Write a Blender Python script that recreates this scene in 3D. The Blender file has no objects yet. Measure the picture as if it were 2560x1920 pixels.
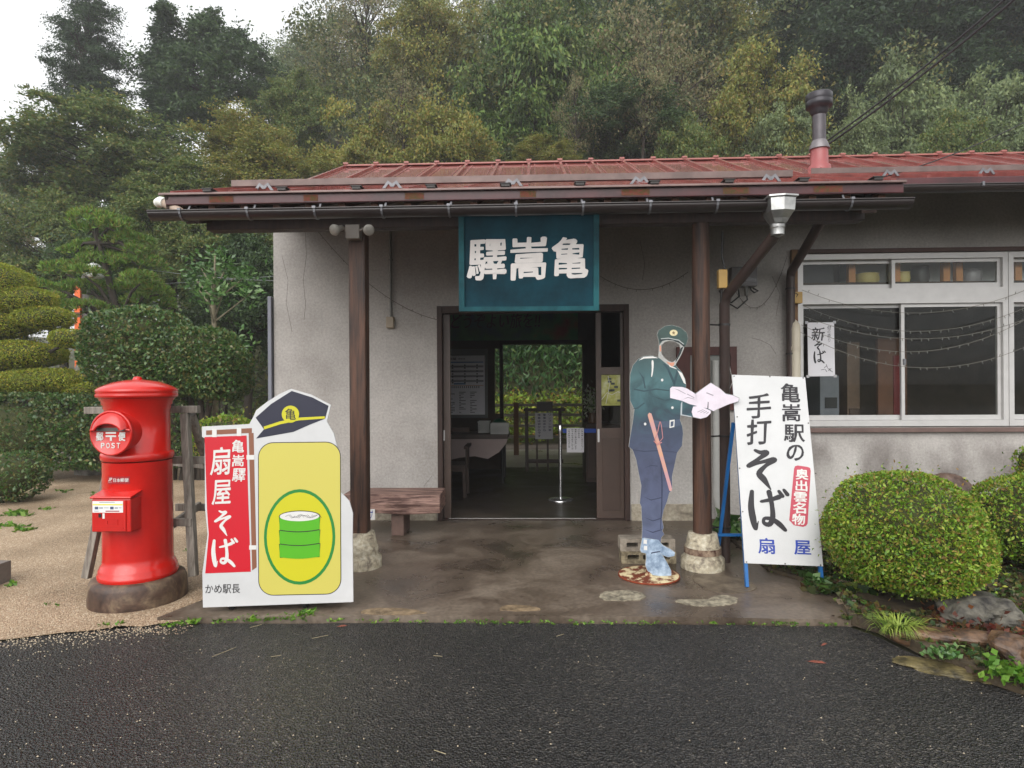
import bpy, math, random
import numpy as np
from mathutils import Vector, Matrix
from mathutils.geometry import tessellate_polygon

random.seed(7); rng = np.random.default_rng(7)
SC = bpy.context.scene
COL = SC.collection
PI = math.pi

# ------------------------------------------------------------------ camera
FPX, CAMH = 1560.0, 1.45
cam_d = bpy.data.cameras.new("camera"); cam = bpy.data.objects.new("camera", cam_d); COL.objects.link(cam)
cam_d.sensor_width = 36.0; cam_d.lens = 36.0 * FPX / 2560.0
cam_d.clip_start = 0.05; cam_d.clip_end = 2000
CR = Matrix.Rotation(math.radians(2.0), 3, 'Z') @ Matrix.Rotation(PI / 2, 3, 'X') @ Matrix.Rotation(-0.0065, 3, 'Z')
cam.matrix_world = Matrix.Translation((0, 0, CAMH)) @ CR.to_4x4()
SC.camera = cam
# ------------------------------------------------------------------ light: rainy overcast
SUN_EL, SUN_ROT = math.radians(38), math.radians(196)
w = bpy.data.worlds.new("World"); SC.world = w; w.use_nodes = True
nt = w.node_tree; nt.nodes.clear()
sky = nt.nodes.new("ShaderNodeTexSky"); sky.sky_type = 'NISHITA'; sky.sun_disc = False
sky.sun_elevation = SUN_EL; sky.sun_rotation = SUN_ROT
sky.air_density = 1.0; sky.dust_density = 6.0; sky.ozone_density = 1.0
hs = nt.nodes.new("ShaderNodeHueSaturation"); hs.inputs['Saturation'].default_value = 0.12
bg = nt.nodes.new("ShaderNodeBackground"); bg.inputs['Strength'].default_value = 0.15
wo = nt.nodes.new("ShaderNodeOutputWorld")
gmn = nt.nodes.new("ShaderNodeGamma"); gmn.inputs['Gamma'].default_value = 0.35          # cloud evens the sky out
hs.inputs['Value'].default_value = 3.0
nt.links.new(sky.outputs[0], gmn.inputs['Color']); nt.links.new(gmn.outputs[0], hs.inputs['Color']); nt.links.new(hs.outputs[0], bg.inputs[0]); nt.links.new(bg.outputs[0], wo.inputs[0])
sd = bpy.data.lights.new("sun", 'SUN'); sd.energy = 1.2; sd.angle = math.radians(60); sd.color = (1, .98, .95)
sun = bpy.data.objects.new("sun", sd); COL.objects.link(sun)
sdir = Vector((math.sin(SUN_ROT) * math.cos(SUN_EL), math.cos(SUN_ROT) * math.cos(SUN_EL), math.sin(SUN_EL)))
sun.rotation_euler = sdir.to_track_quat('Z', 'Y').to_euler()
SC.view_settings.view_transform = 'Standard'; SC.view_settings.look = 'None'
SC.view_settings.exposure = 1.0; SC.view_settings.gamma = 1.0
SC.cycles.use_denoising = True
SC.cycles.max_bounces = 8; SC.cycles.transparent_max_bounces = 12; SC.cycles.volume_bounces = 3
SC.cycles.caustics_reflective = False; SC.cycles.caustics_refractive = False
SC.cycles.sample_clamp_indirect = 4.0

# ------------------------------------------------------------------ helpers: camera rays -> world points
def ray(px, py): return CR @ Vector(((px - 1280) / FPX, (960 - py) / FPX, -1))
ORG = Vector((0, 0, CAMH))
def P(px, py, Y):
    d = ray(px, py); return ORG + d * (Y / d.y)
def G(px, py, z=0.0):
    d = ray(px, py); return ORG + d * ((z - CAMH) / d.z)
def PX(px, Y): return P(px, 960, Y).x
def PZ(py, Y, px=1280): return P(px, py, Y).z
def LF(F, px, py):                       # local xy of a sight line on a board whose frame is F
    Fi = F.inverted(); o = Fi @ ORG; d = Fi.to_3x3() @ ray(px, py); t = -o.z / d.z; h = o + d * t
    return (h.x, h.y)
def frame(o, x, y):
    x = Vector(x).normalized(); z = x.cross(Vector(y)).normalized(); y = z.cross(x)
    return Matrix.Translation(o) @ Matrix((x, y, z)).transposed().to_4x4()

# ------------------------------------------------------------------ materials
def s1(c):
    c /= 255.0
    return c / 12.92 if c <= .04045 else ((c + .055) / 1.055) ** 2.4
def S(r, g, b): return (s1(r), s1(g), s1(b), 1)
MATS = {}
def newmat(name):
    m = bpy.data.materials.new(name); m.use_nodes = True
    return m, m.node_tree, m.node_tree.nodes['Principled BSDF']
def N(nt, t, **k):
    n = nt.nodes.new(t)
    for a, b in k.items(): setattr(n, a, b)
    return n
def ramp(nt, fac, stops, interp='LINEAR'):
    r = N(nt, "ShaderNodeValToRGB"); cr = r.color_ramp; cr.interpolation = interp
    while len(cr.elements) < len(stops): cr.elements.new(.5)
    for e, (p, c) in zip(cr.elements, stops): e.position = p; e.color = c
    nt.links.new(fac, r.inputs[0]); return r
def M(name, col, rough=.6, var=.12, scale=6.0, bump=0.0, bscale=60.0, metal=0.0, col2=None, lo=.35, hi=.65, spec=.5, stretch=None, coat=0):
    if name in MATS: return MATS[name]
    m, nt, b = newmat(name); MATS[name] = m
    b.inputs['Roughness'].default_value = rough; b.inputs['Metallic'].default_value = metal
    b.inputs['Specular IOR Level'].default_value = spec; b.inputs['Coat Weight'].default_value = coat
    tc = N(nt, "ShaderNodeTexCoord"); vec = tc.outputs['Object']
    if stretch:
        mp = N(nt, "ShaderNodeMapping"); mp.inputs['Scale'].default_value = stretch; nt.links.new(vec, mp.inputs[0]); vec = mp.outputs[0]
    if var > 0 or col2:
        nz = N(nt, "ShaderNodeTexNoise"); nz.inputs['Scale'].default_value = scale; nz.inputs['Detail'].default_value = 7; nz.inputs['Roughness'].default_value = .65
        nt.links.new(vec, nz.inputs['Vector'])
        c1 = tuple(x * (1 - var) for x in col[:3]) + (1,)
        c2 = col2 or tuple(min(1, x * (1 + var)) for x in col[:3]) + (1,)
        r = ramp(nt, nz.outputs[0], [(lo, c1), (hi, c2)]); nt.links.new(r.outputs[0], b.inputs['Base Color'])
    else: b.inputs['Base Color'].default_value = col
    if bump:
        n2 = N(nt, "ShaderNodeTexNoise"); n2.inputs['Scale'].default_value = bscale; n2.inputs['Detail'].default_value = 5
        nt.links.new(vec, n2.inputs['Vector'])
        bp = N(nt, "ShaderNodeBump"); bp.inputs['Strength'].default_value = bump; bp.inputs['Distance'].default_value = .01
        nt.links.new(n2.outputs[0], bp.inputs['Height']); nt.links.new(bp.outputs[0], b.inputs['Normal'])
    return m
def leafmat(name, cols, rough=.5, clump=.8, spec=.35):
    m, nt, b = newmat(name)
    g = N(nt, "ShaderNodeNewGeometry"); k = len(cols)
    r = ramp(nt, g.outputs['Random Per Island'], [((i + .5) / k, c) for i, c in enumerate(cols)])
    tc = N(nt, "ShaderNodeTexCoord"); nz = N(nt, "ShaderNodeTexNoise"); nz.inputs['Scale'].default_value = clump; nz.inputs['Detail'].default_value = 3
    nt.links.new(tc.outputs['Object'], nz.inputs[0])
    v = ramp(nt, nz.outputs[0], [(.3, (.78, .8, .8, 1)), (.7, (1.25, 1.22, 1.12, 1))])
    mx = N(nt, "ShaderNodeMix", data_type='RGBA', blend_type='MULTIPLY'); mx.inputs[0].default_value = 1
    nt.links.new(r.outputs[0], mx.inputs[6]); nt.links.new(v.outputs[0], mx.inputs[7]); nt.links.new(mx.outputs[2], b.inputs['Base Color'])
    b.inputs['Roughness'].default_value = rough; b.inputs['Specular IOR Level'].default_value = spec
    tr = N(nt, "ShaderNodeBsdfTranslucent"); nt.links.new(mx.outputs[2], tr.inputs[0])
    ms = N(nt, "ShaderNodeMixShader"); ms.inputs[0].default_value = .3
    nt.links.new(b.outputs[0], ms.inputs[1]); nt.links.new(tr.outputs[0], ms.inputs[2])
    nt.links.new(ms.outputs[0], nt.nodes['Material Output'].inputs[0]); MATS[name] = m
    return m
def glassmat(name, tint=(.9, .92, .9, 1), ior=1.28):
    m = bpy.data.materials.new(name); m.use_nodes = True; nt = m.node_tree; nt.nodes.clear()
    fr = N(nt, "ShaderNodeFresnel"); fr.inputs[0].default_value = ior
    t = N(nt, "ShaderNodeBsdfTransparent"); t.inputs[0].default_value = tint
    gl = N(nt, "ShaderNodeBsdfGlossy"); gl.inputs['Roughness'].default_value = .02
    mx = N(nt, "ShaderNodeMixShader"); o = N(nt, "ShaderNodeOutputMaterial")
    nt.links.new(fr.outputs[0], mx.inputs[0]); nt.links.new(t.outputs[0], mx.inputs[1]); nt.links.new(gl.outputs[0], mx.inputs[2]); nt.links.new(mx.outputs[0], o.inputs[0])
    return m

# ------------------------------------------------------------------ helpers: meshes
W = {}
def link(o, parent=None):
    COL.objects.link(o)
    if parent is not None: o.parent = parent; W[o] = W[parent]
    else: W[o] = Matrix()
    return o
def tag(o, label=None, cat=None, group=None, kind=None):
    for k, v in (('label', label), ('category', cat), ('group', group), ('kind', kind)):
        if v: o[k] = v
    return o
def thing(name, label, cat, loc=(0, 0, 0), rotz=0, group=None):
    o = bpy.data.objects.new(name, None); COL.objects.link(o); o.empty_display_size = .2
    o.location = loc; o.rotation_euler = (0, 0, rotz)
    W[o] = Matrix.Translation(loc) @ Matrix.Rotation(rotz, 4, 'Z')
    return tag(o, label, cat, group)
class MB:
    def __init__(s): s.v = []; s.f = []; s.sm = []; s.mi = []
    def add(s, V, F, smooth=False, mi=0, T=None):
        b = len(s.v)
        s.v += [tuple(T @ Vector(p)) for p in V] if T is not None else [tuple(p) for p in V]
        for f in F: s.f.append([b + i for i in f]); s.sm.append(smooth); s.mi.append(mi)
        return s
    def box(s, x0, x1, y0, y1, z0, z1, mi=0, T=None):
        V = [(x0, y0, z0), (x1, y0, z0), (x1, y1, z0), (x0, y1, z0), (x0, y0, z1), (x1, y0, z1), (x1, y1, z1), (x0, y1, z1)]
        return s.add(V, [(0, 3, 2, 1), (4, 5, 6, 7), (0, 1, 5, 4), (1, 2, 6, 5), (2, 3, 7, 6), (3, 0, 4, 7)], False, mi, T)
    def beam(s, a, b, w, h, up=(0, 0, 1), mi=0):
        a = Vector(a); b = Vector(b); d = (b - a); L = d.length; d.normalize()
        u = Vector(up)
        if abs(d.dot(u)) > .98: u = Vector((0, 1, 0))
        x = d.cross(u).normalized(); z = x.cross(d)
        T = Matrix.Translation(a) @ Matrix((x, d, z)).transposed().to_4x4()
        return s.box(-w / 2, w / 2, 0, L, -h / 2, h / 2, mi, T)
    def tube(s, pts, r, n=8, smooth=True, mi=0, cap=True):
        pts = [Vector(p) for p in pts]; k = len(pts)
        rs = r if isinstance(r, (list, tuple)) else [r] * k
        V = []; F = []; prev = None
        for i, p in enumerate(pts):
            d = (pts[min(i + 1, k - 1)] - pts[max(i - 1, 0)]).normalized()
            if prev is None:
                ref = Vector((0, 0, 1)) if abs(d.z) < .9 else Vector((1, 0, 0)); x = d.cross(ref).normalized()
            else: x = (prev - d * prev.dot(d)).normalized()
            prev = x; y = d.cross(x)
            for j in range(n):
                a = 2 * PI * j / n; V.append(p + (x * math.cos(a) + y * math.sin(a)) * rs[i])
        for i in range(k - 1):
            for j in range(n):
                a = i * n + j; b = i * n + (j + 1) % n; F.append((a, b, b + n, a + n))
        s.add(V, F, smooth, mi)
        if cap:
            s.add(V[:n], [tuple(range(n))[::-1]], False, mi); s.add(V[-n:], [tuple(range(n))], False, mi)
        return s
    def lathe(s, prof, n=40, T=None, mi=0, smooth=True):
        V = []; F = []
        for r, z in prof:
            for j in range(n):
                a = 2 * PI * j / n; V.append((r * math.cos(a), r * math.sin(a), z))
        for i in range(len(prof) - 1):
            for j in range(n):
                a = i * n + j; b = i * n + (j + 1) % n; F.append((a, b, b + n, a + n))
        s.add(V, F, smooth, mi, T)
        if prof[-1][0] > 1e-4: s.add(V[-n:], [tuple(range(n))], False, mi, T)
        if prof[0][0] > 1e-4: s.add(V[:n], [tuple(range(n))[::-1]], False, mi, T)
        return s
    def prism(s, poly, z0, z1, T, holes=(), mi=0, mi_side=None):
        loops = [list(poly)] + [list(h) for h in holes]
        tris = tessellate_polygon([[Vector((x, y, 0)) for x, y in l] for l in loops])
        flat = [p for l in loops for p in l]; n = len(flat)
        V = [(x, y, z0) for x, y in flat] + [(x, y, z1) for x, y in flat]; F = []
        for t in tris:
            a, b, c = (Vector(flat[i] + (0,)) if len(flat[i]) == 2 else Vector(flat[i]) for i in t)
            t = tuple(t)
            if (b - a).cross(c - a).z < 0: t = t[::-1]
            F.append(tuple(i + n for i in t)); F.append(t[::-1])
        s.add(V, F, False, mi, T)
        Fs = []; o = 0
        for k, l in enumerate(loops):
            m = len(l); ar = sum(l[i][0] * l[(i + 1) % m][1] - l[(i + 1) % m][0] * l[i][1] for i in range(m))
            for i in range(m):
                a, b = o + i, o + (i + 1) % m; q = (a, b, b + n, a + n)
                if (ar > 0) != (k == 0): q = q[::-1]
                Fs.append(q)
            o += m
        s.add(V, Fs, False, mi if mi_side is None else mi_side, T)
        return s
    def build(s, name, mats, parent=None, bevel=0, world=True):
        me = bpy.data.meshes.new(name)
        V = s.v
        if parent is not None and world:
            Wi = W[parent].inverted(); V = [tuple(Wi @ Vector(p)) for p in V]
        me.from_pydata(V, [], s.f)
        me.polygons.foreach_set('use_smooth', s.sm); me.polygons.foreach_set('material_index', s.mi)
        for m in (mats if isinstance(mats, (list, tuple)) else [mats]): me.materials.append(m)
        me.update()
        o = link(bpy.data.objects.new(name, me), parent)
        if bevel:
            bv = o.modifiers.new('bevel', 'BEVEL'); bv.width = bevel; bv.segments = 2; bv.limit_method = 'ANGLE'; bv.angle_limit = math.radians(40)
        return o
def off_poly(poly, d):
    n = len(poly); ar = sum(poly[i][0] * poly[(i + 1) % n][1] - poly[(i + 1) % n][0] * poly[i][1] for i in range(n)); sg = 1 if ar > 0 else -1
    out = []
    for i in range(n):
        p0 = Vector(poly[i - 1]); p = Vector(poly[i]); p1 = Vector(poly[(i + 1) % n])
        a = (p - p0).normalized(); b = (p1 - p).normalized(); t = (a + b)
        t = t.normalized() if t.length > 1e-5 else a
        nrm = Vector((t.y, -t.x)) * sg; out.append(tuple(p + nrm * d))
    return out
def ell(cx, cy, rx, ry, n=28, rot=0):
    c, s = math.cos(rot), math.sin(rot)
    return [(cx + rx * math.cos(2 * PI * i / n) * c - ry * math.sin(2 * PI * i / n) * s, cy + rx * math.cos(2 * PI * i / n) * s + ry * math.sin(2 * PI * i / n) * c) for i in range(n)]
def rrect(x0, y0, x1, y1, r, n=5):
    out = []
    for cx, cy, a0 in ((x1 - r, y1 - r, 0), (x0 + r, y1 - r, 90), (x0 + r, y0 + r, 180), (x1 - r, y0 + r, 270)):
        for i in range(n + 1):
            a = math.radians(a0 + 90 * i / n); out.append((cx + r * math.cos(a), cy + r * math.sin(a)))
    return out
def smooth_poly(poly, it=2):
    for _ in range(it):
        q = []
        for i in range(len(poly)):
            a = poly[i]; b = poly[(i + 1) % len(poly)]
            q.append((a[0] * .75 + b[0] * .25, a[1] * .75 + b[1] * .25)); q.append((a[0] * .25 + b[0] * .75, a[1] * .25 + b[1] * .75))
        poly = q
    return poly
# lettering: a body of text fitted into a rectangle of a board, a little proud of it
GL = {}
def glyph(body, thin=False):
    if body in GL: return GL[body]
    c = bpy.data.curves.new('lettering', 'FONT'); c.body = body; c.size = 1; c.resolution_u = 4; c.align_x = 'CENTER'; c.space_line = .92
    o = bpy.data.objects.new('lettering', c); COL.objects.link(o)
    dg = bpy.context.evaluated_depsgraph_get(); dg.update()
    me = bpy.data.meshes.new_from_object(o.evaluated_get(dg))
    V = np.array([v.co[:] for v in me.vertices]).reshape(-1, 3); F = [tuple(p.vertices) for p in me.polygons]
    bpy.data.objects.remove(o); bpy.data.meshes.remove(me); bpy.data.curves.remove(c)
    GL[body] = (V, F); return GL[body]
def put_text(mb, body, rect, z=.002, bold=0.0, shear=0.0, fn=None, T=None, mi=0, rot=0.0):
    V, F = glyph(body)
    if not len(V): return
    lo = V.min(0); hi = V.max(0); x0, y0, x1, y1 = rect; x0, x1 = min(x0, x1), max(x0, x1); y0, y1 = min(y0, y1), max(y0, y1)
    bx = (x1 - x0) * bold; by = (y1 - y0) * bold * .8
    u = (V[:, 0] - lo[0]) / max(hi[0] - lo[0], 1e-6); v = (V[:, 1] - lo[1]) / max(hi[1] - lo[1], 1e-6)
    x = x0 + bx + u * (x1 - x0 - 2 * bx); y = y0 + by + v * (y1 - y0 - 2 * by)
    x = x + shear * (y - (y0 + y1) / 2)
    y = y + rot * (x - (x0 + x1) / 2)
    offs = [(0, 0)]
    if bold: offs += [(math.cos(2 * PI * k / 8 + .2) * bx, math.sin(2 * PI * k / 8 + .2) * by) for k in range(8)]
    am = .62 + .5 * np.sin(9 * u + 4 * v + len(V)) * np.sin(7 * v - 3 * u + x0 * 9)
    for k, (dx, dy) in enumerate(offs):
        pts = [(a + dx * m_, b + dy * m_, z + k * .00012) for a, b, m_ in zip(x, y, am)]
        if fn: pts = [fn(*p) for p in pts]
        mb.add(pts, F, False, mi, T)
SO = [[(945, 800, 7), (975, 812, 10), (1008, 812, 13), (960, 850, 9), (905, 890, 10), (950, 874, 8), (1000, 860, 9), (1048, 850, 13), (1000, 885, 9), (962, 930, 14), (985, 962, 15), (1020, 1018, 3)]]
BA = [[(930, 1036, 10), (922, 1120, 15), (930, 1195, 16), (942, 1248, 9), (958, 1205, 2)], [(978, 1092, 7), (1030, 1080, 9), (1080, 1062, 12)], [(1024, 1036, 13), (1036, 1110, 11), (1037, 1180, 13), (1018, 1220, 12), (988, 1214, 9), (992, 1188, 8), (1030, 1190, 10), (1070, 1216, 13), (1102, 1250, 9)], [(1078, 1030, 8), (1096, 1058, 10)], [(1106, 1022, 8), (1124, 1048, 10)]]
def brush(mb, strokes, src, rect, z, T):                  # strokes given in a source box, drawn as ribbons of changing width
    sx0, sy0, sx1, sy1 = src; x0, y0, x1, y1 = rect; x0, x1 = min(x0, x1), max(x0, x1); y0, y1 = min(y0, y1), max(y0, y1); kx = (x1 - x0) / (sx1 - sx0); ky = (y1 - y0) / (sy1 - sy0)
    for n_, st in enumerate(strokes):
        p = [(x0 + (a - sx0) * kx, y1 - (b - sy0) * ky, w_ * kx * .5 * 2.3) for a, b, w_ in st]; q = []
        for i in range(len(p) - 1):
            a, b, c, d = p[max(i - 1, 0)], p[i], p[i + 1], p[min(i + 2, len(p) - 1)]
            for k in range(6):
                t = k / 6; q.append(tuple(.5 * (2 * b[j] + (c[j] - a[j]) * t + (2 * a[j] - 5 * b[j] + 4 * c[j] - d[j]) * t * t + (3 * b[j] - a[j] - 3 * c[j] + d[j]) * t ** 3) for j in range(3)))
        q.append(p[-1])
        for k, (a, b, r) in enumerate(q):
            zz = z + .0004 * n_ + .00003 * (k % 9); r = max(r, .0005)
            mb.add([(a + r * math.cos(.6 + 2 * PI * i / 10), b + r * .85 * math.sin(.6 + 2 * PI * i / 10), zz) for i in range(10)], [tuple(range(10))], False, 0, T)
            if k:
                a0, b0, r0 = q[k - 1]; d = Vector((a - a0, b - b0)); 
                if d.length > 1e-6:
                    d.normalize(); nx, ny = -d.y, d.x; mb.add([(a0 + nx * r0, b0 + ny * r0, zz + .00001), (a0 - nx * r0, b0 - ny * r0, zz + .00001), (a - nx * r, b - ny * r, zz + .00001), (a + nx * r, b + ny * r, zz + .00001)], [(0, 1, 2, 3)], False, 0, T)
SOB, BAB = (892, 785, 1052, 1022), (912, 1018, 1128, 1256)
def copy_tree(o, parent=None):
    c = o.copy(); COL.objects.link(c); c.parent = parent; W[c] = W.get(parent, Matrix())
    for ch in [x for x in bpy.data.objects if x.parent == o]: copy_tree(ch, c)
    return c
# leaves: many small folded diamonds in one mesh
def leaf_obj(name, C, size, axis, mat, parent=None, aspect=.5, extra=None, fold=.12, only_mesh=False):
    n = len(C); C = np.asarray(C, float); size = np.broadcast_to(np.asarray(size, float), (n,))[:, None]
    A = np.asarray(axis, float); A = A / (np.linalg.norm(A, axis=1, keepdims=True) + 1e-9)
    R = rng.normal(size=(n, 3)); Sd = np.cross(A, R); Sd /= np.linalg.norm(Sd, axis=1, keepdims=True) + 1e-9
    Nn = np.cross(A, Sd)
    V = np.empty((n, 4, 3)); V[:, 0] = C - A * size * .5; V[:, 2] = C + A * size * .5
    mid = C - A * size * .05
    V[:, 1] = mid + Sd * size * aspect * .5 + Nn * size * fold; V[:, 3] = mid - Sd * size * aspect * .5 + Nn * size * fold
    V = V.reshape(-1, 3)
    me = bpy.data.meshes.new(name); ev = np.zeros((0, 3)); ef = []
    if extra is not None: ev = np.array(extra.v); ef = extra.f
    if parent is not None and not only_mesh:
        Wi = np.array(W[parent].inverted()); V = V @ Wi[:3, :3].T + Wi[:3, 3]
        if len(ev): ev = ev @ Wi[:3, :3].T + Wi[:3, 3]
    nv = len(V); me.vertices.add(nv + len(ev)); me.vertices.foreach_set('co', np.concatenate([V, ev]).ravel())
    li = np.concatenate([np.arange(nv)] + [np.array(f) + nv for f in ef]) if ef else np.arange(nv)
    ls = np.concatenate([np.arange(n) * 4, nv + np.cumsum([0] + [len(f) for f in ef])[:-1]]) if ef else np.arange(n) * 4
    me.loops.add(len(li)); me.loops.foreach_set('vertex_index', li.astype(np.int32))
    me.polygons.add(len(ls)); me.polygons.foreach_set('loop_start', ls.astype(np.int32))
    mi = np.concatenate([np.zeros(n), np.ones(len(ef))]).astype(np.int32); me.polygons.foreach_set('material_index', mi)
    me.materials.append(mat)
    if ef: me.materials.append(MATS['twig'])
    me.update(calc_edges=True); me.validate()
    if only_mesh: return me
    return link(bpy.data.objects.new(name, me), parent)
def unit(n):
    v = rng.normal(size=(n, 3)); return v / np.linalg.norm(v, axis=1, keepdims=True)
def icore(mb, c, r, n=14, m=8, T=None, wob=.04):                # lumpy dark inner mass of clipped twigs
    V = []; F = []
    for i in range(m + 1):
        th = PI * i / m
        for j in range(n):
            ph = 2 * PI * j / n; k = 1 + random.uniform(-wob, wob)
            V.append((c[0] + r[0] * k * math.sin(th) * math.cos(ph), c[1] + r[1] * k * math.sin(th) * math.sin(ph), c[2] + r[2] * k * math.cos(th)))
    for i in range(m):
        for j in range(n): a = i * n + j; b = i * n + (j + 1) % n; F.append((a, a + n, b + n, b))
    mb.add(V, F, True, 0, T)
def clipped(name, parent, pads, n_per_m2, size, mat, squash=2.4, jit=.05, floor=None, aspect=.5, noise=.035):
    """pads: list of (centre, radii): leaves on the skin of superellipsoids, dark twigs inside"""
    C = []; A = []; ex = MB()
    for c, r in pads:
        area = 4 * PI * ((r[0] * r[1]) ** 1.6 / 3 + (r[0] * r[2]) ** 1.6 / 3 + (r[1] * r[2]) ** 1.6 / 3) ** (1 / 1.6)
        n = int(area * n_per_m2); u = unit(n)
        k = (np.abs(u) ** squash).sum(1) ** (-1 / squash)
        p = u * k[:, None]
        f = np.array(r)
        lump = 1 + noise * (np.sin(u[:, 0] * 5 + c[0] * 3) * np.sin(u[:, 1] * 4 + c[1]) + .6 * np.sin(u[:, 2] * 7 + u[:, 0] * 6))
        dep = 1 - np.abs(rng.normal(0, jit, n)) + .03 * rng.random(n)
        pos = p * f * (lump * dep)[:, None] + np.array(c)
        nrm = p / f; nrm /= np.linalg.norm(nrm, axis=1, keepdims=True)
        st_ = rng.random(n) < .03; pos[st_] += nrm[st_] * (rng.random((int(st_.sum()), 1)) * .09)
        C.append(pos); A.append(nrm * .35 + unit(n) * 1.0 + np.array([0, 0, .25]))
        icore(ex, c, tuple(x * .82 for x in r))
    C = np.concatenate(C); A = np.concatenate(A)
    if floor is not None: k = C[:, 2] > floor; C = C[k]; A = A[k]
    return leaf_obj(name, C, size * (.5 + 1.0 * rng.random(len(C))), A, mat, parent, aspect, ex)

# ================================================================== SETTING
def sstep(a, b, x):
    t = min(1, max(0, (x - a) / (b - a))); return t * t * (3 - 2 * t)
def hill(x, y):
    base = max(0.0, (y - 18.5)) * .72
    h = base * (.18 + .82 * sstep(-.66, -.34, x / max(y, 1))) + .5 * math.sin(x * .45) * min(1, max(0, y - 19) / 5) + .35 * math.sin(y * .6 + x * .2) * min(1, max(0, y - 19) / 5)
    bank = sstep(15.2, 18.4, y) * 2.3 * sstep(-9, -5, x)
    return max(h, 0) * .97 + bank - .03
def asphalt_mat():
    m, nt, b = newmat("wet_asphalt")
    tc = N(nt, "ShaderNodeTexCoord"); P0 = tc.outputs['Object']
    vo = N(nt, "ShaderNodeTexVoronoi"); vo.inputs['Scale'].default_value = 105; nt.links.new(P0, vo.inputs[0])
    nz = N(nt, "ShaderNodeTexNoise"); nz.inputs['Scale'].default_value = .9; nz.inputs['Detail'].default_value = 5; nt.links.new(P0, nz.inputs[0])
    n2 = N(nt, "ShaderNodeTexNoise"); n2.inputs['Scale'].default_value = 55; n2.inputs['Detail'].default_value = 4; nt.links.new(P0, n2.inputs[0])
    sp = N(nt, "ShaderNodeSeparateColor"); nt.links.new(vo.outputs['Color'], sp.inputs[0])
    r1 = ramp(nt, sp.outputs[0], [(0, S(16, 16, 18)), (.45, S(27, 26, 27)), (.75, S(41, 39, 38)), (.95, S(62, 59, 56)), (1, S(92, 88, 83))])
    r2 = ramp(nt, nz.outputs[0], [(.3, (.5, .48, .48, 1)), (.5, (1, .97, .95, 1)), (.7, (1.6, 1.52, 1.35, 1))])
    mx = N(nt, "ShaderNodeMix", data_type='RGBA', blend_type='MULTIPLY'); mx.inputs[0].default_value = 1
    nt.links.new(r1.outputs[0], mx.inputs[6]); nt.links.new(r2.outputs[0], mx.inputs[7]); nt.links.new(mx.outputs[2], b.inputs['Base Color'])
    r3 = ramp(nt, n2.outputs[0], [(.3, (.2, .2, .2, 1)), (.7, (.55, .55, .55, 1))]); nt.links.new(r3.outputs[0], b.inputs['Roughness'])
    mm = N(nt, "ShaderNodeMath", operation='ADD'); nt.links.new(vo.outputs['Distance'], mm.inputs[0]); nt.links.new(n2.outputs[0], mm.inputs[1])
    bp = N(nt, "ShaderNodeBump"); bp.inputs['Strength'].default_value = 1.0; bp.inputs['Distance'].default_value = .016
    nt.links.new(mm.outputs[0], bp.inputs['Height']); nt.links.new(bp.outputs[0], b.inputs['Normal'])
    b.inputs['Specular IOR Level'].default_value = .45
    return m
def gravel_mat():
    m, nt, b = newmat("tan_gravel")
    tc = N(nt, "ShaderNodeTexCoord"); P0 = tc.outputs['Object']
    vo = N(nt, "ShaderNodeTexVoronoi"); vo.inputs['Scale'].default_value = 120; nt.links.new(P0, vo.inputs[0])
    nz = N(nt, "ShaderNodeTexNoise"); nz.inputs['Scale'].default_value = 1.3; nz.inputs['Detail'].default_value = 6; nt.links.new(P0, nz.inputs[0])
    sp = N(nt, "ShaderNodeSeparateColor"); nt.links.new(vo.outputs['Color'], sp.inputs[0])
    r1 = ramp(nt, sp.outputs[0], [(0, S(136, 113, 90)), (.5, S(168, 144, 117)), (.85, S(186, 165, 138)), (1, S(206, 190, 168))])
    r2 = ramp(nt, nz.outputs[0], [(.35, (.62, .6, .56, 1)), (.6, (1, 1, 1, 1))])
    mx = N(nt, "ShaderNodeMix", data_type='RGBA', blend_type='MULTIPLY'); mx.inputs[0].default_value = 1
    nt.links.new(r1.outputs[0], mx.inputs[6]); nt.links.new(r2.outputs[0], mx.inputs[7]); nt.links.new(mx.outputs[2], b.inputs['Base Color'])
    b.inputs['Roughness'].default_value = .75
    bp = N(nt, "ShaderNodeBump"); bp.inputs['Strength'].default_value = .8; bp.inputs['Distance'].default_value = .008; bp.invert = True
    nt.links.new(vo.outputs['Distance'], bp.inputs['Height']); nt.links.new(bp.outputs[0], b.inputs['Normal'])
    return m
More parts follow.
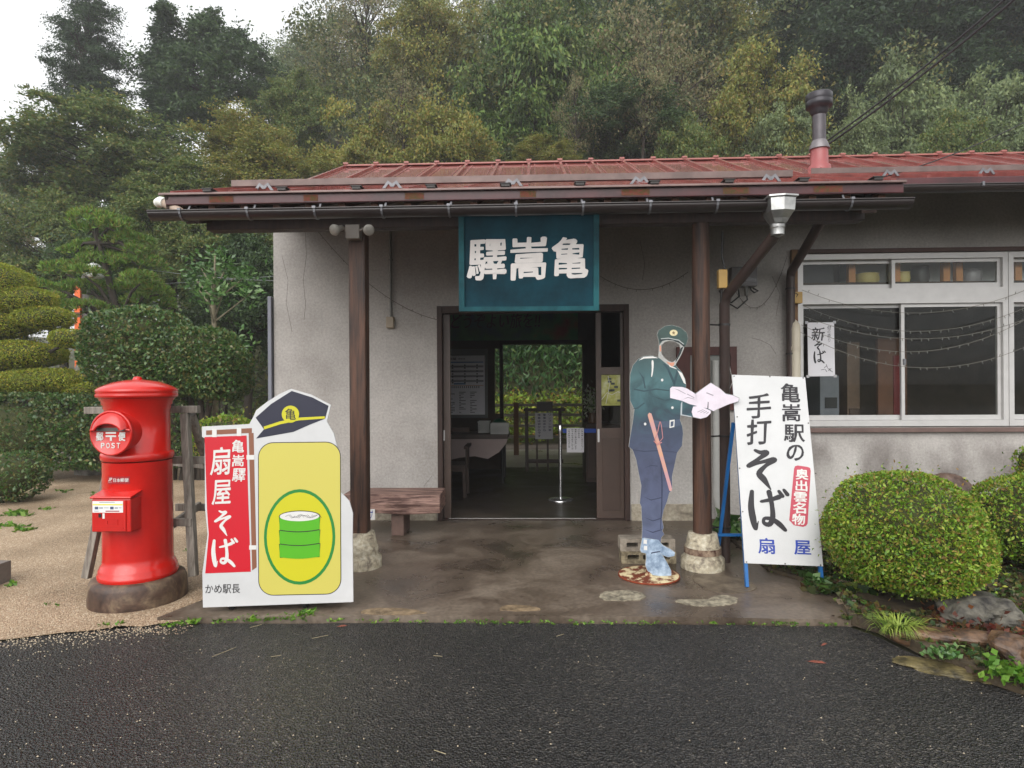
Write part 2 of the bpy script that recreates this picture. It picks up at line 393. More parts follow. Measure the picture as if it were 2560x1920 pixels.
def concrete_mat(name, a, b_, c, wet=(.25, .6), sc=1.1):
    m, nt, b = newmat(name); MATS[name] = m
    tc = N(nt, "ShaderNodeTexCoord"); P0 = tc.outputs['Object']
    nz = N(nt, "ShaderNodeTexNoise"); nz.inputs['Scale'].default_value = sc; nz.inputs['Detail'].default_value = 9; nz.inputs['Roughness'].default_value = .62; nz.inputs['Distortion'].default_value = .6; nt.links.new(P0, nz.inputs[0])
    n2 = N(nt, "ShaderNodeTexNoise"); n2.inputs['Scale'].default_value = 90; n2.inputs['Detail'].default_value = 3; nt.links.new(P0, n2.inputs[0])
    r1 = ramp(nt, nz.outputs[0], [(.32, a), (.5, b_), (.68, c)])
    r2 = ramp(nt, n2.outputs[0], [(.3, (.72, .72, .72, 1)), (.7, (1.2, 1.2, 1.2, 1))])
    n2.inputs['Scale'].default_value = 38; n2.inputs['Detail'].default_value = 8
    mx = N(nt, "ShaderNodeMix", data_type='RGBA', blend_type='MULTIPLY'); mx.inputs[0].default_value = 1
    nt.links.new(r1.outputs[0], mx.inputs[6]); nt.links.new(r2.outputs[0], mx.inputs[7]); nt.links.new(mx.outputs[2], b.inputs['Base Color'])
    r3 = ramp(nt, nz.outputs[0], [(.35, (wet[0],) * 3 + (1,)), (.65, (wet[1],) * 3 + (1,))]); nt.links.new(r3.outputs[0], b.inputs['Roughness'])
    bp = N(nt, "ShaderNodeBump"); bp.inputs['Strength'].default_value = .25; bp.inputs['Distance'].default_value = .004
    nt.links.new(n2.outputs[0], bp.inputs['Height']); nt.links.new(bp.outputs[0], b.inputs['Normal'])
    return m
def render_mat():                        # grey spatter-dash cement render, stained towards its foot
    m, nt, b = newmat("cement_render"); MATS["cement_render"] = m
    tc = N(nt, "ShaderNodeTexCoord"); P0 = tc.outputs['Object']
    nz = N(nt, "ShaderNodeTexNoise"); nz.inputs['Scale'].default_value = 1.0; nz.inputs['Detail'].default_value = 8; nz.inputs['Roughness'].default_value = .6; nt.links.new(P0, nz.inputs[0])
    n2 = N(nt, "ShaderNodeTexNoise"); n2.inputs['Scale'].default_value = 42; n2.inputs['Detail'].default_value = 8; n2.inputs['Roughness'].default_value = .75; nt.links.new(P0, n2.inputs[0])
    r1 = ramp(nt, nz.outputs[0], [(.3, S(152, 147, 142)), (.55, S(180, 175, 170)), (.75, S(194, 190, 185))])
    r2 = ramp(nt, n2.outputs[0], [(.3, (.72, .72, .72, 1)), (.65, (1.12, 1.12, 1.12, 1))])
    mx = N(nt, "ShaderNodeMix", data_type='RGBA', blend_type='MULTIPLY'); mx.inputs[0].default_value = 1
    nt.links.new(r1.outputs[0], mx.inputs[6]); nt.links.new(r2.outputs[0], mx.inputs[7])
    # drip stains and a damp band on the low wall below the windows
    sx = N(nt, "ShaderNodeSeparateXYZ"); nt.links.new(P0, sx.inputs[0])
    mp = N(nt, "ShaderNodeMapping"); mp.inputs['Scale'].default_value = (1.5, 1, 1.0); nt.links.new(P0, mp.inputs[0])
    n3 = N(nt, "ShaderNodeTexNoise"); n3.inputs['Scale'].default_value = 1.6; n3.inputs['Detail'].default_value = 5; nt.links.new(mp.outputs[0], n3.inputs[0])
    band = ramp(nt, sx.outputs[2], [(.0, (1, 1, 1, 1)), (.30, (.15, .15, .15, 1)), (.52, (1, 1, 1, 1)), (.75, (.75, .75, .75, 1)), (1, (0, 0, 0, 1))])
    st = ramp(nt, n3.outputs[0], [(.40, (0, 0, 0, 1)), (.66, (1, 1, 1, 1))])
    ml = N(nt, "ShaderNodeMath", operation='MULTIPLY'); nt.links.new(band.outputs[0], ml.inputs[0]); nt.links.new(st.outputs[0], ml.inputs[1])
    xs = N(nt, "ShaderNodeMapRange"); xs.inputs[1].default_value = 2.2; xs.inputs[2].default_value = 2.9; nt.links.new(sx.outputs[0], xs.inputs[0])
    m2 = N(nt, "ShaderNodeMath", operation='MULTIPLY'); nt.links.new(ml.outputs[0], m2.inputs[0]); nt.links.new(xs.outputs[0], m2.inputs[1])
    m3 = N(nt, "ShaderNodeMath", operation='MULTIPLY'); nt.links.new(m2.outputs[0], m3.inputs[0]); m3.inputs[1].default_value = .8
    fx = N(nt, "ShaderNodeMix", data_type='RGBA'); nt.links.new(m3.outputs[0], fx.inputs[0]); nt.links.new(mx.outputs[2], fx.inputs[6]); fx.inputs[7].default_value = S(72, 60, 55)
    nt.links.new(fx.outputs[2], b.inputs['Base Color'])
    b.inputs['Roughness'].default_value = .85
    bp = N(nt, "ShaderNodeBump"); bp.inputs['Strength'].default_value = .6; bp.inputs['Distance'].default_value = .006
    nt.links.new(n2.outputs[0], bp.inputs['Height']); nt.links.new(bp.outputs[0], b.inputs['Normal'])
    return m
soil = M('soil', S(62, 50, 40), .9, .35, 5, 1, 25, col2=S(95, 82, 60))
litter = M('leaf_litter', S(50, 44, 28), .95, .3, 2, 1, 9, col2=S(70, 72, 38))
# one broad ground sheet with the wooded slope behind
mb = MB(); xs = [-400, -200, -110] + [-70 + 2.2 * i for i in range(66)] + [120, 220, 400]; ys = [-300, -100, -30, 0, 6, 10, 13] + [14.5 + .8 * i for i in range(9)] + [22 + 2.5 * i for i in range(24)] + [110, 180, 400]
V = [(x, y, hill(x, min(y, 80)) if y > 13.5 else -.03) for y in ys for x in xs]; nx = len(xs)
mb.add(V, [(j * nx + i, j * nx + i + 1, (j + 1) * nx + i + 1, (j + 1) * nx + i) for j in range(len(ys) - 1) for i in range(nx - 1)], True)
tag(mb.build('ground', litter), kind='structure')
def sheet(name, pts, z, mat, thick=0):
    mb = MB(); mb.prism(pts, z - max(thick, .004), z, Matrix()); return tag(mb.build(name, mat), kind='structure')
g2 = lambda px, py: tuple(G(px, py)[:2])
def wob(pts, step=.12, amp=.02):
    out = []
    for a, b in zip(pts[:-1], pts[1:]):
        L = math.dist(a, b); n = max(1, int(L / step))
        for i in range(n): t = i / n; out.append((a[0] + (b[0] - a[0]) * t + random.uniform(-amp, amp), a[1] + (b[1] - a[1]) * t + random.uniform(-amp, amp)))
    return out + [pts[-1]]
edgeL = [(-12, 2.6)] + [g2(0, 1603), g2(150, 1585), g2(300, 1570), g2(400, 1562)]
edgeR = [g2(2120, 1566), g2(2190, 1590), g2(2260, 1625), g2(2340, 1660), g2(2440, 1700), g2(2560, 1740), (6, 2.0), (30, -3)]
yA = g2(1200, 1556)[1]
sheet('asphalt_road', [(30, -25), (30, -3)] + wob(edgeR[::-1])[1:] + wob([g2(2120, 1566), g2(1200, 1556), g2(400, 1560)], .2, .008)[1:] + wob(edgeL[::-1])[1:] + [(-30, -2), (-30, -25)], 0.0, asphalt_mat())
sheet('gravel_yard', wob(edgeL, .1, .03) + [(-2.0, yA + .03), (-2.0, 6.49), (-2.775, 6.49), (-2.775, 11), (-14, 11), (-14, 2.6)], .012, gravel_mat())
porchm = concrete_mat("wet_brown_concrete", S(58, 49, 42), S(94, 82, 71), S(124, 112, 99), (.2, .5), 1.6)
PE = wob([g2(392, 1556), g2(700, 1553), g2(1200, 1551), g2(1700, 1554), g2(2110, 1562)], .25, .006)
sheet('porch_pavement', PE + [g2(2230, 1540), g2(2150, 1500), (2.0, 4.35), (1.75, 4.75), (1.75, 6.49), (-2.7, 6.49), (-1.95, 5.2), (-1.98, 4.7)], .03, porchm, .05)
soilz = .05
bed = wob([g2(2130, 1560), g2(2200, 1580), g2(2270, 1620), g2(2345, 1655), g2(2445, 1695), g2(2570, 1735), (6.5, 2.2)], .1, .02) + [(12, 2.2), (12, 6.49), (1.76, 6.49), (1.76, 4.76), (2.05, 4.36)]
sheet('flower_bed', bed, soilz, soil, .06)
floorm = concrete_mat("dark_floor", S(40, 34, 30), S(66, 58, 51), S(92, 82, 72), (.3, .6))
sheet('platform', [(-14, 10.75), (12, 10.75), (12, 13.6), (-14, 13.6)], .02, concrete_mat("platform_concrete", S(96, 90, 80), S(126, 120, 110), S(140, 134, 124)), .04)
sheet('trackbed', [(-30, 13.65), (14, 13.65), (14, 15.6), (-30, 15.6)], -.015, M('ballast', S(84, 74, 64), .9, .3, 30, 1, 40))

# ================================================================== STATION BUILDING
wall_m = render_mat()
red_roof = M('red_oxide_roof', S(114, 51, 45), .22, .08, .8, .04, 10, col2=S(130, 64, 57), spec=.7, coat=.5)
red_trim = M('red_trim', S(58, 19, 24), .42, .3, 3, .1, 30, col2=S(76, 29, 33))
dark_wood = M('dark_wood', S(52, 34, 27), .65, .35, 5, .4, 40, stretch=(6, 6, .6))
post_wood = M('post_wood', S(40, 26, 20), .6, .4, 4, .5, 30, col2=S(88, 58, 42), stretch=(8, 8, .5))
brown_steel = M('brown_steel', S(74, 58, 50), .45, .12, 5)
gutter_m = M('brown_gutter', S(40, 32, 31), .35, .2, 4, spec=.6)
galv = M('galvanised', S(176, 176, 174), .35, .2, 14, metal=.85)
zinc = M('zinc_bracket', S(112, 112, 116), .45, .2, 18, metal=.4)
alu = M('aluminium_frame', S(196, 194, 192), .4, .05, 8, metal=.25)
glass = glassmat('window_glass')
plinth_m = concrete_mat("cream_plinth", S(120, 110, 96), S(170, 160, 142), S(190, 182, 164), (.7, .8), 4)
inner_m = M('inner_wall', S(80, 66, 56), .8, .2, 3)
MATS['twig'] = M('twig', S(58, 62, 28), .9, .4, 9)
B = thing('station_building', 'low grey rendered station house with red metal roof and porch', 'building', (0, 6.5, 0))
YW, XL, XR = 6.5, -2.74, 9.2
E0, E1, RD = 4.5, 5.5, 8.8
KN = 6.95
zr = lambda y: 2.85 + (y - 4.5) * .347 if y <= KN else 3.70 + (y - KN) * .4616 if y <= RD else 4.554 - (y - RD) * .40
DX0, DX1, DZ = -1.01, .99, 2.27
WX0, WZ0, WZ1 = 2.70, .985, 2.76
# front wall with a doorway and the window band
FW = frame((0, YW, 0), (1, 0, 0), (0, 0, 1))
outer = [(XL, -.03), (DX0, -.03), (DX0, DZ), (DX1, DZ), (DX1, -.03), (XR, -.03), (XR, zr(YW) - .09), (XL, zr(YW) - .09)]
mb = MB(); mb.prism(outer, -.16, 0, FW, [[(WX0, WZ0), (XR - .3, WZ0), (XR - .3, WZ1), (WX0, WZ1)]]); mb.build('front_wall', wall_m, B)
mb = MB()
FS = frame((XL, 0, 0), (0, -1, 0), (0, 0, 1))       # gable wall on the left
mb.prism([(-6.662, -.03), (-6.662, zr(6.66) - .09), (-8.8, zr(8.8) - .1), (-10.6, zr(10.6) - .09), (-10.6, -.03)], -.16, 0, FS); mb.build('gable_wall', wall_m, B)
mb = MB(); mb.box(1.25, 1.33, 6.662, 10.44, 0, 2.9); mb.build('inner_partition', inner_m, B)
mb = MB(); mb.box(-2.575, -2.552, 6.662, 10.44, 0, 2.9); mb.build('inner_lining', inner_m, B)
BX0, BX1 = PX(1258, 10.5), PX(1456, 10.5)
FB = frame((0, 10.45, 0), (1, 0, 0), (0, 0, 1)); bz = PZ(862, 10.5)
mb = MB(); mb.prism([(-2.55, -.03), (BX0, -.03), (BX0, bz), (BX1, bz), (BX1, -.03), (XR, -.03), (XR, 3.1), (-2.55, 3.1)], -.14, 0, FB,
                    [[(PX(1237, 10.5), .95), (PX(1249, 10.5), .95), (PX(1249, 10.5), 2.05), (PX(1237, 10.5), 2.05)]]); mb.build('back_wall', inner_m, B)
mb = MB()
for a, b in ((BX0 - .05, BX0), (BX1, BX1 + .08)): mb.box(a, b, 10.40, 10.448, 0, bz + .06)
mb.box(BX0, BX1, 10.40, 10.448, bz, bz + .06); mb.build('back_doorframe', dark_wood, B)
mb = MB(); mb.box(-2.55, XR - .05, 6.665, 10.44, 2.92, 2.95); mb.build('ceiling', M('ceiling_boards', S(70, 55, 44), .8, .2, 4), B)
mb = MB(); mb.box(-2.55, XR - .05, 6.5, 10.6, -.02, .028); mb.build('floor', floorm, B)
mb = MB(); mb.box(XR - .15, XR, 6.665, 10.44, -.03, 3.3); mb.build('end_wall', wall_m, B)
# plinth
mb = MB(); mb.box(XL - .012, DX0 - .01, YW - .014, YW + .02, 0, .19); mb.build('plinth', plinth_m, B, .005)
mb = MB(); mb.box(DX1 + .01, 1.75, YW - .014, YW + .02, 0, .2); mb.build('plinth', plinth_m, B, .005)
# roof sheets with battens
mb = MB()
def slope(x0, x1, ya, yb, t=.035):
    a, b = zr(ya), zr(yb)
    V = [(x0, ya, a), (x1, ya, a), (x1, yb, b), (x0, yb, b), (x0, ya, a - t), (x1, ya, a - t), (x1, yb, b - t), (x0, yb, b - t)]
    mb.add(V, [(0, 1, 2, 3), (7, 6, 5, 4), (0, 4, 5, 1), (1, 5, 6, 2), (2, 6, 7, 3), (3, 7, 4, 0)])
XE = 2.58; XRL = -2.66
slope(XRL, XE, E0, KN); slope(XE, 10.2, E1, KN); slope(XRL, 10.2, KN, RD); slope(XRL, 10.2, RD, 12.9)
x = XRL + .02; i = 0; battx = []
while x < 10.2:
    battx.append(x); x += .432
for x in battx:
    y0 = E0 - .01 if x < XE else E1 - .01
    mb.beam((x, y0, zr(y0) + .018), (x, KN, zr(KN) + .018), .034, .034, mi=1); mb.beam((x, KN, zr(KN) + .018), (x, RD, zr(RD) + .018), .034, .034, mi=1)
    for dx in (.08, -.08):
        mb.beam((x + dx, KN, zr(KN) + .003), (x + dx, RD, zr(RD) + .003), .014, .01, mi=1)
    mb.beam((x, RD, zr(RD) + .013), (x, 12.9, zr(12.9) + .013), .045, .03)
roof = mb.build('roof', [red_roof, M('batten_red', S(142, 80, 75), .25, .25, 3, spec=.8, coat=.4)], B)
mb = MB()
for x in battx: mb.box(x - .035, x + .035, RD - .07, RD + .07, zr(RD) + .018, zr(RD) + .045)
mb.box(XRL, 10.2, RD - .06, RD + .06, zr(RD) - .006, zr(RD) + .018); mb.build('ridge_cap', M('ridge_metal', S(150, 92, 84), .4, .1, 6), roof, .004)
# fascia with batten ends
mb = MB(); mb.box(XRL - .02, XE + .02, E0 - .035, E0 - .012, 2.772, 2.852); mb.build('fascia', red_trim, B, .006)
mb = MB(); mb.box(XRL - .06, XE + .03, E0 - .06, E0 - .036, 2.838, 2.856)
mb.build('drip_edge', M('drip_metal', S(112, 92, 88), .4, .2, 7, metal=.3), B, .004)
px = 520
mb = MB()
while px < 2240:
    p = P(px, 490, E0 - .05); mb = MB(); mb.box(p.x - .03, p.x + .03, E0 - .07, E0 + .03, 2.857, 2.874); mb.box(p.x - .04, p.x + .04, E0 - .075, E0 + .02, 2.8745, 2.881); mb.build('batten_cap', M('black_caps', S(40, 34, 32), .5, .2, 9), B); px += 186
mb = MB()
for k in range(7):
    xx = -2.4 + k * .74 + random.uniform(-.1, .1); mb = MB(); mb.box(xx, xx + random.uniform(.1, .2), E0 - .0375, E0 - .0355, 2.785, 2.83); mb.build('moss_patch', M('moss', S(84, 82, 40), .95, .4, 40, col2=S(110, 50, 44)), B)
mb = MB(); mb.box(XE + .04, 10.2, E1 - .035, E1 - .012, zr(E1) - .09, zr(E1)); mb.build('fascia', red_trim, B, .005)
# bargeboards left end
mb = MB(); mb.beam((XRL - .012, E0 - .03, zr(E0) - .055), (XRL - .012, KN, zr(KN) - .055), .022, .11); mb.beam((XRL - .012, KN, zr(KN) - .055), (XRL - .012, RD, zr(RD) - .055), .022, .11); mb.beam((XRL - .012, RD, zr(RD) - .055), (XRL - .012, 12.9, zr(12.9) - .055), .022, .11); mb.build('bargeboard', dark_wood, B)
# soffit, rafters, beams
mb = MB(); mb.add([(XRL, E0, zr(E0) - .045), (XE, E0, zr(E0) - .045), (XE, YW - .003, zr(YW) - .045), (XRL, YW - .003, zr(YW) - .045)], [(0, 3, 2, 1)])
mb.add([(XE, E1, zr(E1) - .045), (10.2, E1, zr(E1) - .045), (10.2, YW - .003, zr(YW) - .045), (XE, YW - .003, zr(YW) - .045)], [(0, 3, 2, 1)]); mb.build('soffit_boards', dark_wood, B)
raft = M('rafter_wood', S(88, 58, 44), .7, .3, 6)
for k in range(22):
    x = XRL + .06 + k * .2415
    if x > XE: break
    mb = MB(); mb.beam((x, E0 + .004, zr(E0) - .078), (x, YW, zr(YW) - .078), .05, .06); mb.build('rafter', raft, B)
mb = MB(); mb.box(-2.55, 2.50, 4.79, 4.91, 2.668, 2.80); mb.build('porch_beam', dark_wood, B, .006)
mb = MB(); mb.beam((-2.56, 4.60, 2.735), (-2.56, 6.49, 3.32), .11, .13); mb.build('outrigger', dark_wood, B, .006)
mb = MB(); mb.beam((2.44, 4.60, 2.735), (2.44, 6.49, 3.32), .11, .13); mb.build('outrigger', dark_wood, B, .006)
# porch posts on stone feet
stone_m = concrete_mat("flaky_stone", S(96, 84, 72), S(168, 158, 136), S(196, 190, 172), (.6, .8), 16)
def post(xc, round_):
    mb = MB()
    if round_: mb.tube([(xc, 4.85, .27), (xc - .003, 4.85, 1.4), (xc, 4.85, 2.668)], [.071, .068, .064], 20)
    else: mb.box(xc - .065, xc + .065, 4.785, 4.915, .27, 2.667)
    o = mb.build('porch_post', post_wood, B, .012 if not round_ else 0)
    mb = MB(); mb.lathe([(.165, .0), (.162, .08), (.135, .105), (.138, .115), (.135, .165), (.128, .172), (.106, .272), (.0, .274)], 28, Matrix.Translation((xc, 4.85, .028))); mb.build('stone_foot', stone_m, o)
post(-1.365, False); post(1.29, True)
mb = MB(); mb.lathe([(.1405, .117), (.1375, .163)], 28, Matrix.Translation((1.29, 4.85, .03))); mb.build('rust_band', M('rust_band', S(88, 48, 38), .9, .5, 25, col2=S(150, 130, 110)), B)
# gutters
def halfpipe(mb, x0, x1, y, z, r, n=10):
    V = []; F = []
    for x in (x0, x1):
        for i in range(n + 1):
            a = PI + PI * i / n
            for rr in (r, r - .004): V.append((x, y + rr * math.cos(a), z + rr * math.sin(a)))
    m = 2 * (n + 1)
    for i in range(n):
        a = 2 * i
        F += [(a, a + 2, a + 2 + m, a + m), (a + 1, a + 1 + m, a + 3 + m, a + 3)]
    F += [(0, m, m + 1, 1), (m - 2, m - 1, 2 * m - 1, 2 * m - 2)]
    mb.add(V, F, True)
    for k, s in ((0, 1), (m, -1)):
        f = [k + 2 * i for i in range(n + 1)]; mb.add([V[i] for i in f], [tuple(range(n + 1))[::s]])
mb = MB(); halfpipe(mb, -2.74, 2.60, 4.40, 2.698, .058); mb.tube([(-2.74, 4.341, 2.699), (2.60, 4.341, 2.699)], .006, 8); gut = mb.build('gutter', gutter_m, B)
px = 375 + 75
while px < 2240:
    p = P(px, 525, 4.35); mb = MB(); pts = [(p.x, 4.40 + .062 * math.cos(a), 2.696 + .062 * math.sin(a)) for a in [PI + PI * i / 8 for i in range(9)]]
    for a, b in zip(pts[:-1], pts[1:]): mb.beam(a, b, .014, .003, (0, 1, .01))
    mb.box(p.x - .012, p.x + .012, 4.33, 4.347, 2.696, 2.712); mb.beam((p.x, 4.45, 2.72), (p.x, 4.50, 2.80), .014, .004, (0, 1, 0)); mb.build('gutter_hanger', zinc, gut); px += 168
mb = MB(); halfpipe(mb, 2.72, 10.2, 5.40, 3.10, .055); mb.tube([(2.72, 5.345, 3.10), (10.2, 5.345, 3.10)], .006, 6); g2_ = mb.build('gutter', gutter_m, B)
for k in range(9):
    mb = MB(); mb.box(3.0 + k * .75, 3.02 + k * .75, 5.335, 5.36, 3.08, 3.115); mb.build('gutter_hanger', zinc, g2_)
pvc = M('beige_pipe', S(196, 186, 166), .4, .06, 5)
mb = MB(); mb.tube([P(462, 540, 4.45), P(440, 522, 4.5), P(412, 508, 4.55), P(398, 505, 4.6)], .033, 14); gp = mb.build('overflow_pipe', M('old_pipe', S(170, 150, 134), .5, .1, 6), B)
mb = MB(); mb.tube([P(414, 507, 4.54), P(402, 504, 4.58), P(396, 508, 4.6)], .037, 14); mb.build('white_elbow', M('white_elbow', S(222, 222, 214), .4, .05, 6), gp)
# snow guards
sg = M('snow_guard', S(104, 88, 84), .5, .25, 6, metal=.3)
zl = zr(4.93) + .036
mb = MB(); mb.box(PX(582, 4.92), PX(1985, 4.92), 4.915, 4.921, zl + .012, zl + .062); mb.box(PX(582, 4.92), PX(1985, 4.92), 4.9215, 4.955, zl + .012, zl + .018); rail = mb.build('snow_guard', sg, B)
def mbracket(p, y, z, par):
    mb = MB(); T = Matrix.Translation((p, y - .012, z))
    mb.prism([(-.08, 0), (-.055, .0), (-.03, .035), (-.012, .012), (.012, .012), (.03, .035), (.055, .0), (.08, 0), (.035, .062), (0, .036), (-.035, .062)], -.005, .005, T @ Matrix.Rotation(PI / 2, 4, 'X')); mb.build('bracket', zinc, par)
for px in (665, 985, 1285, 1602, 1928): mbracket(PX(px, 4.92), 4.915, zl - .03, rail)
zl2 = zr(5.95) + .03
mb = MB(); mb.box(2.60, 10.0, 5.915, 5.921, zl2 + .012, zl2 + .062); rail2 = mb.build('snow_guard', sg, B)
for px in (2230, 2470): mbracket(PX(px, 5.9), 5.912, zl2 - .03, rail2)
# flue pipe through the roof
fx = PX(2052, 7.6); fy = 7.6; z0 = zr(fy); T = Matrix.Translation((fx, fy, 0))
rz = lambda py: PZ(py, fy, 2052)
mb = MB(); mb.lathe([(.13, z0 - .05), (.125, z0 + .03), (.1, z0 + .05), (.098, rz(372))], 24, T); fl = mb.build('flue_base', M('flue_red', S(146, 74, 74), .4, .12, 5), B)
mb = MB(); mb.lathe([(.117, rz(374)), (.115, rz(370)), (.085, rz(354)), (.08, rz(352))], 24, T); mb.build('flue_collar', M('flue_grey', S(112, 108, 110), .4, .15, 8, metal=.4), fl)
mb = MB(); mb.lathe([(.076, rz(353)), (.076, rz(285))], 24, T); mb.build('flue_pipe', M('flue_dark', S(78, 74, 78), .4, .2, 8, metal=.3), fl)
mb = MB(); mb.lathe([(.074, rz(290)), (.1, rz(281)), (.1, rz(275)), (.118, rz(272)), (.148, rz(268)), (.15, rz(256)), (.145, rz(255)), (.15, rz(253)), (.15, rz(238)), (.14, rz(236)), (0, rz(234))], 28, T); mb.build('flue_cowl', M('flue_cowl', S(52, 50, 54), .35, .2, 8, metal=.5), fl)
# rain head and downpipes
mb = MB(); hx = PX(1955, 4.33)
def loft(mb, levels, mi=0):
    V = []; F = []
    for (x0, x1, y0, y1, z) in levels: V += [(x0, y0, z), ((x0 + x1) / 2, y0 - (x1 - x0) * .12, z), (x1, y0, z), (x1, y1, z), (x0, y1, z)]
    for i in range(len(levels) - 1):
        for j in range(5): a = i * 5 + j; b = i * 5 + (j + 1) % 5; F.append((a, b, b + 5, a + 5))
    F.append(tuple(range(5))[::-1]); F.append(tuple(range(len(V) - 5, len(V)))); mb.add(V, F, False, mi)
hz = lambda py: PZ(py, 4.33, 1955)
loft(mb, [(hx - .04, hx + .04, 4.33, 4.42, hz(556)), (hx - .055, hx + .055, 4.32, 4.44, hz(545)), (hx - .08, hx + .08, 4.29, 4.45, hz(528)), (hx - .085, hx + .085, 4.285, 4.455, hz(497)), (hx - .099, hx + .099, 4.275, 4.46, hz(496)), (hx - .099, hx + .099, 4.275, 4.46, hz(491))])
mb.lathe([(.045, hz(582)), (.045, hz(566)), (.05, hz(565)), (.05, hz(555))], 20, Matrix.Translation((hx, 4.39, 0)))
rh = mb.build('rain_head', galv, B, .003)
dp = M('brown_downpipe', S(78, 60, 54), .5, .25, 3, .1, 40, col2=S(54, 43, 40))
ap = P(1948, 575, 4.40); bp_ = P(1812, 745, 4.98); cp = P(1815, 1412, 4.98)
mb = MB(); mb.tube([ap + Vector((0, 0, .05)), ap, ap + (bp_ - ap) * .06], .038, 14); mb.build('elbow', M('grey_elbow', S(150, 148, 140), .5, .1, 9), rh)
mb = MB(); mb.tube([ap + (bp_ - ap) * .05, ap + (bp_ - ap) * .95, bp_ + Vector((0, .01, -.05)), Vector((cp.x, 5.0, .03))], .04, 16); d1 = mb.build('downpipe', dp, B)
for py in (812, 1090, 1318):
    q = P(1812, py, 4.99); f = (bp_.z - q.z) / bp_.z; q.x = bp_.x + (cp.x - bp_.x) * f
    mb = MB(); mb.lathe([(.046, -.008), (.046, .008)], 16, Matrix.Translation((q.x, 4.995, q.z))); mb.tube([(q.x - .04, 4.995, q.z), (q.x - .2, 4.93, q.z)], .007, 6); mb.build('pipe_clip', M('black_iron', S(30, 28, 28), .5, .2, 9), d1)
ap = P(2056, 548, 5.42); bp_ = P(1978, 680, 6.38); cx_ = bp_.x
mb = MB(); mb.tube([(ap.x, 5.40, 3.06), ap, bp_, (cx_, 6.40, bp_.z - .06), (cx_, 6.40, .05)], .042, 14); d2 = mb.build('downpipe', dp, B)
for py in (730, 890):
    mb = MB(); mb.lathe([(.048, -.008), (.048, .008)], 16, Matrix.Translation((cx_, 6.40, PZ(py, 6.4)))); mb.build('pipe_clip', MATS['black_iron'], d2)
mb = MB(); mb.box(2.635, 2.695, YW - .05, YW - .003, .06, 2.80); mb.build('corner_post', M('brown_post', S(112, 66, 46), .6, .2, 5, col2=S(126, 98, 52)), B, .004)
mb = MB(); q = PX(1991, 6.36); mb.tube([(q, 6.44, PZ(815, 6.4)), (q, 6.385, PZ(822, 6.4)), (q, 6.38, PZ(830, 6.4)), (q, 6.38, .06)], .048, 16); mb.lathe([(.053, -.04), (.053, .0)], 16, Matrix.Translation((q, 6.38, PZ(872, 6.4)))); mb.build('vent_pipe', pvc, B)
mb = MB(); q = PX(1791, 6.42); mb.tube([(q, 6.45, PZ(905, 6.42)), (q, 6.45, .3), (q + .03, 6.45, .05)], .032, 12); mb.build('white_pipe', M('white_pipe', S(176, 176, 172), .5, .08, 5), B)
crk = M('hairline_crack', S(96, 90, 86), .9, 0)
for pts in (((762, 560), (766, 640), (758, 700), (764, 760), (760, 800)), ((705, 640), (720, 700), (716, 760), (730, 830)), ((1080, 1190), (1060, 1215), (1066, 1240), (1048, 1262)), ((1880, 845), (1900, 850), (1925, 862), (1940, 885)), ((1600, 600), (1612, 660), (1606, 700)), ((1930, 690), (1950, 735), (1940, 790))):
    mb = MB(); mb.tube([P(*p, YW - .0002) for p in pts], .0016, 4); mb.build('hairline_crack', crk, B)
# conduit and switch on the left wall
q = PX(978, 6.47); mb = MB(); mb.tube([(q, 6.48, 3.3), (q, 6.48, PZ(792, 6.5))], .013, 8); cd = mb.build('conduit', M('grey_conduit', S(112, 112, 108), .6, .1, 6), B)
mb = MB(); mb.box(q - .045, q + .035, 6.44, 6.497, PZ(818, 6.5), PZ(790, 6.5)); mb.build('socket_box', M('cream_plastic', S(150, 136, 116), .5, .1, 7), cd, .006)
mb = MB(); mb.box(q - .02, q + .02, 6.475, 6.497, PZ(648, 6.5), PZ(644, 6.5)); mb.build('conduit_clip', MATS['grey_conduit'], cd)
mb = MB(); mb.box(PX(676, 6.5) - .01, PX(676, 6.5) + .03, 6.46, 6.53, .3, PZ(735, 6.5)); mb.build('corner_pipe', M('grey_plastic', S(112, 114, 124), .5, .1, 5), B, .005)
# door frame, open leaf edge, right sliding door
mb = MB(); mb.box(DX0 + .002, DX0 + .055, YW - .02, YW + .14, .03, DZ - .002); mb.box(DX1 - .055, DX1 - .002, YW - .02, YW + .14, .03, DZ - .002); mb.box(DX0 + .055, DX1 - .055, YW - .02, YW + .14, DZ - .075, DZ - .002)
mb.build('door_frame', dark_wood, B, .004)
mb = MB(); mb.box(DX0 + .056, DX1 - .056, YW + .02, YW + .1, .029, .036); mb.build('threshold', dark_wood, B)
mb = MB(); mb.box(DX0 + .1, .64, YW + .045, YW + .055, .036, .042); mb.build('door_track', M('steel_track', S(210, 210, 206), .25, .05, 8, metal=.8), B)
mb = MB(); mb.box(DX0 + .056, DX0 + .13, YW + .06, YW + .10, .04, DZ - .08); ld = mb.build('sliding_door', brown_steel, B, .003)
mb = MB(); q = PX(1109, 6.55); z = PZ(1088, 6.55); mb.prism(rrect(q - .009, z - .055, q + .009, z + .055, .008), 0, .006, frame((0, YW + .059, 0), (1, 0, 0), (0, 0, 1))); mb.build('handle', alu, ld)
X0, X1 = PX(1490, 6.56), DX1 - .057
zz = lambda py: PZ(py, 6.56, 1530)
mb = MB(); Fd = frame((0, YW + .05, 0), (1, 0, 0), (0, 0, 1)); xa, xb = X0 + .055, X1 - .03
mb.prism([(X0, .04), (X1, .04), (X1, DZ - .08), (X0, DZ - .08)], -.035, 0, Fd, [[(xa, zz(b)), (xb, zz(b)), (xb, zz(a)), (xa, zz(a))] for a, b in ((775, 918), (936, 1070))])
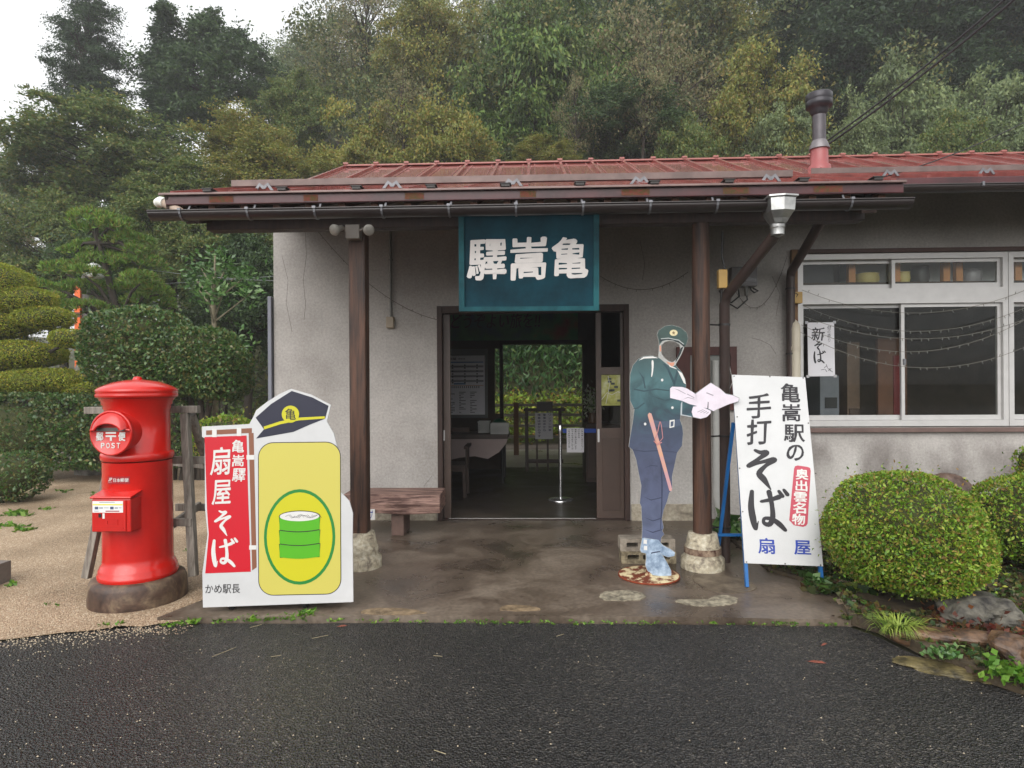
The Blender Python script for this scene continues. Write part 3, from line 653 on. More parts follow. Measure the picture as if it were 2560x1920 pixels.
rd = mb.build('sliding_door', brown_steel, B, .003)
mb = MB(); mb.box(xa - .01, xb + .01, YW + .064, YW + .069, zz(918) - .01, zz(775) + .01); mb.box(xa - .01, xb + .01, YW + .064, YW + .069, zz(1070) - .01, zz(936) + .01); mb.build('glass_pane', glass, rd)
mb = MB(); mb.prism(rrect(X0 + .012, zz(1105), X0 + .032, zz(1072), .008), 0, .005, Fd); mb.build('handle', alu, rd)
mb = MB(); mb.box(X0 + .06, X1 - .035, YW + .044, YW + .0495, .12, zz(1095)); mb.build('kick_panel', M('kick_panel', S(66, 50, 42), .5, .1, 5), rd, .003)
# aluminium window band of the right wing
def win_unit(x0, x1, big=True):
    w = MB(); zt0, zt1 = 2.375, WZ1 - .012; t = .05
    w.prism([(x0, WZ0 + .01), (x1, WZ0 + .01), (x1, WZ1 - .005), (x0, WZ1 - .005)], -.09, .018, FW,
            [[(x0 + t, WZ0 + .07), (x1 - t, WZ0 + .07), (x1 - t, 2.245), (x0 + t, 2.245)], [(x0 + t, 2.40), (x1 - t, 2.40), (x1 - t, 2.70), (x0 + t, 2.70)]])
    wf = w.build('window', alu, B, .003); xm = x0 + (x1 - x0) * .515
    for (a, b, za, zb, yy) in ((x0 + t, xm + .03, WZ0 + .07, 2.245, .05), (xm - .03, x1 - t, WZ0 + .07, 2.245, .012), (x0 + t, xm - .08, 2.40, 2.70, .05), (xm - .12, x1 - t, 2.40, 2.70, .012)):
        m_ = MB(); e = .036
        m_.prism([(a + .002, za + .002), (b - .002, za + .002), (b - .002, zb - .002), (a + .002, zb - .002)], -yy - .03, -yy, FW, [[(a + e, za + e + .015), (b - e, za + e + .015), (b - e, zb - e), (a + e, zb - e)]])
        m_.build('sash', alu, wf, .002)
        m_ = MB(); m_.box(a + e - .008, b - e + .008, YW + yy + .012, YW + yy + .016, za + e + .006, zb - e + .008); m_.build('pane', glass, wf)
    m_ = MB(); m_.box(xm - .012, xm + .012, YW - .004, YW + .0118, 1.62, 1.68); m_.build('latch', zinc, wf)
win_unit(WX0 + .003, 4.80); win_unit(4.806, 6.90); win_unit(6.906, 8.895)
mb = MB(); mb.box(WX0 - .02, XR - .28, YW - .05, YW - .003, WZ0 - .05, WZ0 - .005); mb.build('window_sill', M('sill', S(104, 84, 78), .5, .2, 6), B, .004)
mb = MB(); mb.box(WX0 - .06, XR - .28, YW - .035, YW - .003, WZ1 + .003, WZ1 + .045); mb.build('lintel_trim', M('lintel', S(74, 50, 44), .6, .2, 6), B, .003)

# ================================================================== THINGS ON THE PORCH AND IN FRONT
white_paint = M('white_board', S(196, 196, 196), .35, .05, 3)
black_ink = M('black_ink', S(34, 31, 36), .5, 0)
white_ink = M('white_ink', S(210, 208, 204), .5, 0)
blue_ink = M('blue_ink', S(38, 62, 150), .5, 0)
# ---- red cylindrical post box
red_paint = M('post_red', S(188, 20, 12), .26, .10, 2.2, .05, 60, spec=.55, coat=.25, col2=S(206, 30, 18))
c0 = CR @ Vector((-.600 * 4.25, 0, -4.25)); pbx, pby = c0.x, c0.y
T = thing('post_box', 'red cylindrical post box on a round concrete base', 'post box', (pbx, pby, .0)); T.scale = (1, 1, 1.043)
mb = MB(); mb.lathe([(.285, -.09), (.297, -.03), (.298, .06), (.293, .125), (.28, .158), (.262, .166), (.1, .168)], 48)
mb.build('concrete_base', concrete_mat("damp_base", S(44, 30, 26), S(78, 58, 46), S(122, 104, 82), (.4, .7), 7), T, world=False)
mb = MB(); mb.lathe([(.24, .166), (.243, .175), (.243, .196), (.236, .203), (.236, .222), (.23, .23), (.222, .25), (.214, .258), (.212, .30), (.209, .905), (.212, .912)], 64); body = mb.build('body', red_paint, T, world=False)
mb = MB(); mb.lathe([(.209, .918), (.217, .922), (.220, .935), (.220, .955), (.214, .966), (.197, .972), (.196, 1.24), (.203, 1.248), (.203, 1.268), (.212, 1.275), (.212, 1.295), (.222, 1.303), (.228, 1.315)], 64); mb.build('neck', red_paint, T, world=False)
mb = MB(); mb.lathe([(.228, 1.316), (.244, 1.322), (.247, 1.336), (.240, 1.348), (.243, 1.353), (.246, 1.366), (.235, 1.378), (.2, 1.396), (.14, 1.418), (.07, 1.431), (.03, 1.434), (.028, 1.442), (.022, 1.452), (.0, 1.456)], 64); mb.build('cap', red_paint, T, world=False)
# mouth disc facing the road
Fz = Matrix.Translation((0, -.165, 1.105)) @ Matrix.Rotation(PI / 2, 4, 'X')
mb = MB(); mb.lathe([(.128, -.03), (.124, .05), (.124, .088), (.134, .092), (.139, .098), (.139, .106), (.133, .111), (.126, .109), (.121, .104), (.0, .104)], 56, Fz); disc = mb.build('mouth_disc', red_paint, T, world=False)
mb = MB(); V = []; F = []; n = 18                          # hood over the slot
for i in range(n + 1):
    a = math.radians(12 + 156 * i / n)
    for r, dz in ((.122, .104), (.118, .128), (.100, .146), (.086, .150), (.084, .142)):
        V.append((r * math.cos(a) * .95, .008 + (r - (.0 if dz < .13 else .004)) * math.sin(a) * (.98 if dz < .11 else .86 if dz < .14 else .62), dz))
for i in range(n):
    for j in range(4): a = i * 5 + j; F.append((a, a + 1, a + 6, a + 5))
mb.add(V, F, True, 0, Fz); mb.tube([Fz @ Vector((-.128, .018, .112)), Fz @ Vector((-.1, .024, .118))], .008, 8); mb.tube([Fz @ Vector((.128, .018, .112)), Fz @ Vector((.1, .024, .118))], .008, 8); mb.build('slot_hood', red_paint, disc, world=False)
mb = MB(); mb.box(-.088, .088, .012, .034, .1045, .112, 0, Fz); mb.build('slot_flap', M('slot_steel', S(92, 88, 84), .4, .2, 12, metal=.5), disc, world=False)
mb = MB()
put_text(mb, '郵', (-.098, -.048, -.048, .008), .1062, .05, T=Fz); put_text(mb, '便', (.046, -.048, .096, .008), .1062, .05, T=Fz)
mb.box(-.034, .034, -.003, .007, .106, .1075, 0, Fz); mb.box(-.034, .034, -.023, -.013, .106, .1075, 0, Fz); mb.box(-.0065, .0065, -.046, -.0235, .106, .1075, 0, Fz)
for k, ch in enumerate('POST'): put_text(mb, ch, (-.066 + k * .034, -.092, -.041 + k * .034, -.058), .1062, .05, T=Fz)
mb.build('lettering', white_ink, disc, world=False)
cyl = lambda x, y, z: ((.2105 + z) * math.sin(x / .21), -(.2105 + z) * math.cos(x / .21), y)
mb = MB(); gx = [-.075 + .15 * i / 10 for i in range(11)]
V = [cyl(x, y, .0012) for x in gx for y in (.785, .832)]; mb.add(V, [(2 * i, 2 * i + 2, 2 * i + 3, 2 * i + 1) for i in range(10)], True); mb.build('post_sticker', M('sticker_red', S(150, 12, 22), .35, 0), body, world=False)
mb = MB(); put_text(mb, '日本郵便', (-.028, .797, .068, .821), .002, .012, fn=cyl); put_text(mb, 'P', (-.05, .803, -.036, .825), .002, .1, .2, fn=cyl); put_text(mb, 'J', (-.066, .803, -.052, .825), .002, .1, .2, fn=cyl); put_text(mb, 'POST', (-.068, .793, -.038, .799), .002, .0, fn=cyl)
mb.build('lettering', white_ink, body, world=False)
mb = MB(); mb.box(-.128, .128, -.275, -.14, .50, .705); cb = mb.build('collection_box', red_paint, T, .008, world=False)
mb = MB(); mb.add([(-.134, -.285, .705), (.134, -.285, .705), (.134, -.12, .742), (-.134, -.12, .742), (-.134, -.285, .718), (.134, -.285, .718), (.134, -.12, .755), (-.134, -.12, .755)], [(0, 3, 2, 1), (4, 5, 6, 7), (0, 1, 5, 4), (1, 2, 6, 5), (2, 3, 7, 6), (3, 0, 4, 7)]); mb.build('box_lid', red_paint, cb, .005, world=False)
mb = MB(); mb.box(-.118, .1, -.2815, -.2755, .508, .698); dr = mb.build('box_door', red_paint, cb, .002, world=False)
mb = MB(); mb.box(-.11, .085, -.284, -.2815, .523, .531); mb.box(-.024, .05, -.2845, -.2815, .545, .552); mb.box(-.024, .05, -.2845, -.2815, .573, .58); mb.box(-.024, -.018, -.2845, -.2815, .552, .573); mb.box(.044, .05, -.2845, -.2815, .552, .573); mb.build('door_handle', red_paint, dr, world=False)
Fb = frame((0, -.2816, 0), (1, 0, 0), (0, 0, 1))
mb = MB(); mb.prism([(-.116, .622), (.083, .622), (.083, .692), (-.116, .692)], .0, .001, Fb); nl = mb.build('notice_sticker', M('sticker_white', S(222, 222, 220), .4, 0), dr, world=False)
mb = MB(); mb.prism([(-.114, .667), (.081, .667), (.081, .674), (-.114, .674)], .001, .0018, Fb); mb.build('yellow_bar', M('sticker_yellow', S(228, 206, 60), .4, 0), nl, world=False)
mb = MB()
for x in (-.1, 0): mb.prism([(x, .642), (x + .022, .642), (x + .022, .658), (x, .658)], .001, .0018, Fb)
for x, y, l in ((-.07, .684, .1), (-.072, .652, .025), (-.072, .646, .025), (-.04, .65, .03), (.03, .652, .02), (.03, .646, .02), (.056, .65, .018), (-.105, .63, .03)): mb.prism([(x, y), (x + l, y), (x + l, y + .0025), (x, y + .0025)], .001, .0018, Fb)
mb.build('print', M('sticker_print', S(70, 80, 110), .5, 0), nl, world=False)
mb = MB(); mb.prism([(-.03, .628), (.06, .628), (.06, .634), (-.03, .634)], .001, .0018, Fb); mb.build('red_bar', MATS['sticker_red'], nl, world=False)
mb = MB(); mb.prism(rrect(-.075, .592, -.058, .616, .004), 0, .004, Fb); mb.build('keyhole', M('dark_lock', S(30, 24, 26), .4, 0), dr, world=False)
mb = MB(); mb.prism([(-.05, .585), (-.036, .585), (-.036, .618), (-.05, .618)], 0, .002, Fb); mb.build('key_tag', white_ink, dr, world=False)

# ---- weathered grey trestle behind the post box
grey_wood = M('grey_wood', S(112, 104, 94), .8, .3, 5, .5, 40, col2=S(150, 144, 134), stretch=(7, 7, .8))
tr = thing('wooden_trestle', 'weathered grey timber trestle behind the red post box', 'trestle', (G(470, 1445).x, G(470, 1445).y + .1, 0))
b1 = P(430, 1026, 4.42); b2 = P(492, 1022, 4.42)
yy = 4.42
mb = MB(); mb.beam(P(215, 1026, yy), P(497, 1023, yy), .05, .05); mb.build('top_rail', grey_wood, tr, .003)
mb = MB(); mb.beam(P(463, 1034, yy), P(484, 1440, 4.30), .055, .05); mb.build('leg', grey_wood, tr, .003)
mb = MB(); mb.beam(P(478, 1036, yy + .03), P(545, 1240, 4.9), .05, .045); mb.build('leg', grey_wood, tr, .003)
mb = MB(); mb.beam(P(300, 1036, yy), P(216, 1445, 4.30), .05, .05); mb.build('leg', grey_wood, tr, .003)
for a, b, ya, yb_ in (((425, 1150), (515, 1150), 4.46, 4.55), ((425, 1155), (515, 1163), 4.9, 4.9), ((420, 1320), (500, 1262), 4.4, 4.75), ((425, 1305), (480, 1306), 4.32, 4.32), ((440, 1268), (590, 1268), 4.75, 4.75)):
    mb = MB(); mb.beam(P(*a, ya), P(*b, yb_), .03, .055); mb.build('cross_rail', grey_wood, tr, .003)

# ---- cut-out shop board with the red banner (the cartoon animal on it is left out)
o = G(507, 1517, .07); o2 = G(881, 1509, .07)
FBd = frame(o, Vector(o2) - Vector(o), (0, .012, 1))
K = lambda zx, zy: LF(FBd, 200 + zx * .434, 880 + zy * .434)
sb = thing('shop_board', 'white cut-out board with red banner, navy cap and green noodle boxes', 'sign board', (FBd.translation + Vector((.4, 0, 0))) * 1)
outl = [K(*p) for p in [(708, 1472), (705, 1270), (735, 1050), (720, 900), (718, 495), (703, 490), (702, 430), (975, 415), (1000, 370), (1015, 335), (1080, 285), (1150, 242), (1215, 212), (1330, 245), (1445, 305), (1422, 400), (1462, 470), (1490, 580), (1480, 680), (1445, 770), (1505, 810), (1552, 860), (1572, 930), (1570, 1050), (1572, 1250), (1574, 1440)]]
mb = MB(); mb.prism(outl, -.012, 0, FBd); pan = mb.build('panel', white_paint, sb)
mb = MB(); mb.prism([K(*p) for p in [(718, 490), (960, 481), (968, 800), (984, 1265), (722, 1275), (742, 1050), (732, 900)]], .0005, .0015, FBd); ban = mb.build('banner', M('banner_red', S(190, 14, 34), .4, 0), pan)
mb = MB(); mb.prism([K(*p) for p in [(727, 452), (990, 438), (990, 466), (727, 478)]], .0005, .0012, FBd); mb.prism([K(*p) for p in [(972, 467), (1000, 466), (1018, 1240), (992, 1258)]], .0005, .0012, FBd); mb.build('banner_pole', M('print_brown', S(128, 82, 60), .4, 0), pan)
mb = MB()
for r in ((762, 443, 788, 490), (904, 436, 930, 484), (960, 593, 1006, 620), (975, 1113, 1016, 1138)):
    a = K(r[0], r[3]); b = K(r[2], r[1]); mb = MB(); mb.prism([a, (b[0], a[1]), b, (a[0], b[1])], .0016, .0026, FBd); mb.build('banner_tab', white_ink, pan)
mb = MB()
for ch, r in (('亀', (874, 505, 948, 580)), ('嵩', (876, 590, 948, 660)), ('驛', (878, 668, 955, 748))): put_text(mb, ch, K(r[0], r[3]) + K(r[2], r[1]), .0022, .03, .08, T=FBd)
for ch, r in (('扇', (752, 545, 868, 710)), ('屋', (762, 735, 872, 880)), ('そ', (772, 905, 866, 1062)), ('ば', (762, 1070, 908, 1240))):
    if ch in 'そば': brush(mb, SO if ch == 'そ' else BA, SOB if ch == 'そ' else BAB, K(r[0], r[3]) + K(r[2], r[1]), .0022, FBd)
    else: put_text(mb, ch, K(r[0], r[3]) + K(r[2], r[1]), .0022, .028, .06, T=FBd, rot=.04)
mb.build('lettering', white_ink, ban)
mb = MB(); put_text(mb, 'かめ駅長', K(722, 1392) + K(922, 1336), .001, .0015, T=FBd); mb.build('lettering', black_ink, pan)
mb = MB(); mb.prism([K(*p) for p in [(1012, 378), (1100, 300), (1220, 224), (1340, 262), (1432, 310), (1412, 384), (1320, 420), (1230, 460), (1015, 498), (1060, 445)]], .0005, .0014, FBd); cap = mb.build('navy_cap', M('print_navy', S(22, 24, 46), .4, 0), pan)
mb = MB(); mb.prism([K(*p) for p in [(1058, 430), (1150, 400), (1260, 378), (1410, 370), (1412, 383), (1260, 394), (1155, 416), (1062, 446)]], .0015, .0022, FBd); mb.build('yellow_band', M('print_yellow', S(192, 186, 28), .4, 0), cap)
c = K(1213, 358); r = K(1263, 358)[0] - c[0]
mb = MB(); mb.prism(ell(c[0], c[1], r, r), .0023, .003, FBd); em = mb.build('emblem', MATS['print_yellow'], cap)
mb = MB(); put_text(mb, '亀', (c[0] - r * .62, c[1] - r * .66, c[0] + r * .62, c[1] + r * .66), .0034, .01, T=FBd); mb.build('lettering', black_ink, em)
pale = M('print_pale_yellow', S(194, 184, 88), .4, 0)
a = K(1032, 1400); b = K(1530, 520)
mb = MB(); mb.prism(rrect(a[0] - .005, a[1] - .005, b[0] - .03, b[1] + .005, .095, 8), .0002, .0007, FBd); mb.build('field_outline', black_ink, pan)
mb = MB(); mb.prism(rrect(a[0], a[1], b[0] - .035, b[1], .09, 8), .0008, .0013, FBd); fld = mb.build('colour_field', pale, pan)
cx0, cy0 = (a[0] + b[0] - .035) / 2, a[1] + .36
mb = MB(); mb.prism(ell(cx0, cy0, .222, .30, 40), .0014, .0017, FBd); mb.build('green_border', M('print_dark_green', S(30, 122, 52), .4, 0), fld)
mb = MB(); mb.prism(ell(cx0, cy0, .204, .28, 40), .0018, .0021, FBd); mb.build('lower_field', MATS['print_yellow'], fld)
gm = M('print_green', S(80, 164, 26), .4, 0); cc = (cx0, cy0 + .13); rw = .125
mb = MB(); mb.prism(ell(cc[0], cc[1], rw + .004, .036), .0026, .0034, FBd)
for k in range(3): y1 = cc[1] - .086 * k; y0 = y1 - .087; mb.prism([(cc[0] - rw - .004, y1), (cc[0] - rw + .002, y0), (cc[0] + rw - .002, y0), (cc[0] + rw + .004, y1)], .0020 + .0001 * (2 - k), .0026, FBd)
mb.build('outline', black_ink, fld)
mb = MB()
for k in range(3):
    y1 = cc[1] - .003 - .086 * k; y0 = y1 - .080; ar = [(cc[0] - rw + 2 * rw * i / 10, y1 - .012 * math.sin(PI * i / 10)) for i in range(11)]
    br = [(cc[0] + rw - 2 * rw * i / 10, y0 - .012 * math.sin(PI * i / 10)) for i in range(11)]
    mb.prism((ar + br)[::-1], .0030 + .0001 * (2 - k), .0036 + .0001 * (2 - k), FBd)
nb = mb.build('noodle_boxes', gm, fld)
mb = MB(); mb.prism(ell(cc[0], cc[1], rw - .002, .031), .004, .0044, FBd); nd = mb.build('noodles', white_ink, nb)
mb = MB()
for k in range(7):
    x = cc[0] - rw * .7 + k * rw * .22; pts = [FBd @ Vector((x + .02 * t, cc[1] + .012 * math.sin(k * 1.7 + t * 2.2), .0048)) for t in range(4)]; mb.tube(pts, .0011, 5)
mb.build('noodle_lines', black_ink, nd)
blk = M('black_rubber', S(24, 24, 24), .6, .1, 9)
for u, v in ((.16, -.05), (.62, -.05), (.16, -.36), (.66, -.36)):
    q = FBd @ Vector((u, 0, v)); mb = MB(); mb.lathe([(.0, -.012), (.028, -.012), (.03, -.008), (.03, .008), (.028, .012), (.0, .012)], 18, Matrix.Translation((q.x, q.y, .062)) @ Matrix.Rotation(PI / 2, 4, 'Y')); mb.box(q.x - .016, q.x + .016, q.y - .01, q.y + .016, .075, .098); mb.build('caster', blk, sb)
mb = MB(); mb.box(.08, .80, .027, .053, -.45, -.02, 0, FBd); mb.build('dolly', M('dolly_grey', S(92, 98, 108), .5, .1, 7), sb, .006)
for u in (.2, .6): mb = MB(); mb.box(u - .02, u + .02, .054, .85, -.034, -.0135, 0, FBd); mb.build('brace', grey_wood, sb)
mb = MB(); mb.beam(FBd @ Vector((.4, .75, -.05)), FBd @ Vector((.4, .06, -.40)), .04, .03); mb.build('strut', grey_wood, sb)

# ---- flat policeman cut-out with an open face hole on a rusty plate
pf = G(1622, 1440, .03); yp = pf.y - .05
Fp = frame((pf.x, yp, .03), (1, 0, 0), (0, 0, 1))
Q = lambda zx, zy: LF(Fp, 1480 + zx * .4339, 780 + zy * .434)
QL = lambda L: [Q(*p) for p in L]
po = thing('policeman_cutout', 'flat cut-out board of a standing policeman with an empty face hole reading a white notebook', 'cut-out figure', (pf.x, pf.y, .03))
hat = [(375, 130), (385, 105), (420, 82), (460, 75), (510, 90), (545, 120), (553, 150), (545, 180), (532, 202), (512, 178), (480, 163), (440, 158), (405, 168), (388, 190), (385, 165)]
outer = [(375, 130), (385, 105), (420, 82), (460, 75), (510, 90), (545, 120), (553, 150), (545, 180), (530, 202), (526, 216), (515, 242), (502, 266), (487, 290), (480, 305), (496, 325), (518, 350), (535, 385), (541, 415), (540, 440), (568, 455), (597, 470), (640, 440), (685, 408), (735, 440), (770, 470), (810, 478), (848, 495), (845, 515), (790, 530), (720, 560), (700, 572), (682, 566), (684, 582), (660, 605), (625, 615), (580, 605), (545, 600), (509, 594), (506, 620), (520, 660), (524, 700), (518, 770), (490, 810), (475, 880), (460, 950), (462, 1025), (445, 1040), (432, 1090), (412, 1140), (402, 1190), (412, 1240), (405, 1260), (415, 1280), (398, 1300), (395, 1330), (410, 1345), (450, 1365), (478, 1385), (475, 1405), (440, 1412), (408, 1402), (430, 1440), (455, 1490), (457, 1518), (400, 1523), (350, 1515), (320, 1490), (308, 1460), (312, 1420), (310, 1390), (285, 1385), (277, 1370), (288, 1310), (290, 1240), (285, 1120), (276, 1100), (285, 1000), (270, 930), (255, 850), (235, 795), (213, 775), (220, 720), (235, 640), (245, 560), (220, 510), (218, 430), (220, 360), (235, 310), (265, 272), (300, 254), (350, 252), (382, 262), (385, 235), (387, 190), (385, 165)]
face = [(400, 190), (420, 172), (445, 166), (480, 171), (506, 190), (509, 215), (499, 248), (484, 274), (466, 289), (440, 282), (416, 262), (400, 238)]
ow = QL(outer); mb = MB(); mb.prism(off_poly(ow, .0018), -.008, 0, Fp, [QL(face)]); cut = mb.build('card', M('cut_card', S(160, 160, 156), .5, .1, 9), po)
def patch(name, L, z, mat, par=None, sm=0, holes=()):
    mb = MB(); pl = QL(L); pl = smooth_poly(pl, sm) if sm else pl; mb.prism(pl, max(z - .0008, .0003), z, Fp, holes); return mb.build(name, mat, par or cut)
def uniform_mat():
    m, nt, b = newmat('printed_uniform'); tc = N(nt, "ShaderNodeTexCoord"); sx = N(nt, "ShaderNodeSeparateXYZ"); nt.links.new(tc.outputs['Object'], sx.inputs[0])
    nz = N(nt, "ShaderNodeTexNoise"); nz.inputs['Scale'].default_value = 6; nz.inputs['Detail'].default_value = 4; nz.inputs['Distortion'].default_value = 1.5; nt.links.new(tc.outputs['Object'], nz.inputs[0])
    ad = N(nt, "ShaderNodeMath", operation='MULTIPLY_ADD'); nt.links.new(nz.outputs[0], ad.inputs[0]); ad.inputs[1].default_value = .35; nt.links.new(sx.outputs[2], ad.inputs[2])
    mr = N(nt, "ShaderNodeMapRange"); mr.inputs[1].default_value = .55; mr.inputs[2].default_value = 1.75; nt.links.new(ad.outputs[0], mr.inputs[0])
    r = ramp(nt, mr.outputs[0], [(0, S(82, 90, 116)), (.35, S(66, 72, 96)), (.58, S(54, 64, 84)), (.70, S(46, 76, 84)), (.9, S(62, 96, 100)), (1, S(54, 80, 82))])
    v = ramp(nt, nz.outputs[0], [(.35, (.72, .72, .72, 1)), (.62, (1.15, 1.15, 1.15, 1))]); mx = N(nt, "ShaderNodeMix", data_type='RGBA', blend_type='MULTIPLY'); mx.inputs[0].default_value = 1
    nt.links.new(r.outputs[0], mx.inputs[6]); nt.links.new(v.outputs[0], mx.inputs[7]); nt.links.new(mx.outputs[2], b.inputs['Base Color']); b.inputs['Roughness'].default_value = .5; return m
uni = uniform_mat()
patch('printed_cap', hat, .0012, M('print_cap', S(44, 66, 62), .5, .2, 20))
iA, iB, iC = outer.index((480, 305)), outer.index((395, 1330)), outer.index((285, 1385)); iD = outer.index((382, 262))
suit = outer[iA:iB + 1] + [(382, 1312), (300, 1300)] + outer[outer.index((288, 1310)):iD + 1] + [(400, 275), (430, 300), (462, 320)]
suit_p = QL(suit)
mb = MB(); mb.prism(suit_p, .0003, .0010, Fp); tun = mb.build('printed_uniform', uni, cut)
pinkw = M('print_glove', S(214, 204, 214), .5, .06, 14)
patch('printed_glove', [(450, 440), (462, 430), (520, 432), (545, 440), (575, 458), (600, 476), (600, 540), (560, 530), (520, 512), (480, 502), (450, 495)], .0018, pinkw)
bkp = patch('printed_notebook', [(597, 472), (640, 440), (685, 409), (735, 440), (770, 472), (810, 480), (847, 496), (843, 514), (790, 530), (720, 560), (700, 571), (668, 556), (600, 540)], .0018, pinkw)
patch('notebook_line', [(664, 556), (667, 516), (671, 520), (670, 556)], .0024, black_ink, bkp)
patch('print', [(660, 462), (700, 478), (698, 484), (658, 468)], .0024, M('print_grey', S(150, 144, 152), .5, 0), bkp)
patch('printed_glove', [(582, 545), (620, 540), (664, 560), (683, 568), (684, 582), (660, 605), (625, 614), (582, 604), (574, 575)], .0024, pinkw)
patch('sleeve_edge', [(509, 594), (512, 530), (520, 510), (518, 590), (572, 600), (572, 606)], .0018, M('print_edge', S(170, 176, 180), .5, 0), tun)
patch('printed_strap', [(342, 275), (356, 280), (354, 330), (346, 375), (340, 372), (345, 330)], .0018, white_ink, tun, 1)
patch('shirt_collar', [(440, 300), (455, 312), (478, 320), (490, 330), (466, 322), (448, 316)], .0018, white_ink, tun)
patch('printed_neck', [(428, 284), (450, 292), (476, 290), (470, 308), (458, 314), (444, 304)], .0018, M('print_skin', S(196, 136, 112), .5, .1, 20), tun)
patch('ear', [(389, 195), (397, 192), (399, 225), (390, 228)], .0012, MATS['print_skin'])
patch('lapel', [(408, 300), (432, 330), (470, 420), (476, 400), (440, 318), (420, 296)], .0015, M('print_lapel', S(36, 62, 70), .5, .2, 20), tun)
patch('lapel', [(500, 345), (478, 420), (472, 436), (470, 426), (476, 380), (488, 335)], .0015, MATS['print_lapel'], tun)
patch('shoulder_cord', [(298, 258), (350, 255), (382, 266), (350, 266), (300, 268), (268, 280)], .0016, white_ink, tun)
patch('shoulder_cord', [(492, 335), (518, 352), (534, 386), (540, 416), (528, 408), (510, 370)], .0016, white_ink, tun)
belt = patch('printed_belt', [(330, 618), (400, 630), (460, 628), (506, 616), (508, 652), (460, 666), (400, 664), (330, 655)], .0015, M('print_belt', S(66, 78, 98), .4, .1, 10), tun)
bk = patch('buckle', [(447, 624), (476, 620), (474, 662), (446, 668)], .0021, white_ink, belt); patch('buckle_hole', [(453, 631), (470, 628), (468, 656), (452, 661)], .0025, MATS['print_belt'], bk)
patch('skirt_edge', [(236, 790), (300, 800), (380, 795), (440, 800), (490, 806), (490, 811), (440, 806), (380, 801), (300, 806), (238, 797)], .0015, M('print_fold', S(44, 50, 74), .5, .1, 20), tun)
patch('trouser_fold', [(398, 830), (408, 1000), (404, 1140), (396, 1250), (392, 1250), (398, 1130), (400, 1000), (392, 830)], .0015, MATS['print_fold'], tun)
for q in ((404, 392), (463, 551), (306, 645)): patch('button', [(q[0] + 7 * math.cos(a), q[1] + 8 * math.sin(a)) for a in [2 * PI * i / 12 for i in range(12)]], .0022, M('print_button', S(206, 206, 204), .4, 0), tun)
bd = patch('cap_badge', [(470 + 23 * math.cos(a), 120 + 18 * math.sin(a)) for a in [2 * PI * i / 16 for i in range(16)]], .0018, M('print_cream', S(206, 192, 150), .4, .1, 40))
patch('badge_star', [(470 + (11 if i % 2 else 5) * math.cos(a), 120 + (11 if i % 2 else 5) * math.sin(a)) for i, a in enumerate([-PI / 2 + PI * i / 5 + PI / 5 for i in range(10)])], .0024, M('print_bronze', S(110, 92, 60), .5, 0), bd)
patch('cap_peak', [(388, 160), (415, 148), (470, 152), (515, 170), (534, 196), (528, 200), (505, 180), (465, 163), (420, 160), (390, 174)], .0018, M('print_peak', S(30, 40, 42), .25, 0))
patch('peak_trim', [(396, 152), (440, 148), (500, 160), (530, 184), (527, 187), (498, 165), (440, 153), (398, 157)], .0023, M('print_trim', S(160, 166, 164), .4, 0))
patch('chin_strap', [(526, 200), (512, 240), (490, 276), (484, 286), (480, 283), (496, 250), (512, 205)], .0015, MATS['print_peak'])
bt = patch('baton', [(321, 590), (330, 580), (342, 585), (350, 610), (385, 735), (462, 1020), (456, 1032), (446, 1030), (370, 765), (322, 600)], .0022, M('print_baton', S(196, 150, 158), .4, .12, 6, col2=S(208, 156, 110)), tun)
mb = MB(); mb.tube([Fp @ Vector(Q(*p) + (.003,)) for p in ((390, 632), (378, 690), (362, 735), (380, 758), (408, 725), (400, 660), (394, 632))], .0028, 6); mb.tube([Fp @ Vector(Q(*p) + (.003,)) for p in ((356, 742), (375, 765), (402, 750))], .004, 6); mb.build('baton_cord', M('print_cord', S(190, 130, 130), .5, 0), bt)
shoe = M('print_shoe', S(112, 136, 164), .4, .28, 18, col2=S(168, 186, 206))
patch('printed_boot', [(382, 1312), (396, 1332), (412, 1347), (450, 1366), (477, 1387), (474, 1404), (440, 1411), (406, 1400), (384, 1380)], .0014, shoe)
patch('printed_boot', [(290, 1302), (382, 1312), (384, 1380), (406, 1404), (430, 1440), (455, 1490), (456, 1517), (400, 1522), (350, 1514), (321, 1489), (309, 1460), (313, 1420), (311, 1390), (286, 1384), (278, 1370)], .0011, shoe)
for zz_ in ((298, 1310), (300, 1346)): patch('boot_buckle', [(zz_[0], zz_[1]), (zz_[0] + 18, zz_[1] + 2), (zz_[0] + 18, zz_[1] + 26), (zz_[0] - 2, zz_[1] + 24)], .0018, white_ink)
for k in range(4): patch('glove_line', [(606 + k * 17, 575 + k * 3), (640 + k * 10, 560 + k * 5), (643 + k * 10, 562 + k * 5), (609 + k * 17, 578 + k * 3)], .003, MATS['print_grey'])
for L in ([(470, 440), (500, 448), (540, 470), (538, 473), (498, 452)], [(520, 505), (552, 490), (590, 500), (590, 503), (552, 494)], [(548, 470), (590, 492), (588, 496), (546, 474)]): patch('glove_line', L, .0024, MATS['print_grey'])
for L in ([(240, 440), (300, 452), (370, 440), (446, 450), (446, 456), (370, 448), (300, 460), (240, 448)], [(330, 480), (420, 505), (448, 500), (448, 508), (418, 513)], [(262, 330), (300, 380), (310, 440), (302, 440), (292, 384)], [(230, 560), (262, 548), (300, 520), (304, 526), (264, 558)], [(300, 900), (340, 880), (380, 886), (380, 890), (340, 886)], [(290, 1060), (340, 1080), (400, 1066), (400, 1072), (340, 1086)], [(296, 1180), (350, 1200), (396, 1186), (396, 1192), (350, 1206)], [(296, 1250), (350, 1266), (402, 1250), (402, 1256), (350, 1273)]): patch('cloth_fold', L, .0014, MATS['print_fold'] if L[0][1] > 600 else MATS['print_lapel'], tun)
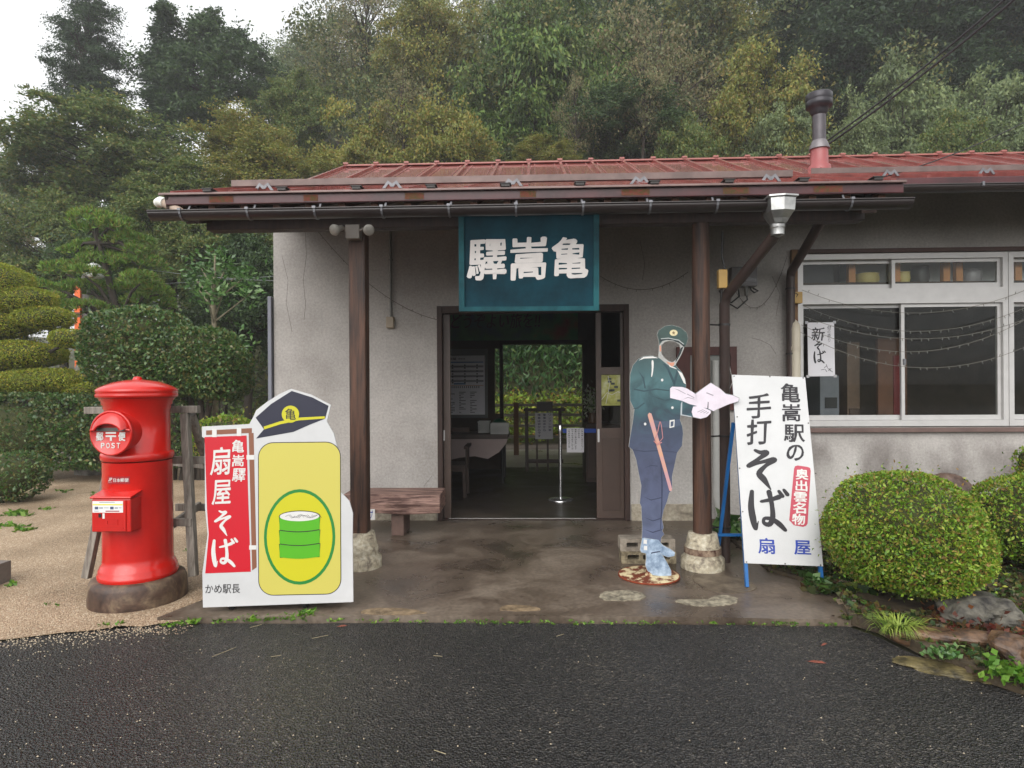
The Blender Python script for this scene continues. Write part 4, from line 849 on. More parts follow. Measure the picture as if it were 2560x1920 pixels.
patch('boot_crease', [(340, 1385), (365, 1380), (395, 1376), (392, 1382), (366, 1387), (340, 1392)], .0018, MATS['print_fold'])
rust = M('rusty_plate', S(120, 52, 22), .8, .3, 14, .3, 60, col2=S(206, 190, 150), lo=.46, hi=.56)
mb = MB(); mb.lathe([(.218, -.0), (.222, .004), (.219, .012), (.205, .014), (.0, .016)], 48, Matrix.Translation((pf.x, pf.y, .031))); pl = mb.build('base_plate', rust, po)
mb = MB(); mb.lathe([(.2225, .002), (.2235, .006), (.221, .0125)], 48, Matrix.Translation((pf.x, pf.y, .031))); mb.build('plate_rim', M('rust_rim', S(122, 50, 22), .85, .3, 20), pl)
qx = (Fp @ Vector(Q(330, 1480) + (0,))).x
mb = MB(); mb.tube([(qx, yp + .02, .04), (qx, yp + .02, 1.25)], .013, 10); mb.build('support_rod', M('rust_rod', S(150, 120, 90), .7, .3, 16, col2=S(120, 60, 30)), po)
mb = MB(); mb.lathe([(.03, 0), (.02, .03), (.014, .06)], 14, Matrix.Translation((qx, yp + .02, .046))); mb.build('rod_socket', rust, po)

# ---- two hollow concrete blocks stacked behind the cut-out
cblock = M('hollow_block', S(128, 118, 106), .9, .22, 9, .7, 70, col2=S(160, 150, 136))
def hblock(label, z0, mat, dx):
    x0, x1 = PX(1549, 4.95) + dx, PX(1686, 4.95) + dx; y0, y1 = 4.94, 5.06; t = thing('concrete_block', label, 'block', ((x0 + x1) / 2, 5.0, z0), 0, 'hollow concrete blocks behind the cut-out')
    F_ = frame(((x0 + x1) / 2, y0, z0), (1, 0, 0), (0, 0, 1)); L = (x1 - x0) / 2; h = .096
    mb = MB(); mb.prism(rrect(-L, 0, L, h, .006, 2), -.14, 0, F_, [rrect(u - .045, .03, u + .045, h - .026, .008, 2) for u in (-L * .56, .0, L * .56)]); mb.build('block', mat, t, .004)
    return t
hblock('lower stained hollow concrete block under the other behind the policeman cut-out', .03, M('stained_block', S(104, 92, 72), .9, .35, 20, .8, 70, col2=S(150, 138, 112)), .004)
hblock('upper grey hollow concrete block on top behind the policeman cut-out', .127, cblock, -.004)

# ---- leaning white soba sign on a blue steel frame
o = G(1868, 1462, .05); Rb = G(2070, 1462, .05)
bl = P(1862, 1409, o.y); brr = P(2062, 1416, o.y + .005); tl = P(1829, 938, o.y + .27)
FA = frame(bl, brr - bl, tl - bl)
A2 = lambda zx, zy: LF(FA, 1480 + zx * .4339, 780 + zy * .434)
af = thing('soba_sign', 'tall white sign with black handwritten lettering leaning on a blue frame', 'sign', (o.x + .25, o.y + .1, .04))
q = [A2(880, 1447), A2(1332, 1465), A2(1228, 376), A2(807, 361)]
wd = q[1][0] - q[0][0]; ht = (q[2][1] + q[3][1]) / 2
mb = MB(); mb.prism([q[0], q[1], q[2], q[3]], -.006, 0, FA); sp = mb.build('panel', white_paint, af)
mb = MB()
for ch, r, b, sh in (('手', (892, 472, 1030, 612), .03, .08), ('打', (892, 618, 1030, 762), .028, .08), ('そ', (892, 785, 1052, 1022), .03, .05), ('ば', (912, 1022, 1128, 1256), .03, .05), ('亀', (1086, 412, 1198, 520), .035, .04), ('嵩', (1094, 530, 1202, 630), .035, .04), ('駅', (1106, 648, 1224, 748), .032, .04), ('の', (1122, 764, 1220, 856), .04, .1)):
    if ch in 'そば': brush(mb, SO if ch == 'そ' else BA, SOB if ch == 'そ' else BAB, A2(r[0], r[3]) + A2(r[2], r[1]), .001, FA)
    else: put_text(mb, ch, A2(r[0], r[3]) + A2(r[2], r[1]), .001, b, sh, T=FA, rot=.09 if ch in '手打' else .03)
mb.build('lettering', black_ink, sp)
mb = MB()
for ch, r in (('扇', (956, 1302, 1052, 1392)), ('屋', (1164, 1316, 1260, 1398))): put_text(mb, ch, A2(r[0], r[3]) + A2(r[2], r[1]), .001, .03, T=FA)
mb.build('lettering', blue_ink, sp)
cr = [A2(1140, 1222), A2(1240, 1240), A2(1262, 898), A2(1164, 884)]
e_ = [A2(*p) for p in ((1150, 1214), (1162, 1228), (1215, 1238), (1232, 1232), (1242, 1218), (1260, 915), (1256, 898), (1240, 892), (1185, 884), (1170, 888), (1164, 902), (1136, 1200))]
mb = MB(); mb.prism(e_, .0004, .0012, FA); cart = mb.build('red_cartouche', M('cartouche', S(178, 70, 86), .45, .06, 5), sp)
mb = MB()
for ch, r in (('奥', (1172, 904, 1246, 966)), ('出', (1172, 970, 1240, 1032)), ('雲', (1162, 1036, 1238, 1094)), ('名', (1158, 1096, 1232, 1160)), ('物', (1152, 1162, 1228, 1226))): put_text(mb, ch, A2(r[0], r[3]) + A2(r[2], r[1]), .0016, .045, .05, T=FA)
mb.build('lettering', white_ink, cart)
mb = MB()
for zx, zy in ((818, 370), (1024, 372), (1216, 380), (836, 604), (1246, 640), (850, 900), (1288, 930), (868, 1150), (890, 1440), (1112, 1450), (1316, 1458)):
    c = A2(zx, zy); mb = MB(); mb.prism(ell(c[0], c[1], .005, .005, 10), .0004, .003, FA); mb.build('screw', M('screw', S(90, 88, 86), .4, 0, metal=.6), sp)
blue = M('blue_steel', S(28, 96, 158), .4, .12, 6)
for u0, u1, k in ((.03, .03, 0), (wd - .03, wd - .03, 1)):
    top = FA @ Vector((q[3][0] + .02 if k == 0 else q[2][0] - .02, ht, -.02)); mid = FA @ Vector((q[0][0] + .012 if k == 0 else q[1][0] - .012, 0, -.02)); d = (mid - top).normalized(); foot = mid + d * ((mid.z - .04) / -d.z)
    mb = MB(); mb.beam(top, foot, .022, .026, (0, 1, 0)); mb.build('front_leg', blue, af)
    hinge = top + Vector((0, .02, -.35)); bf = Vector((top.x * .97 - (.0 if k == 0 else .02), foot.y + .62, .03)); mb = MB(); mb.beam(hinge, bf, .022, .024, (0, 1, 0)); mb.build('rear_leg', blue, af)
mb = MB(); mb.beam((o.x - .05, o.y + .52, .27), (Rb.x - .1, o.y + .52, .27), .02, .02); mb.build('cross_bar', blue, af)

# ---- log bench left of the door
by = 5.78; bx0, bx1 = PX(855, by), PX(1098, by)
bn = thing('log_bench', 'thick reddish weathered timber bench against the wall by the door', 'bench', ((bx0 + bx1) / 2, by + .15, .03))
bm = M('log_wood', S(98, 66, 58), .7, .4, 3, .6, 24, col2=S(160, 128, 116), stretch=(1.2, 12, 12), lo=.4, hi=.6)
mb = MB()
V = []; ns = 14
for i in range(ns + 1):
    t = i / ns; x = bx0 + (bx1 - bx0) * t; w_ = .006 * math.sin(t * 9); V += [(x, by + w_, .245 + .008 * math.sin(t * 7)), (x, by - .012 + w_, .34), (x, by + .012, .425 + .004 * math.sin(t * 5)), (x, by + .36, .43), (x, by + .38, .26)]
F = [(i * 5 + j, (i + 1) * 5 + j, (i + 1) * 5 + (j + 1) % 5, i * 5 + (j + 1) % 5) for i in range(ns) for j in range(5)]
F += [tuple(range(5)), tuple(range(ns * 5, ns * 5 + 5))[::-1]]; mb.add(V, F); mb.build('seat', bm, bn, .008)
for xx in (PX(992, by + .05), PX(872, by + .05) - .15):
    mb = MB(); mb.box(xx - .06, xx + .06, by + .04, by + .33, .03, .25); mb.build('leg', M('leg_wood', S(94, 74, 66), .75, .3, 6, .4, 30), bn, .008)
mb = MB(); a = P(905, 1300, by - .02); b = P(937, 1273, by - .02); Fc = frame((0, by - .018, 0), (1, 0, 0), (0, 0, 1)); mb.prism([(a.x - .08, a.z), (b.x, a.z), (b.x, b.z), (a.x - .08, b.z)], -.003, 0, Fc)
pl_ = mb.build('plate', white_ink, bn); mb = MB(); put_text(mb, 'プ', (b.x - .05, a.z + .012, b.x - .018, b.z - .012), .001, .03, T=Fc); mb.build('lettering', blue_ink, pl_)

# ---- teal station name board hung above the doorway
yS = 4.735
c4 = [P(1150, 776, yS), P(1495, 774, yS), P(1493, 528, yS), P(1141, 532, yS)]
FN = frame(c4[0], c4[1] - c4[0], (0, -.035, 1)); nb_ = lambda px, py: LF(FN, px, py)
wN = (c4[1] - c4[0]).length; hN = 2.765 - c4[0].z
teal = M('teal_board', S(9, 40, 50), .75, .25, 1.6, .1, 30, col2=S(18, 64, 77), spec=.15); teal2 = M('teal_frame', S(14, 56, 66), .7, .3, 3, col2=S(32, 88, 94), spec=.2)
ns_ = thing('station_name_board', 'teal framed name board with three white brush characters over the doorway', 'sign', c4[0] + Vector((wN / 2, 0, 0)))
mb = MB(); mb.prism([(0, 0), (wN, 0), (wN, hN), (0, hN)], -.02, 0, FN); np_ = mb.build('panel', teal, ns_)
mb = MB(); t = .036
mb.prism([(-.006, -.008), (wN + .006, -.008), (wN + .006, hN), (-.006, hN)], -.022, .018, FN, [[(t, t - .01), (wN - t, t - .01), (wN - t, hN - .04), (t, hN - .04)]]); mb.build('frame', teal2, ns_, .003)
mb = MB()
for ch, r in (('驛', (1168, 596, 1268, 702)), ('嵩', (1272, 590, 1372, 702)), ('亀', (1378, 590, 1472, 698))): put_text(mb, ch, nb_(r[0], r[3]) + nb_(r[2], r[1]), .0015, .042, .03, T=FN, rot=.03)
mb.build('lettering', M('off_white_paint', S(206, 200, 196), .6, .06, 12), np_)
for u in (.1, wN - .1):
    mb = MB(); q = FN @ Vector((u, hN - .1, .0)); mb.box(q.x - .02, q.x + .02, 4.76, 4.788, q.z, q.z + .06); mb.build('hanger', MATS['black_iron'], ns_)

# ---- twin flood lamps on the left post
fl_ = thing('flood_lamp', 'twin white flood lamps on a box at the top of the left porch post', 'lamp', (-1.365, 4.73, 2.5))
lw = M('lamp_white', S(160, 156, 148), .35, .12, 9)
mb = MB(); q = P(884, 580, 4.74); mb.box(q.x - .055, q.x + .055, 4.70, 4.784, q.z - .06, q.z + .05); bxl = mb.build('junction_box', M('lamp_box', S(120, 112, 104), .5, .1, 9), fl_, .006)
for px_, s in ((836, -1), (922, 1)):
    q2 = P(px_, 575, 4.62); d = Vector((s * .35, -.85, -.38)).normalized(); R_ = d.to_track_quat('Z', 'Y').to_matrix().to_4x4(); T_ = Matrix.Translation(q2) @ R_
    mb = MB(); mb.lathe([(.0, -.10), (.02, -.098), (.023, -.055), (.037, -.02), (.042, .0), (.040, .008), (.028, .015), (.0, .018)], 24, T_); lh = mb.build('lamp_head', lw, fl_)
    mb = MB(); mb.tube([q2 - d * .1, Vector((q.x + s * .03, 4.72, q.z + .0))], .012, 8); mb.build('arm', MATS['lamp_box'], lh)

# ---- boxes, meter, cables and notice frame on the right wall
yel = M('yellow_box', S(186, 150, 84), .5, .08, 6)
def wallbox(name, label, cat, px0, py0, px1, py1, Y, d, mat, grp=None):
    a = P(px0, py1, Y); b = P(px1, py0, Y); t = thing(name, label, cat, ((a.x + b.x) / 2, Y + d, a.z), 0, grp); return t, a, b
t, a, b = wallbox('outlet_box', 'upright yellow outlet box beside the right porch post', 'outlet box', 1797, 673, 1819, 720, 4.93, .06, yel)
mb = MB(); mb.box(a.x, b.x, 4.93, 4.985, a.z, b.z); c = mb.build('box', yel, t, .005)
mb = MB(); mb.tube([(b.x - .01, 4.96, b.z), (b.x - .03, 4.98, b.z + .12), (b.x - .03, 4.95, b.z + .3)], .009, 8); mb.tube([(a.x + .03, 4.96, a.z), (a.x + .03, 4.97, a.z - .1)], .009, 8); mb.build('cable', MATS['black_iron'], t)
t, a, b = wallbox('outlet_box', 'squat yellow outlet box on the brown corner post by the window', 'outlet box', 1985, 728, 2010, 757, 6.36, .09, yel)
mb = MB(); mb.box(a.x, b.x, 6.39, 6.448, a.z, b.z); mb.build('box', yel, t, .005)
mb = MB(); mb.tube([(a.x + .01, 6.41, a.z), (a.x + .05, 6.385, a.z + .09), (a.x + .0, 6.38, a.z + .11)], .004, 6); mb.build('cable', MATS['black_iron'], t)
t, a, b = wallbox('electric_meter', 'grey electric meter box with looping black cables on the wall', 'meter', 1829, 666, 1894, 716, 6.40, .1, alu)
mg = M('meter_grey', S(120, 118, 120), .5, .08, 6)
mb = MB(); mb.box(a.x, b.x, 6.40, 6.497, a.z, b.z); bx_ = mb.build('box', mg, t, .008)
mb = MB(); mb.box(a.x + .09, b.x - .02, 6.394, 6.3995, a.z + .045, a.z + .085); mb.build('meter_window', M('meter_dark', S(58, 54, 56), .2, 0), bx_)
mb = MB()
for u0, u1, dp_ in ((.08, -.06, .16), (.16, -.02, .22), (.2, .28, .06)):
    mb.tube([(a.x + u0, 6.45, a.z), (a.x + u0 + .01, 6.44, a.z - dp_ * .6), (a.x + (u0 + u1) / 2, 6.44, a.z - dp_), (a.x + u1, 6.44, a.z - dp_ * .75), (a.x + u1 - .05, 6.45, a.z - dp_ * .2)], .008, 7)
mb.build('cable', MATS['black_iron'], t)
mb = MB(); mb.tube([(a.x + .16, 6.44, a.z), (a.x + .16, 6.44, a.z - .09)], .018, 10); mb.build('gland', MATS['grey_conduit'], t)
t, a, b = wallbox('notice_frame', 'red-brown notice board frame half hidden behind the right porch post', 'notice board', 1694, 866, 1843, 1026, 6.44, .05, dark_wood)
Fq = frame((0, 6.45, 0), (1, 0, 0), (0, 0, 1)); fwm = M('frame_wood', S(72, 34, 28), .6, .25, 6)
ia, ib = P(1726, 1004, 6.45), P(1827, 887, 6.45)
mb = MB(); mb.prism([(a.x, a.z), (b.x, a.z), (b.x, b.z), (a.x, b.z)], -.045, 0, Fq, [[(ia.x, ia.z), (ib.x, ia.z), (ib.x, ib.z), (ia.x, ib.z)]]); mb.build('frame', fwm, t, .004)
mb = MB(); mb.box(ia.x - .01, ib.x + .01, 6.475, 6.48, ia.z - .01, ib.z + .01); mb.build('panel', M('notice_grey', S(120, 122, 118), .6, .08, 5), t)
mb = MB(); mb.tube([(ib.x - .06, 6.44, ib.z + .02), (ib.x - .02, 6.435, ib.z - .1), (ib.x + .01, 6.435, ib.z - .28), (ib.x - .02, 6.44, ib.z - .36), (ib.x - .06, 6.44, ib.z - .34)], .003, 5); mb.build('wire', white_ink, t)
t, a, b = wallbox('paper_notice', 'white paper notice with brush lettering taped inside the left window', 'notice', 2020, 806, 2086, 941, 6.49, 0, white_paint)
Fpn = frame((a.x, 6.484, a.z), (1, 0, .006), (0, 0, 1)); wP, hP = b.x - a.x, b.z - a.z
V4 = lambda zx, zy: ((zx - 79) / 262 * wP, (1188 - zy) / 535 * hP)
mb = MB(); mb.prism([(0, 0), (wP, 0), (wP - .003, hP), (-.002, hP)], -.001, 0, Fpn); pp = mb.build('paper', M('paper', S(214, 212, 216), .6, .02, 4), t)
mb = MB()
for ch, r, bo in (('新', (115, 700, 245, 835), .02), ('そ', (140, 835, 215, 945), .03), ('ば', (135, 935, 250, 1060), .03), ('旬', (268, 685, 305, 730), .0), ('の', (272, 735, 300, 760), 0), ('香', (270, 765, 305, 805), 0), ('り', (278, 812, 298, 850), 0)):
    if ch in 'そば': brush(mb, SO if ch == 'そ' else BA, SOB if ch == 'そ' else BAB, V4(r[0], r[3]) + V4(r[2], r[1]), .001, Fpn)
    else: put_text(mb, ch, V4(r[0], r[3]) + V4(r[2], r[1]), .001, bo, .12, T=Fpn)
mb.build('lettering', black_ink, pp)
mb = MB()
for p0, p1 in (((255, 1070), (268, 1105)), ((235, 1105), (262, 1085)), ((205, 1125), (240, 1118)), ((245, 1120), (262, 1145)), ((270, 1110), (318, 1148)), ((275, 1135), (305, 1112)), ((285, 1112), (300, 1140))):
    mb.beam(Fpn @ Vector(V4(*p0) + (.001,)), Fpn @ Vector(V4(*p1) + (.001,)), .006, .001, (0, 1, 0))
mb.build('ink_drawing', M('grey_ink', S(110, 108, 112), .6, 0), pp)
mb = MB()
for c in ((-.01, hP), (wP, hP), (-.005, 0), (wP, 0)): mb = MB(); mb.box(c[0] - .014, c[0] + .016, c[1] - .014, c[1] + .014, .0005, .0012, 0, Fpn); mb.build('tape', M('tape', S(176, 174, 176), .4, 0), t)
# ---- strings of small lights
wire = M('thin_wire', S(120, 114, 104), .6, 0); bulb = M('bulb_clear', S(118, 116, 106), .5, 0)
def string(label, pts, Y, sag, nb, col=wire):
    A_, B_ = P(*pts[0], Y), P(*pts[1], Y); t = thing('string_light', label, 'string lights', A_, 0, 'strings of small lights')
    pp_ = [A_.lerp(B_, i / 16) - Vector((0, 0, sag * 4 * (i / 16) * (1 - i / 16))) for i in range(17)]
    mb = MB(); mb.tube(pp_, .0026, 5); mb.build('wire', col, t)
    for i in range(nb):
        f = (i + .5 + random.uniform(-.3, .3)) / nb; k = f * 16; j = int(k); q = pp_[j].lerp(pp_[min(j + 1, 16)], k - j); s = random.uniform(-.012, .012)
        mb = MB(); mb.tube([q, q + Vector((s, -.004, -.024 if random.random() < .85 else .024))], .003, 6); mb.build('bulb', bulb, t)
string('topmost string of small lights, crossing the pale bar above the windows', ((2005, 725), (2620, 700)), 6.42, .28, 20)
string('string of small lights just below the bar, second from the top on the window', ((2010, 765), (2620, 742)), 6.42, .30, 24)
string('string of small lights across the middle of the window, ending over the paper notice', ((2008, 790), (2620, 775)), 6.41, .26, 24)
string('slack string of small lights crossing another one at the right of the window', ((2003, 812), (2620, 765)), 6.40, .36, 24)
string('lowest string of small lights sagging across the window panes', ((2000, 830), (2620, 840)), 6.39, .34, 24)
string('string of small lights strung on the wall from the left post to the doorway', ((792, 575), (1095, 800)), 6.46, .16, 12, M('wall_wire', S(92, 84, 78), .7, 0))
string('string of small lights sagging on the wall right of the name board', ((1500, 690), (1720, 680)), 6.46, .16, 8, MATS['wall_wire'])
string('zigzag string of small lights under the meter box', ((1840, 730), (1968, 640)), 6.46, .32, 6, MATS['wall_wire'])

# ================================================================== INSIDE THE WAITING ROOM AND RESTAURANT
# green banner over the passage
t = thing('hanging_banner', 'dark green printed banner with a travel greeting hung inside above the doorway', 'banner', P(1270, 852, 8.6))
Fh = frame(P(1112, 852, 8.6), (1, 0, 0), (0, 0, 1)); wB = P(1445, 852, 8.6).x - Fh.translation.x; hB = P(1280, 765, 8.6).z - Fh.translation.z
def printed(name, stops, sc):
    m, nt, b = newmat(name); tc = N(nt, "ShaderNodeTexCoord"); nz = N(nt, "ShaderNodeTexNoise"); nz.inputs['Scale'].default_value = sc; nz.inputs['Detail'].default_value = 3; nt.links.new(tc.outputs['Object'], nz.inputs[0])
    r = ramp(nt, nz.outputs[0], stops); nt.links.new(r.outputs[0], b.inputs['Base Color']); b.inputs['Roughness'].default_value = .6; return m
mb = MB(); mb.prism([(0, 0), (wB, 0), (wB, hB), (0, hB)], -.004, 0, Fh); bb = mb.build('cloth', printed('banner_print', [(.3, S(30, 60, 90)), (.45, S(40, 96, 62)), (.55, S(54, 120, 70)), (.7, S(130, 70, 50))], 2.2), t)
mb = MB(); put_text(mb, 'どうぞよい旅を!!', (wB * .05, hB * .35, wB * .72, hB * .8), .0012, .004, .1, T=Fh); mb.build('lettering', black_ink, bb)
# timetable board on the back wall
a, b = P(1108, 1045, 9.6), P(1218, 872, 9.6); t = thing('timetable_board', 'tall framed white train timetable on the inner wall left of the opening', 'timetable', ((a.x + b.x) / 2, 9.6, a.z))
Ft = frame((a.x, 9.6, a.z), (1, 0, 0), (0, 0, 1)); wT, hT = b.x - a.x, b.z - a.z
mb = MB(); mb.prism([(0, 0), (wT, 0), (wT, hT), (0, hT)], -.03, .012, Ft, [[(.03, .05), (wT - .04, .05), (wT - .04, hT - .1), (.03, hT - .1)]]); mb.build('frame', M('frame_grey', S(96, 94, 94), .5, .1, 6), t)
mb = MB(); mb.prism([(.028, .048), (wT - .038, .048), (wT - .038, hT - .098), (.028, hT - .098)], -.02, .002, Ft); pp = mb.build('sheet', M('sheet_white', S(232, 230, 236), .5, .02, 4), t)
mb = MB(); y0 = .06; L0, L1 = .05, wT - .06
put_text(mb, '木次線', (L0, hT - .17, L0 + .16, hT - .13), .003, .02, T=Ft); put_text(mb, '時刻表', (L0 + .19, hT - .165, L0 + .3, hT - .14), .003, 0, T=Ft)
def rectp(mb, x0, y0, x1, y1, z, F): mb.prism([(x0, y0), (x1, y0), (x1, y1), (x0, y1)], z - .001, z, F)
for c in range(3):
    x = L0 + .1 + c * .19
    for r in range(7): rectp(mb, x - .012, hT - .26 - r * .045, x + .012, hT - .24 - r * .045, .004, Ft)
for c in range(3):
    for r in range(13):
        if random.random() < .8: x = L0 + .03 + c * .17; rectp(mb, x, y0 + .02 + r * .026, x + random.choice([.03, .1, .07]), y0 + .03 + r * .026, .004, Ft)
for c in range(16): rectp(mb, L0 + .02 + c * .032, y0 + .40, L0 + .032 + c * .032, y0 + .43, .004, Ft)
mb.build('print', M('sheet_ink', S(60, 60, 70), .5, 0), pp)
mb = MB()
for r in range(4): rectp(mb, L0, hT - .285 - r * .075, L1, hT - .255 - r * .075, .003, Ft)
mb.build('grey_rows', M('sheet_grey', S(150, 150, 158), .5, 0), pp)
mb = MB(); rectp(mb, L0, hT - .215, L1, hT - .195, .003, Ft); rectp(mb, L0 + .12, y0 + .455, L0 + .3, y0 + .48, .003, Ft); mb.build('blue_rows', M('sheet_blue', S(110, 140, 180), .5, 0), pp)
mb = MB(); rectp(mb, L0, y0 + .435, L1, y0 + .442, .003, Ft); mb.build('orange_row', M('sheet_orange', S(190, 130, 80), .5, 0), pp)
# table with hanging skirt board
yT = 8.9; a, b = P(1110, 1098, yT), P(1270, 1086, yT)
t = thing('table', 'dark table with a pale wavy-edged front skirt inside the waiting room', 'table', ((a.x + b.x) / 2, yT + .3, .03))
mb = MB(); mb.box(-2.2, b.x, yT, yT + .7, a.z, b.z); mb.build('tabletop', M('table_top', S(70, 56, 48), .5, .2, 5), t, .004)
Ff = frame((-2.2, yT + .01, 0), (1, 0, 0), (0, 0, 1)); xe = b.x + 2.2; zt = a.z - .002
sk = [(0, .35)] + [(xe * f, z) for f, z in ((.45, .33), (.62, .40), (.74, .42), (.84, .38), (.93, .48), (.985, .60))] + [(xe + .0, .68), (xe - .01, zt), (0, zt)]
mb = MB(); mb.prism(sk, -.012, .004, Ff); mb.build('skirt', M('skirt_pink', S(178, 160, 156), .7, .05, 5), t)
for xx in (-2.1, b.x - .08):
    for y_ in (yT + .05, yT + .65):
        mb = MB(); mb.tube([(xx, y_, .03), (xx, y_, a.z)], .02, 8); mb.build('leg', MATS['black_iron'], t)
bask = M('basket_white', S(196, 196, 192), .5, .04, 8)
def basket(label, px0, px1, py0, py1, y):
    a, b = P(px0, py1, y), P(px1, py0, y); t = thing('basket', label, 'basket', ((a.x + b.x) / 2, y + .1, PZ(1086, yT)), 0, 'white plastic baskets on the table'); t0 = PZ(1086, yT) + .001
    mb = MB(); d = .22; h = b.z - a.z; Fk = frame((a.x, y, t0), (1, -.0, 0), (0, 0, 1)); w_ = b.x - a.x
    holes = [[(w_ * (.08 + .84 * i / 8), h * (.2 + .2 * j)), (w_ * (.08 + .84 * i / 8) + w_ * .055, h * (.2 + .2 * j)), (w_ * (.08 + .84 * i / 8) + w_ * .055, h * (.2 + .2 * j) + h * .12), (w_ * (.08 + .84 * i / 8), h * (.2 + .2 * j) + h * .12)] for i in range(8) for j in range(3)]
    mb.prism([(.01, 0), (w_ - .01, 0), (w_, h), (0, h)], -.006, 0, Fk, holes)
    mb.box(a.x, a.x + .006, y + .006, y + d, t0, t0 + h); mb.box(b.x - .006, b.x, y + .006, y + d, t0, t0 + h); mb.box(a.x + .006, b.x - .006, y + d - .006, y + d, t0, t0 + h); mb.box(a.x + .006, b.x - .006, y + .006, y + d - .006, t0, t0 + .006)
    mb.build('tub', bask, t)
    for q in ((a.x - .006, b.x + .006, y - .008, y - .001), (a.x - .006, b.x + .006, y + d + .001, y + d + .008)): mb = MB(); mb.box(*q, t0 + h - .012, t0 + h + .002); mb.build('rim', bask, t)
basket('larger white slotted plastic basket in front of the green dome on the table', 1226, 1271, 1058, 1084, 8.95)
basket('smaller white slotted plastic basket left of the other on the table', 1195, 1223, 1052, 1080, 9.2)
q = P(1248, 1060, 9.32); t = thing('green_dome', 'dark green dome-shaped carrier behind the white basket on the table', 'container', (q.x, 9.32, PZ(1086, yT)))
mb = MB(); mb.lathe([(.13, 0), (.135, .06), (.128, .11), (.1, .16), (.055, .195), (.0, .205)], 24, Matrix.Translation((q.x, 9.36, PZ(1086, yT) + .001))); mb.build('shell', M('green_shell', S(20, 84, 60), .35, .1, 6), t)
mb = MB(); mb.lathe([(.137, .055), (.14, .06), (.137, .065)], 24, Matrix.Translation((q.x, 9.36, PZ(1086, yT)))); mb.build('rim', M('green_rim', S(14, 60, 44), .4, 0), t)
# slatted bench inside
q = G(1165, 1215); yb = 7.75; X1 = PX(1164, yb); t = thing('slatted_bench', 'dark slatted bench with an arm rest just inside the doorway on the left', 'bench', (X1 - .7, yb + .2, .03))
dk = M('bench_dark', S(60, 44, 36), .55, .3, 5)
mb = MB()
for k in range(5): mb.box(-2.5, X1 - .02, yb + k * .085, yb + k * .085 + .065, .415, .44)
mb.build('seat', dk, t, .004)
mb = MB(); mb.beam((X1, yb - .03, .66), (X1, yb + .42, .665), .05, .035); [mb.tube([(X1, yb + f, .44), (X1, yb + f, .65)], .012, 8) for f in (.03, .15, .27)]; mb.build('arm_rest', dk, t)
mb = MB()
for k in range(7): mb.box(-2.5 + k * .22, -2.47 + k * .22, yb + .44, yb + .47, .44, .82)
mb.box(-2.52, X1, yb + .43, yb + .48, .82, .88); mb.build('backrest', dk, t)
for y_ in (yb + .03, yb + .38):
    mb = MB(); mb.beam((X1 - .03, y_, .415), (X1 - .02, y_, .028), .04, .04); mb.build('leg', dk, t)
mb = MB(); mb.box(-2.5, X1 - .05, yb + .01, yb + .035, .36, .414); mb.build('apron', dk, t)
# barrier post with belt and hanging notice
q = G(1402, 1250, .03); steel = M('chrome', S(214, 214, 214), .18, .04, 5, metal=.9)
t = thing('barrier_post', 'chrome queue barrier post with a blue belt inside the doorway', 'barrier', (q.x, q.y, .03)); zb = PZ(1066, q.y)
mb = MB(); mb.lathe([(.155, 0), (.155, .012), (.14, .022), (.05, .034), (.0, .036)], 36, Matrix.Translation((q.x, q.y, .029))); mb.build('base', steel, t)
mb = MB(); mb.lathe([(.02, .05), (.02, zb)], 16, Matrix.Translation((q.x, q.y, .0))); mb.lathe([(.03, zb - .06), (.03, zb + .01), (.024, zb + .02), (.0, zb + .022)], 16, Matrix.Translation((q.x, q.y, 0))); mb.build('pole', steel, t)
mb = MB(); z = PZ(1077, q.y); mb.box(q.x + .03, 1.24, q.y - .002, q.y + .002, z - .028, z + .022); mb.build('belt', M('belt_blue', S(30, 70, 160), .6, .05, 8), t)
Fg = frame(P(1417, 1131, q.y - .01), (1, 0, 0), (0, 0, 1)); t = thing('hanging_notice', 'white paper notice with columns of print hanging from the blue barrier belt', 'notice', Fg.translation + Vector((.1, 0, 0)))
wN_, hN_ = P(1460, 1131, q.y - .01).x - Fg.translation.x, P(1440, 1070, q.y - .01).z - Fg.translation.z
mb = MB(); rectp(mb, 0, 0, wN_, hN_, .001, Fg); pp = mb.build('paper', MATS['paper'], t)
mb = MB()
for k, s in enumerate(('ご来店誠にありがとうご', 'ざいます。', '順番にご案内を致します', 'ので、お名前をご記入の', '上、お待ちください。')):
    n = len(s); x = wN_ * (.9 - k * .19)
    for i, ch in enumerate(s): put_text(mb, ch, (x - wN_ * .055, hN_ * (.93 - .078 * i) - hN_ * .03, x + wN_ * .055, hN_ * (.93 - .078 * i) + hN_ * .03), .0022, .03, T=Fg)
mb.build('lettering', black_ink, pp)
# wooden ticket gate with the one-man notice
yG = 10.15; a, b = P(1313, 1150, yG), P(1403, 1028, yG); t = thing('ticket_gate', 'dark wooden slatted ticket barrier before the opening to the platform', 'gate', ((a.x + b.x) / 2, yG, .03))
for u in (0, .30, .60, .92):
    x = a.x + (b.x - a.x) * u; mb = MB(); mb.box(x, x + (.055 if u in (0, .92) else .03), yG, yG + .05, .03, b.z); mb.build('bar', dk, t)
mb = MB(); mb.box(a.x - .02, b.x + .06, yG - .005, yG + .055, b.z, b.z + .05); mb.build('top_rail', dk, t)
mb = MB(); mb.box(a.x, b.x + .03, yG + .002, yG + .048, .16, .22); mb.build('bottom_rail', dk, t)
a, b = P(1338, 1098, yG - .02), P(1382, 1032, yG - .02); Fo = frame((a.x, yG - .01, a.z), (1, 0, 0), (0, 0, 1)); w_, h_ = b.x - a.x, b.z - a.z
t = thing('paper_notice', 'white driver-only train notice fixed on the wooden ticket barrier', 'notice', (a.x + w_ / 2, yG - .01, a.z))
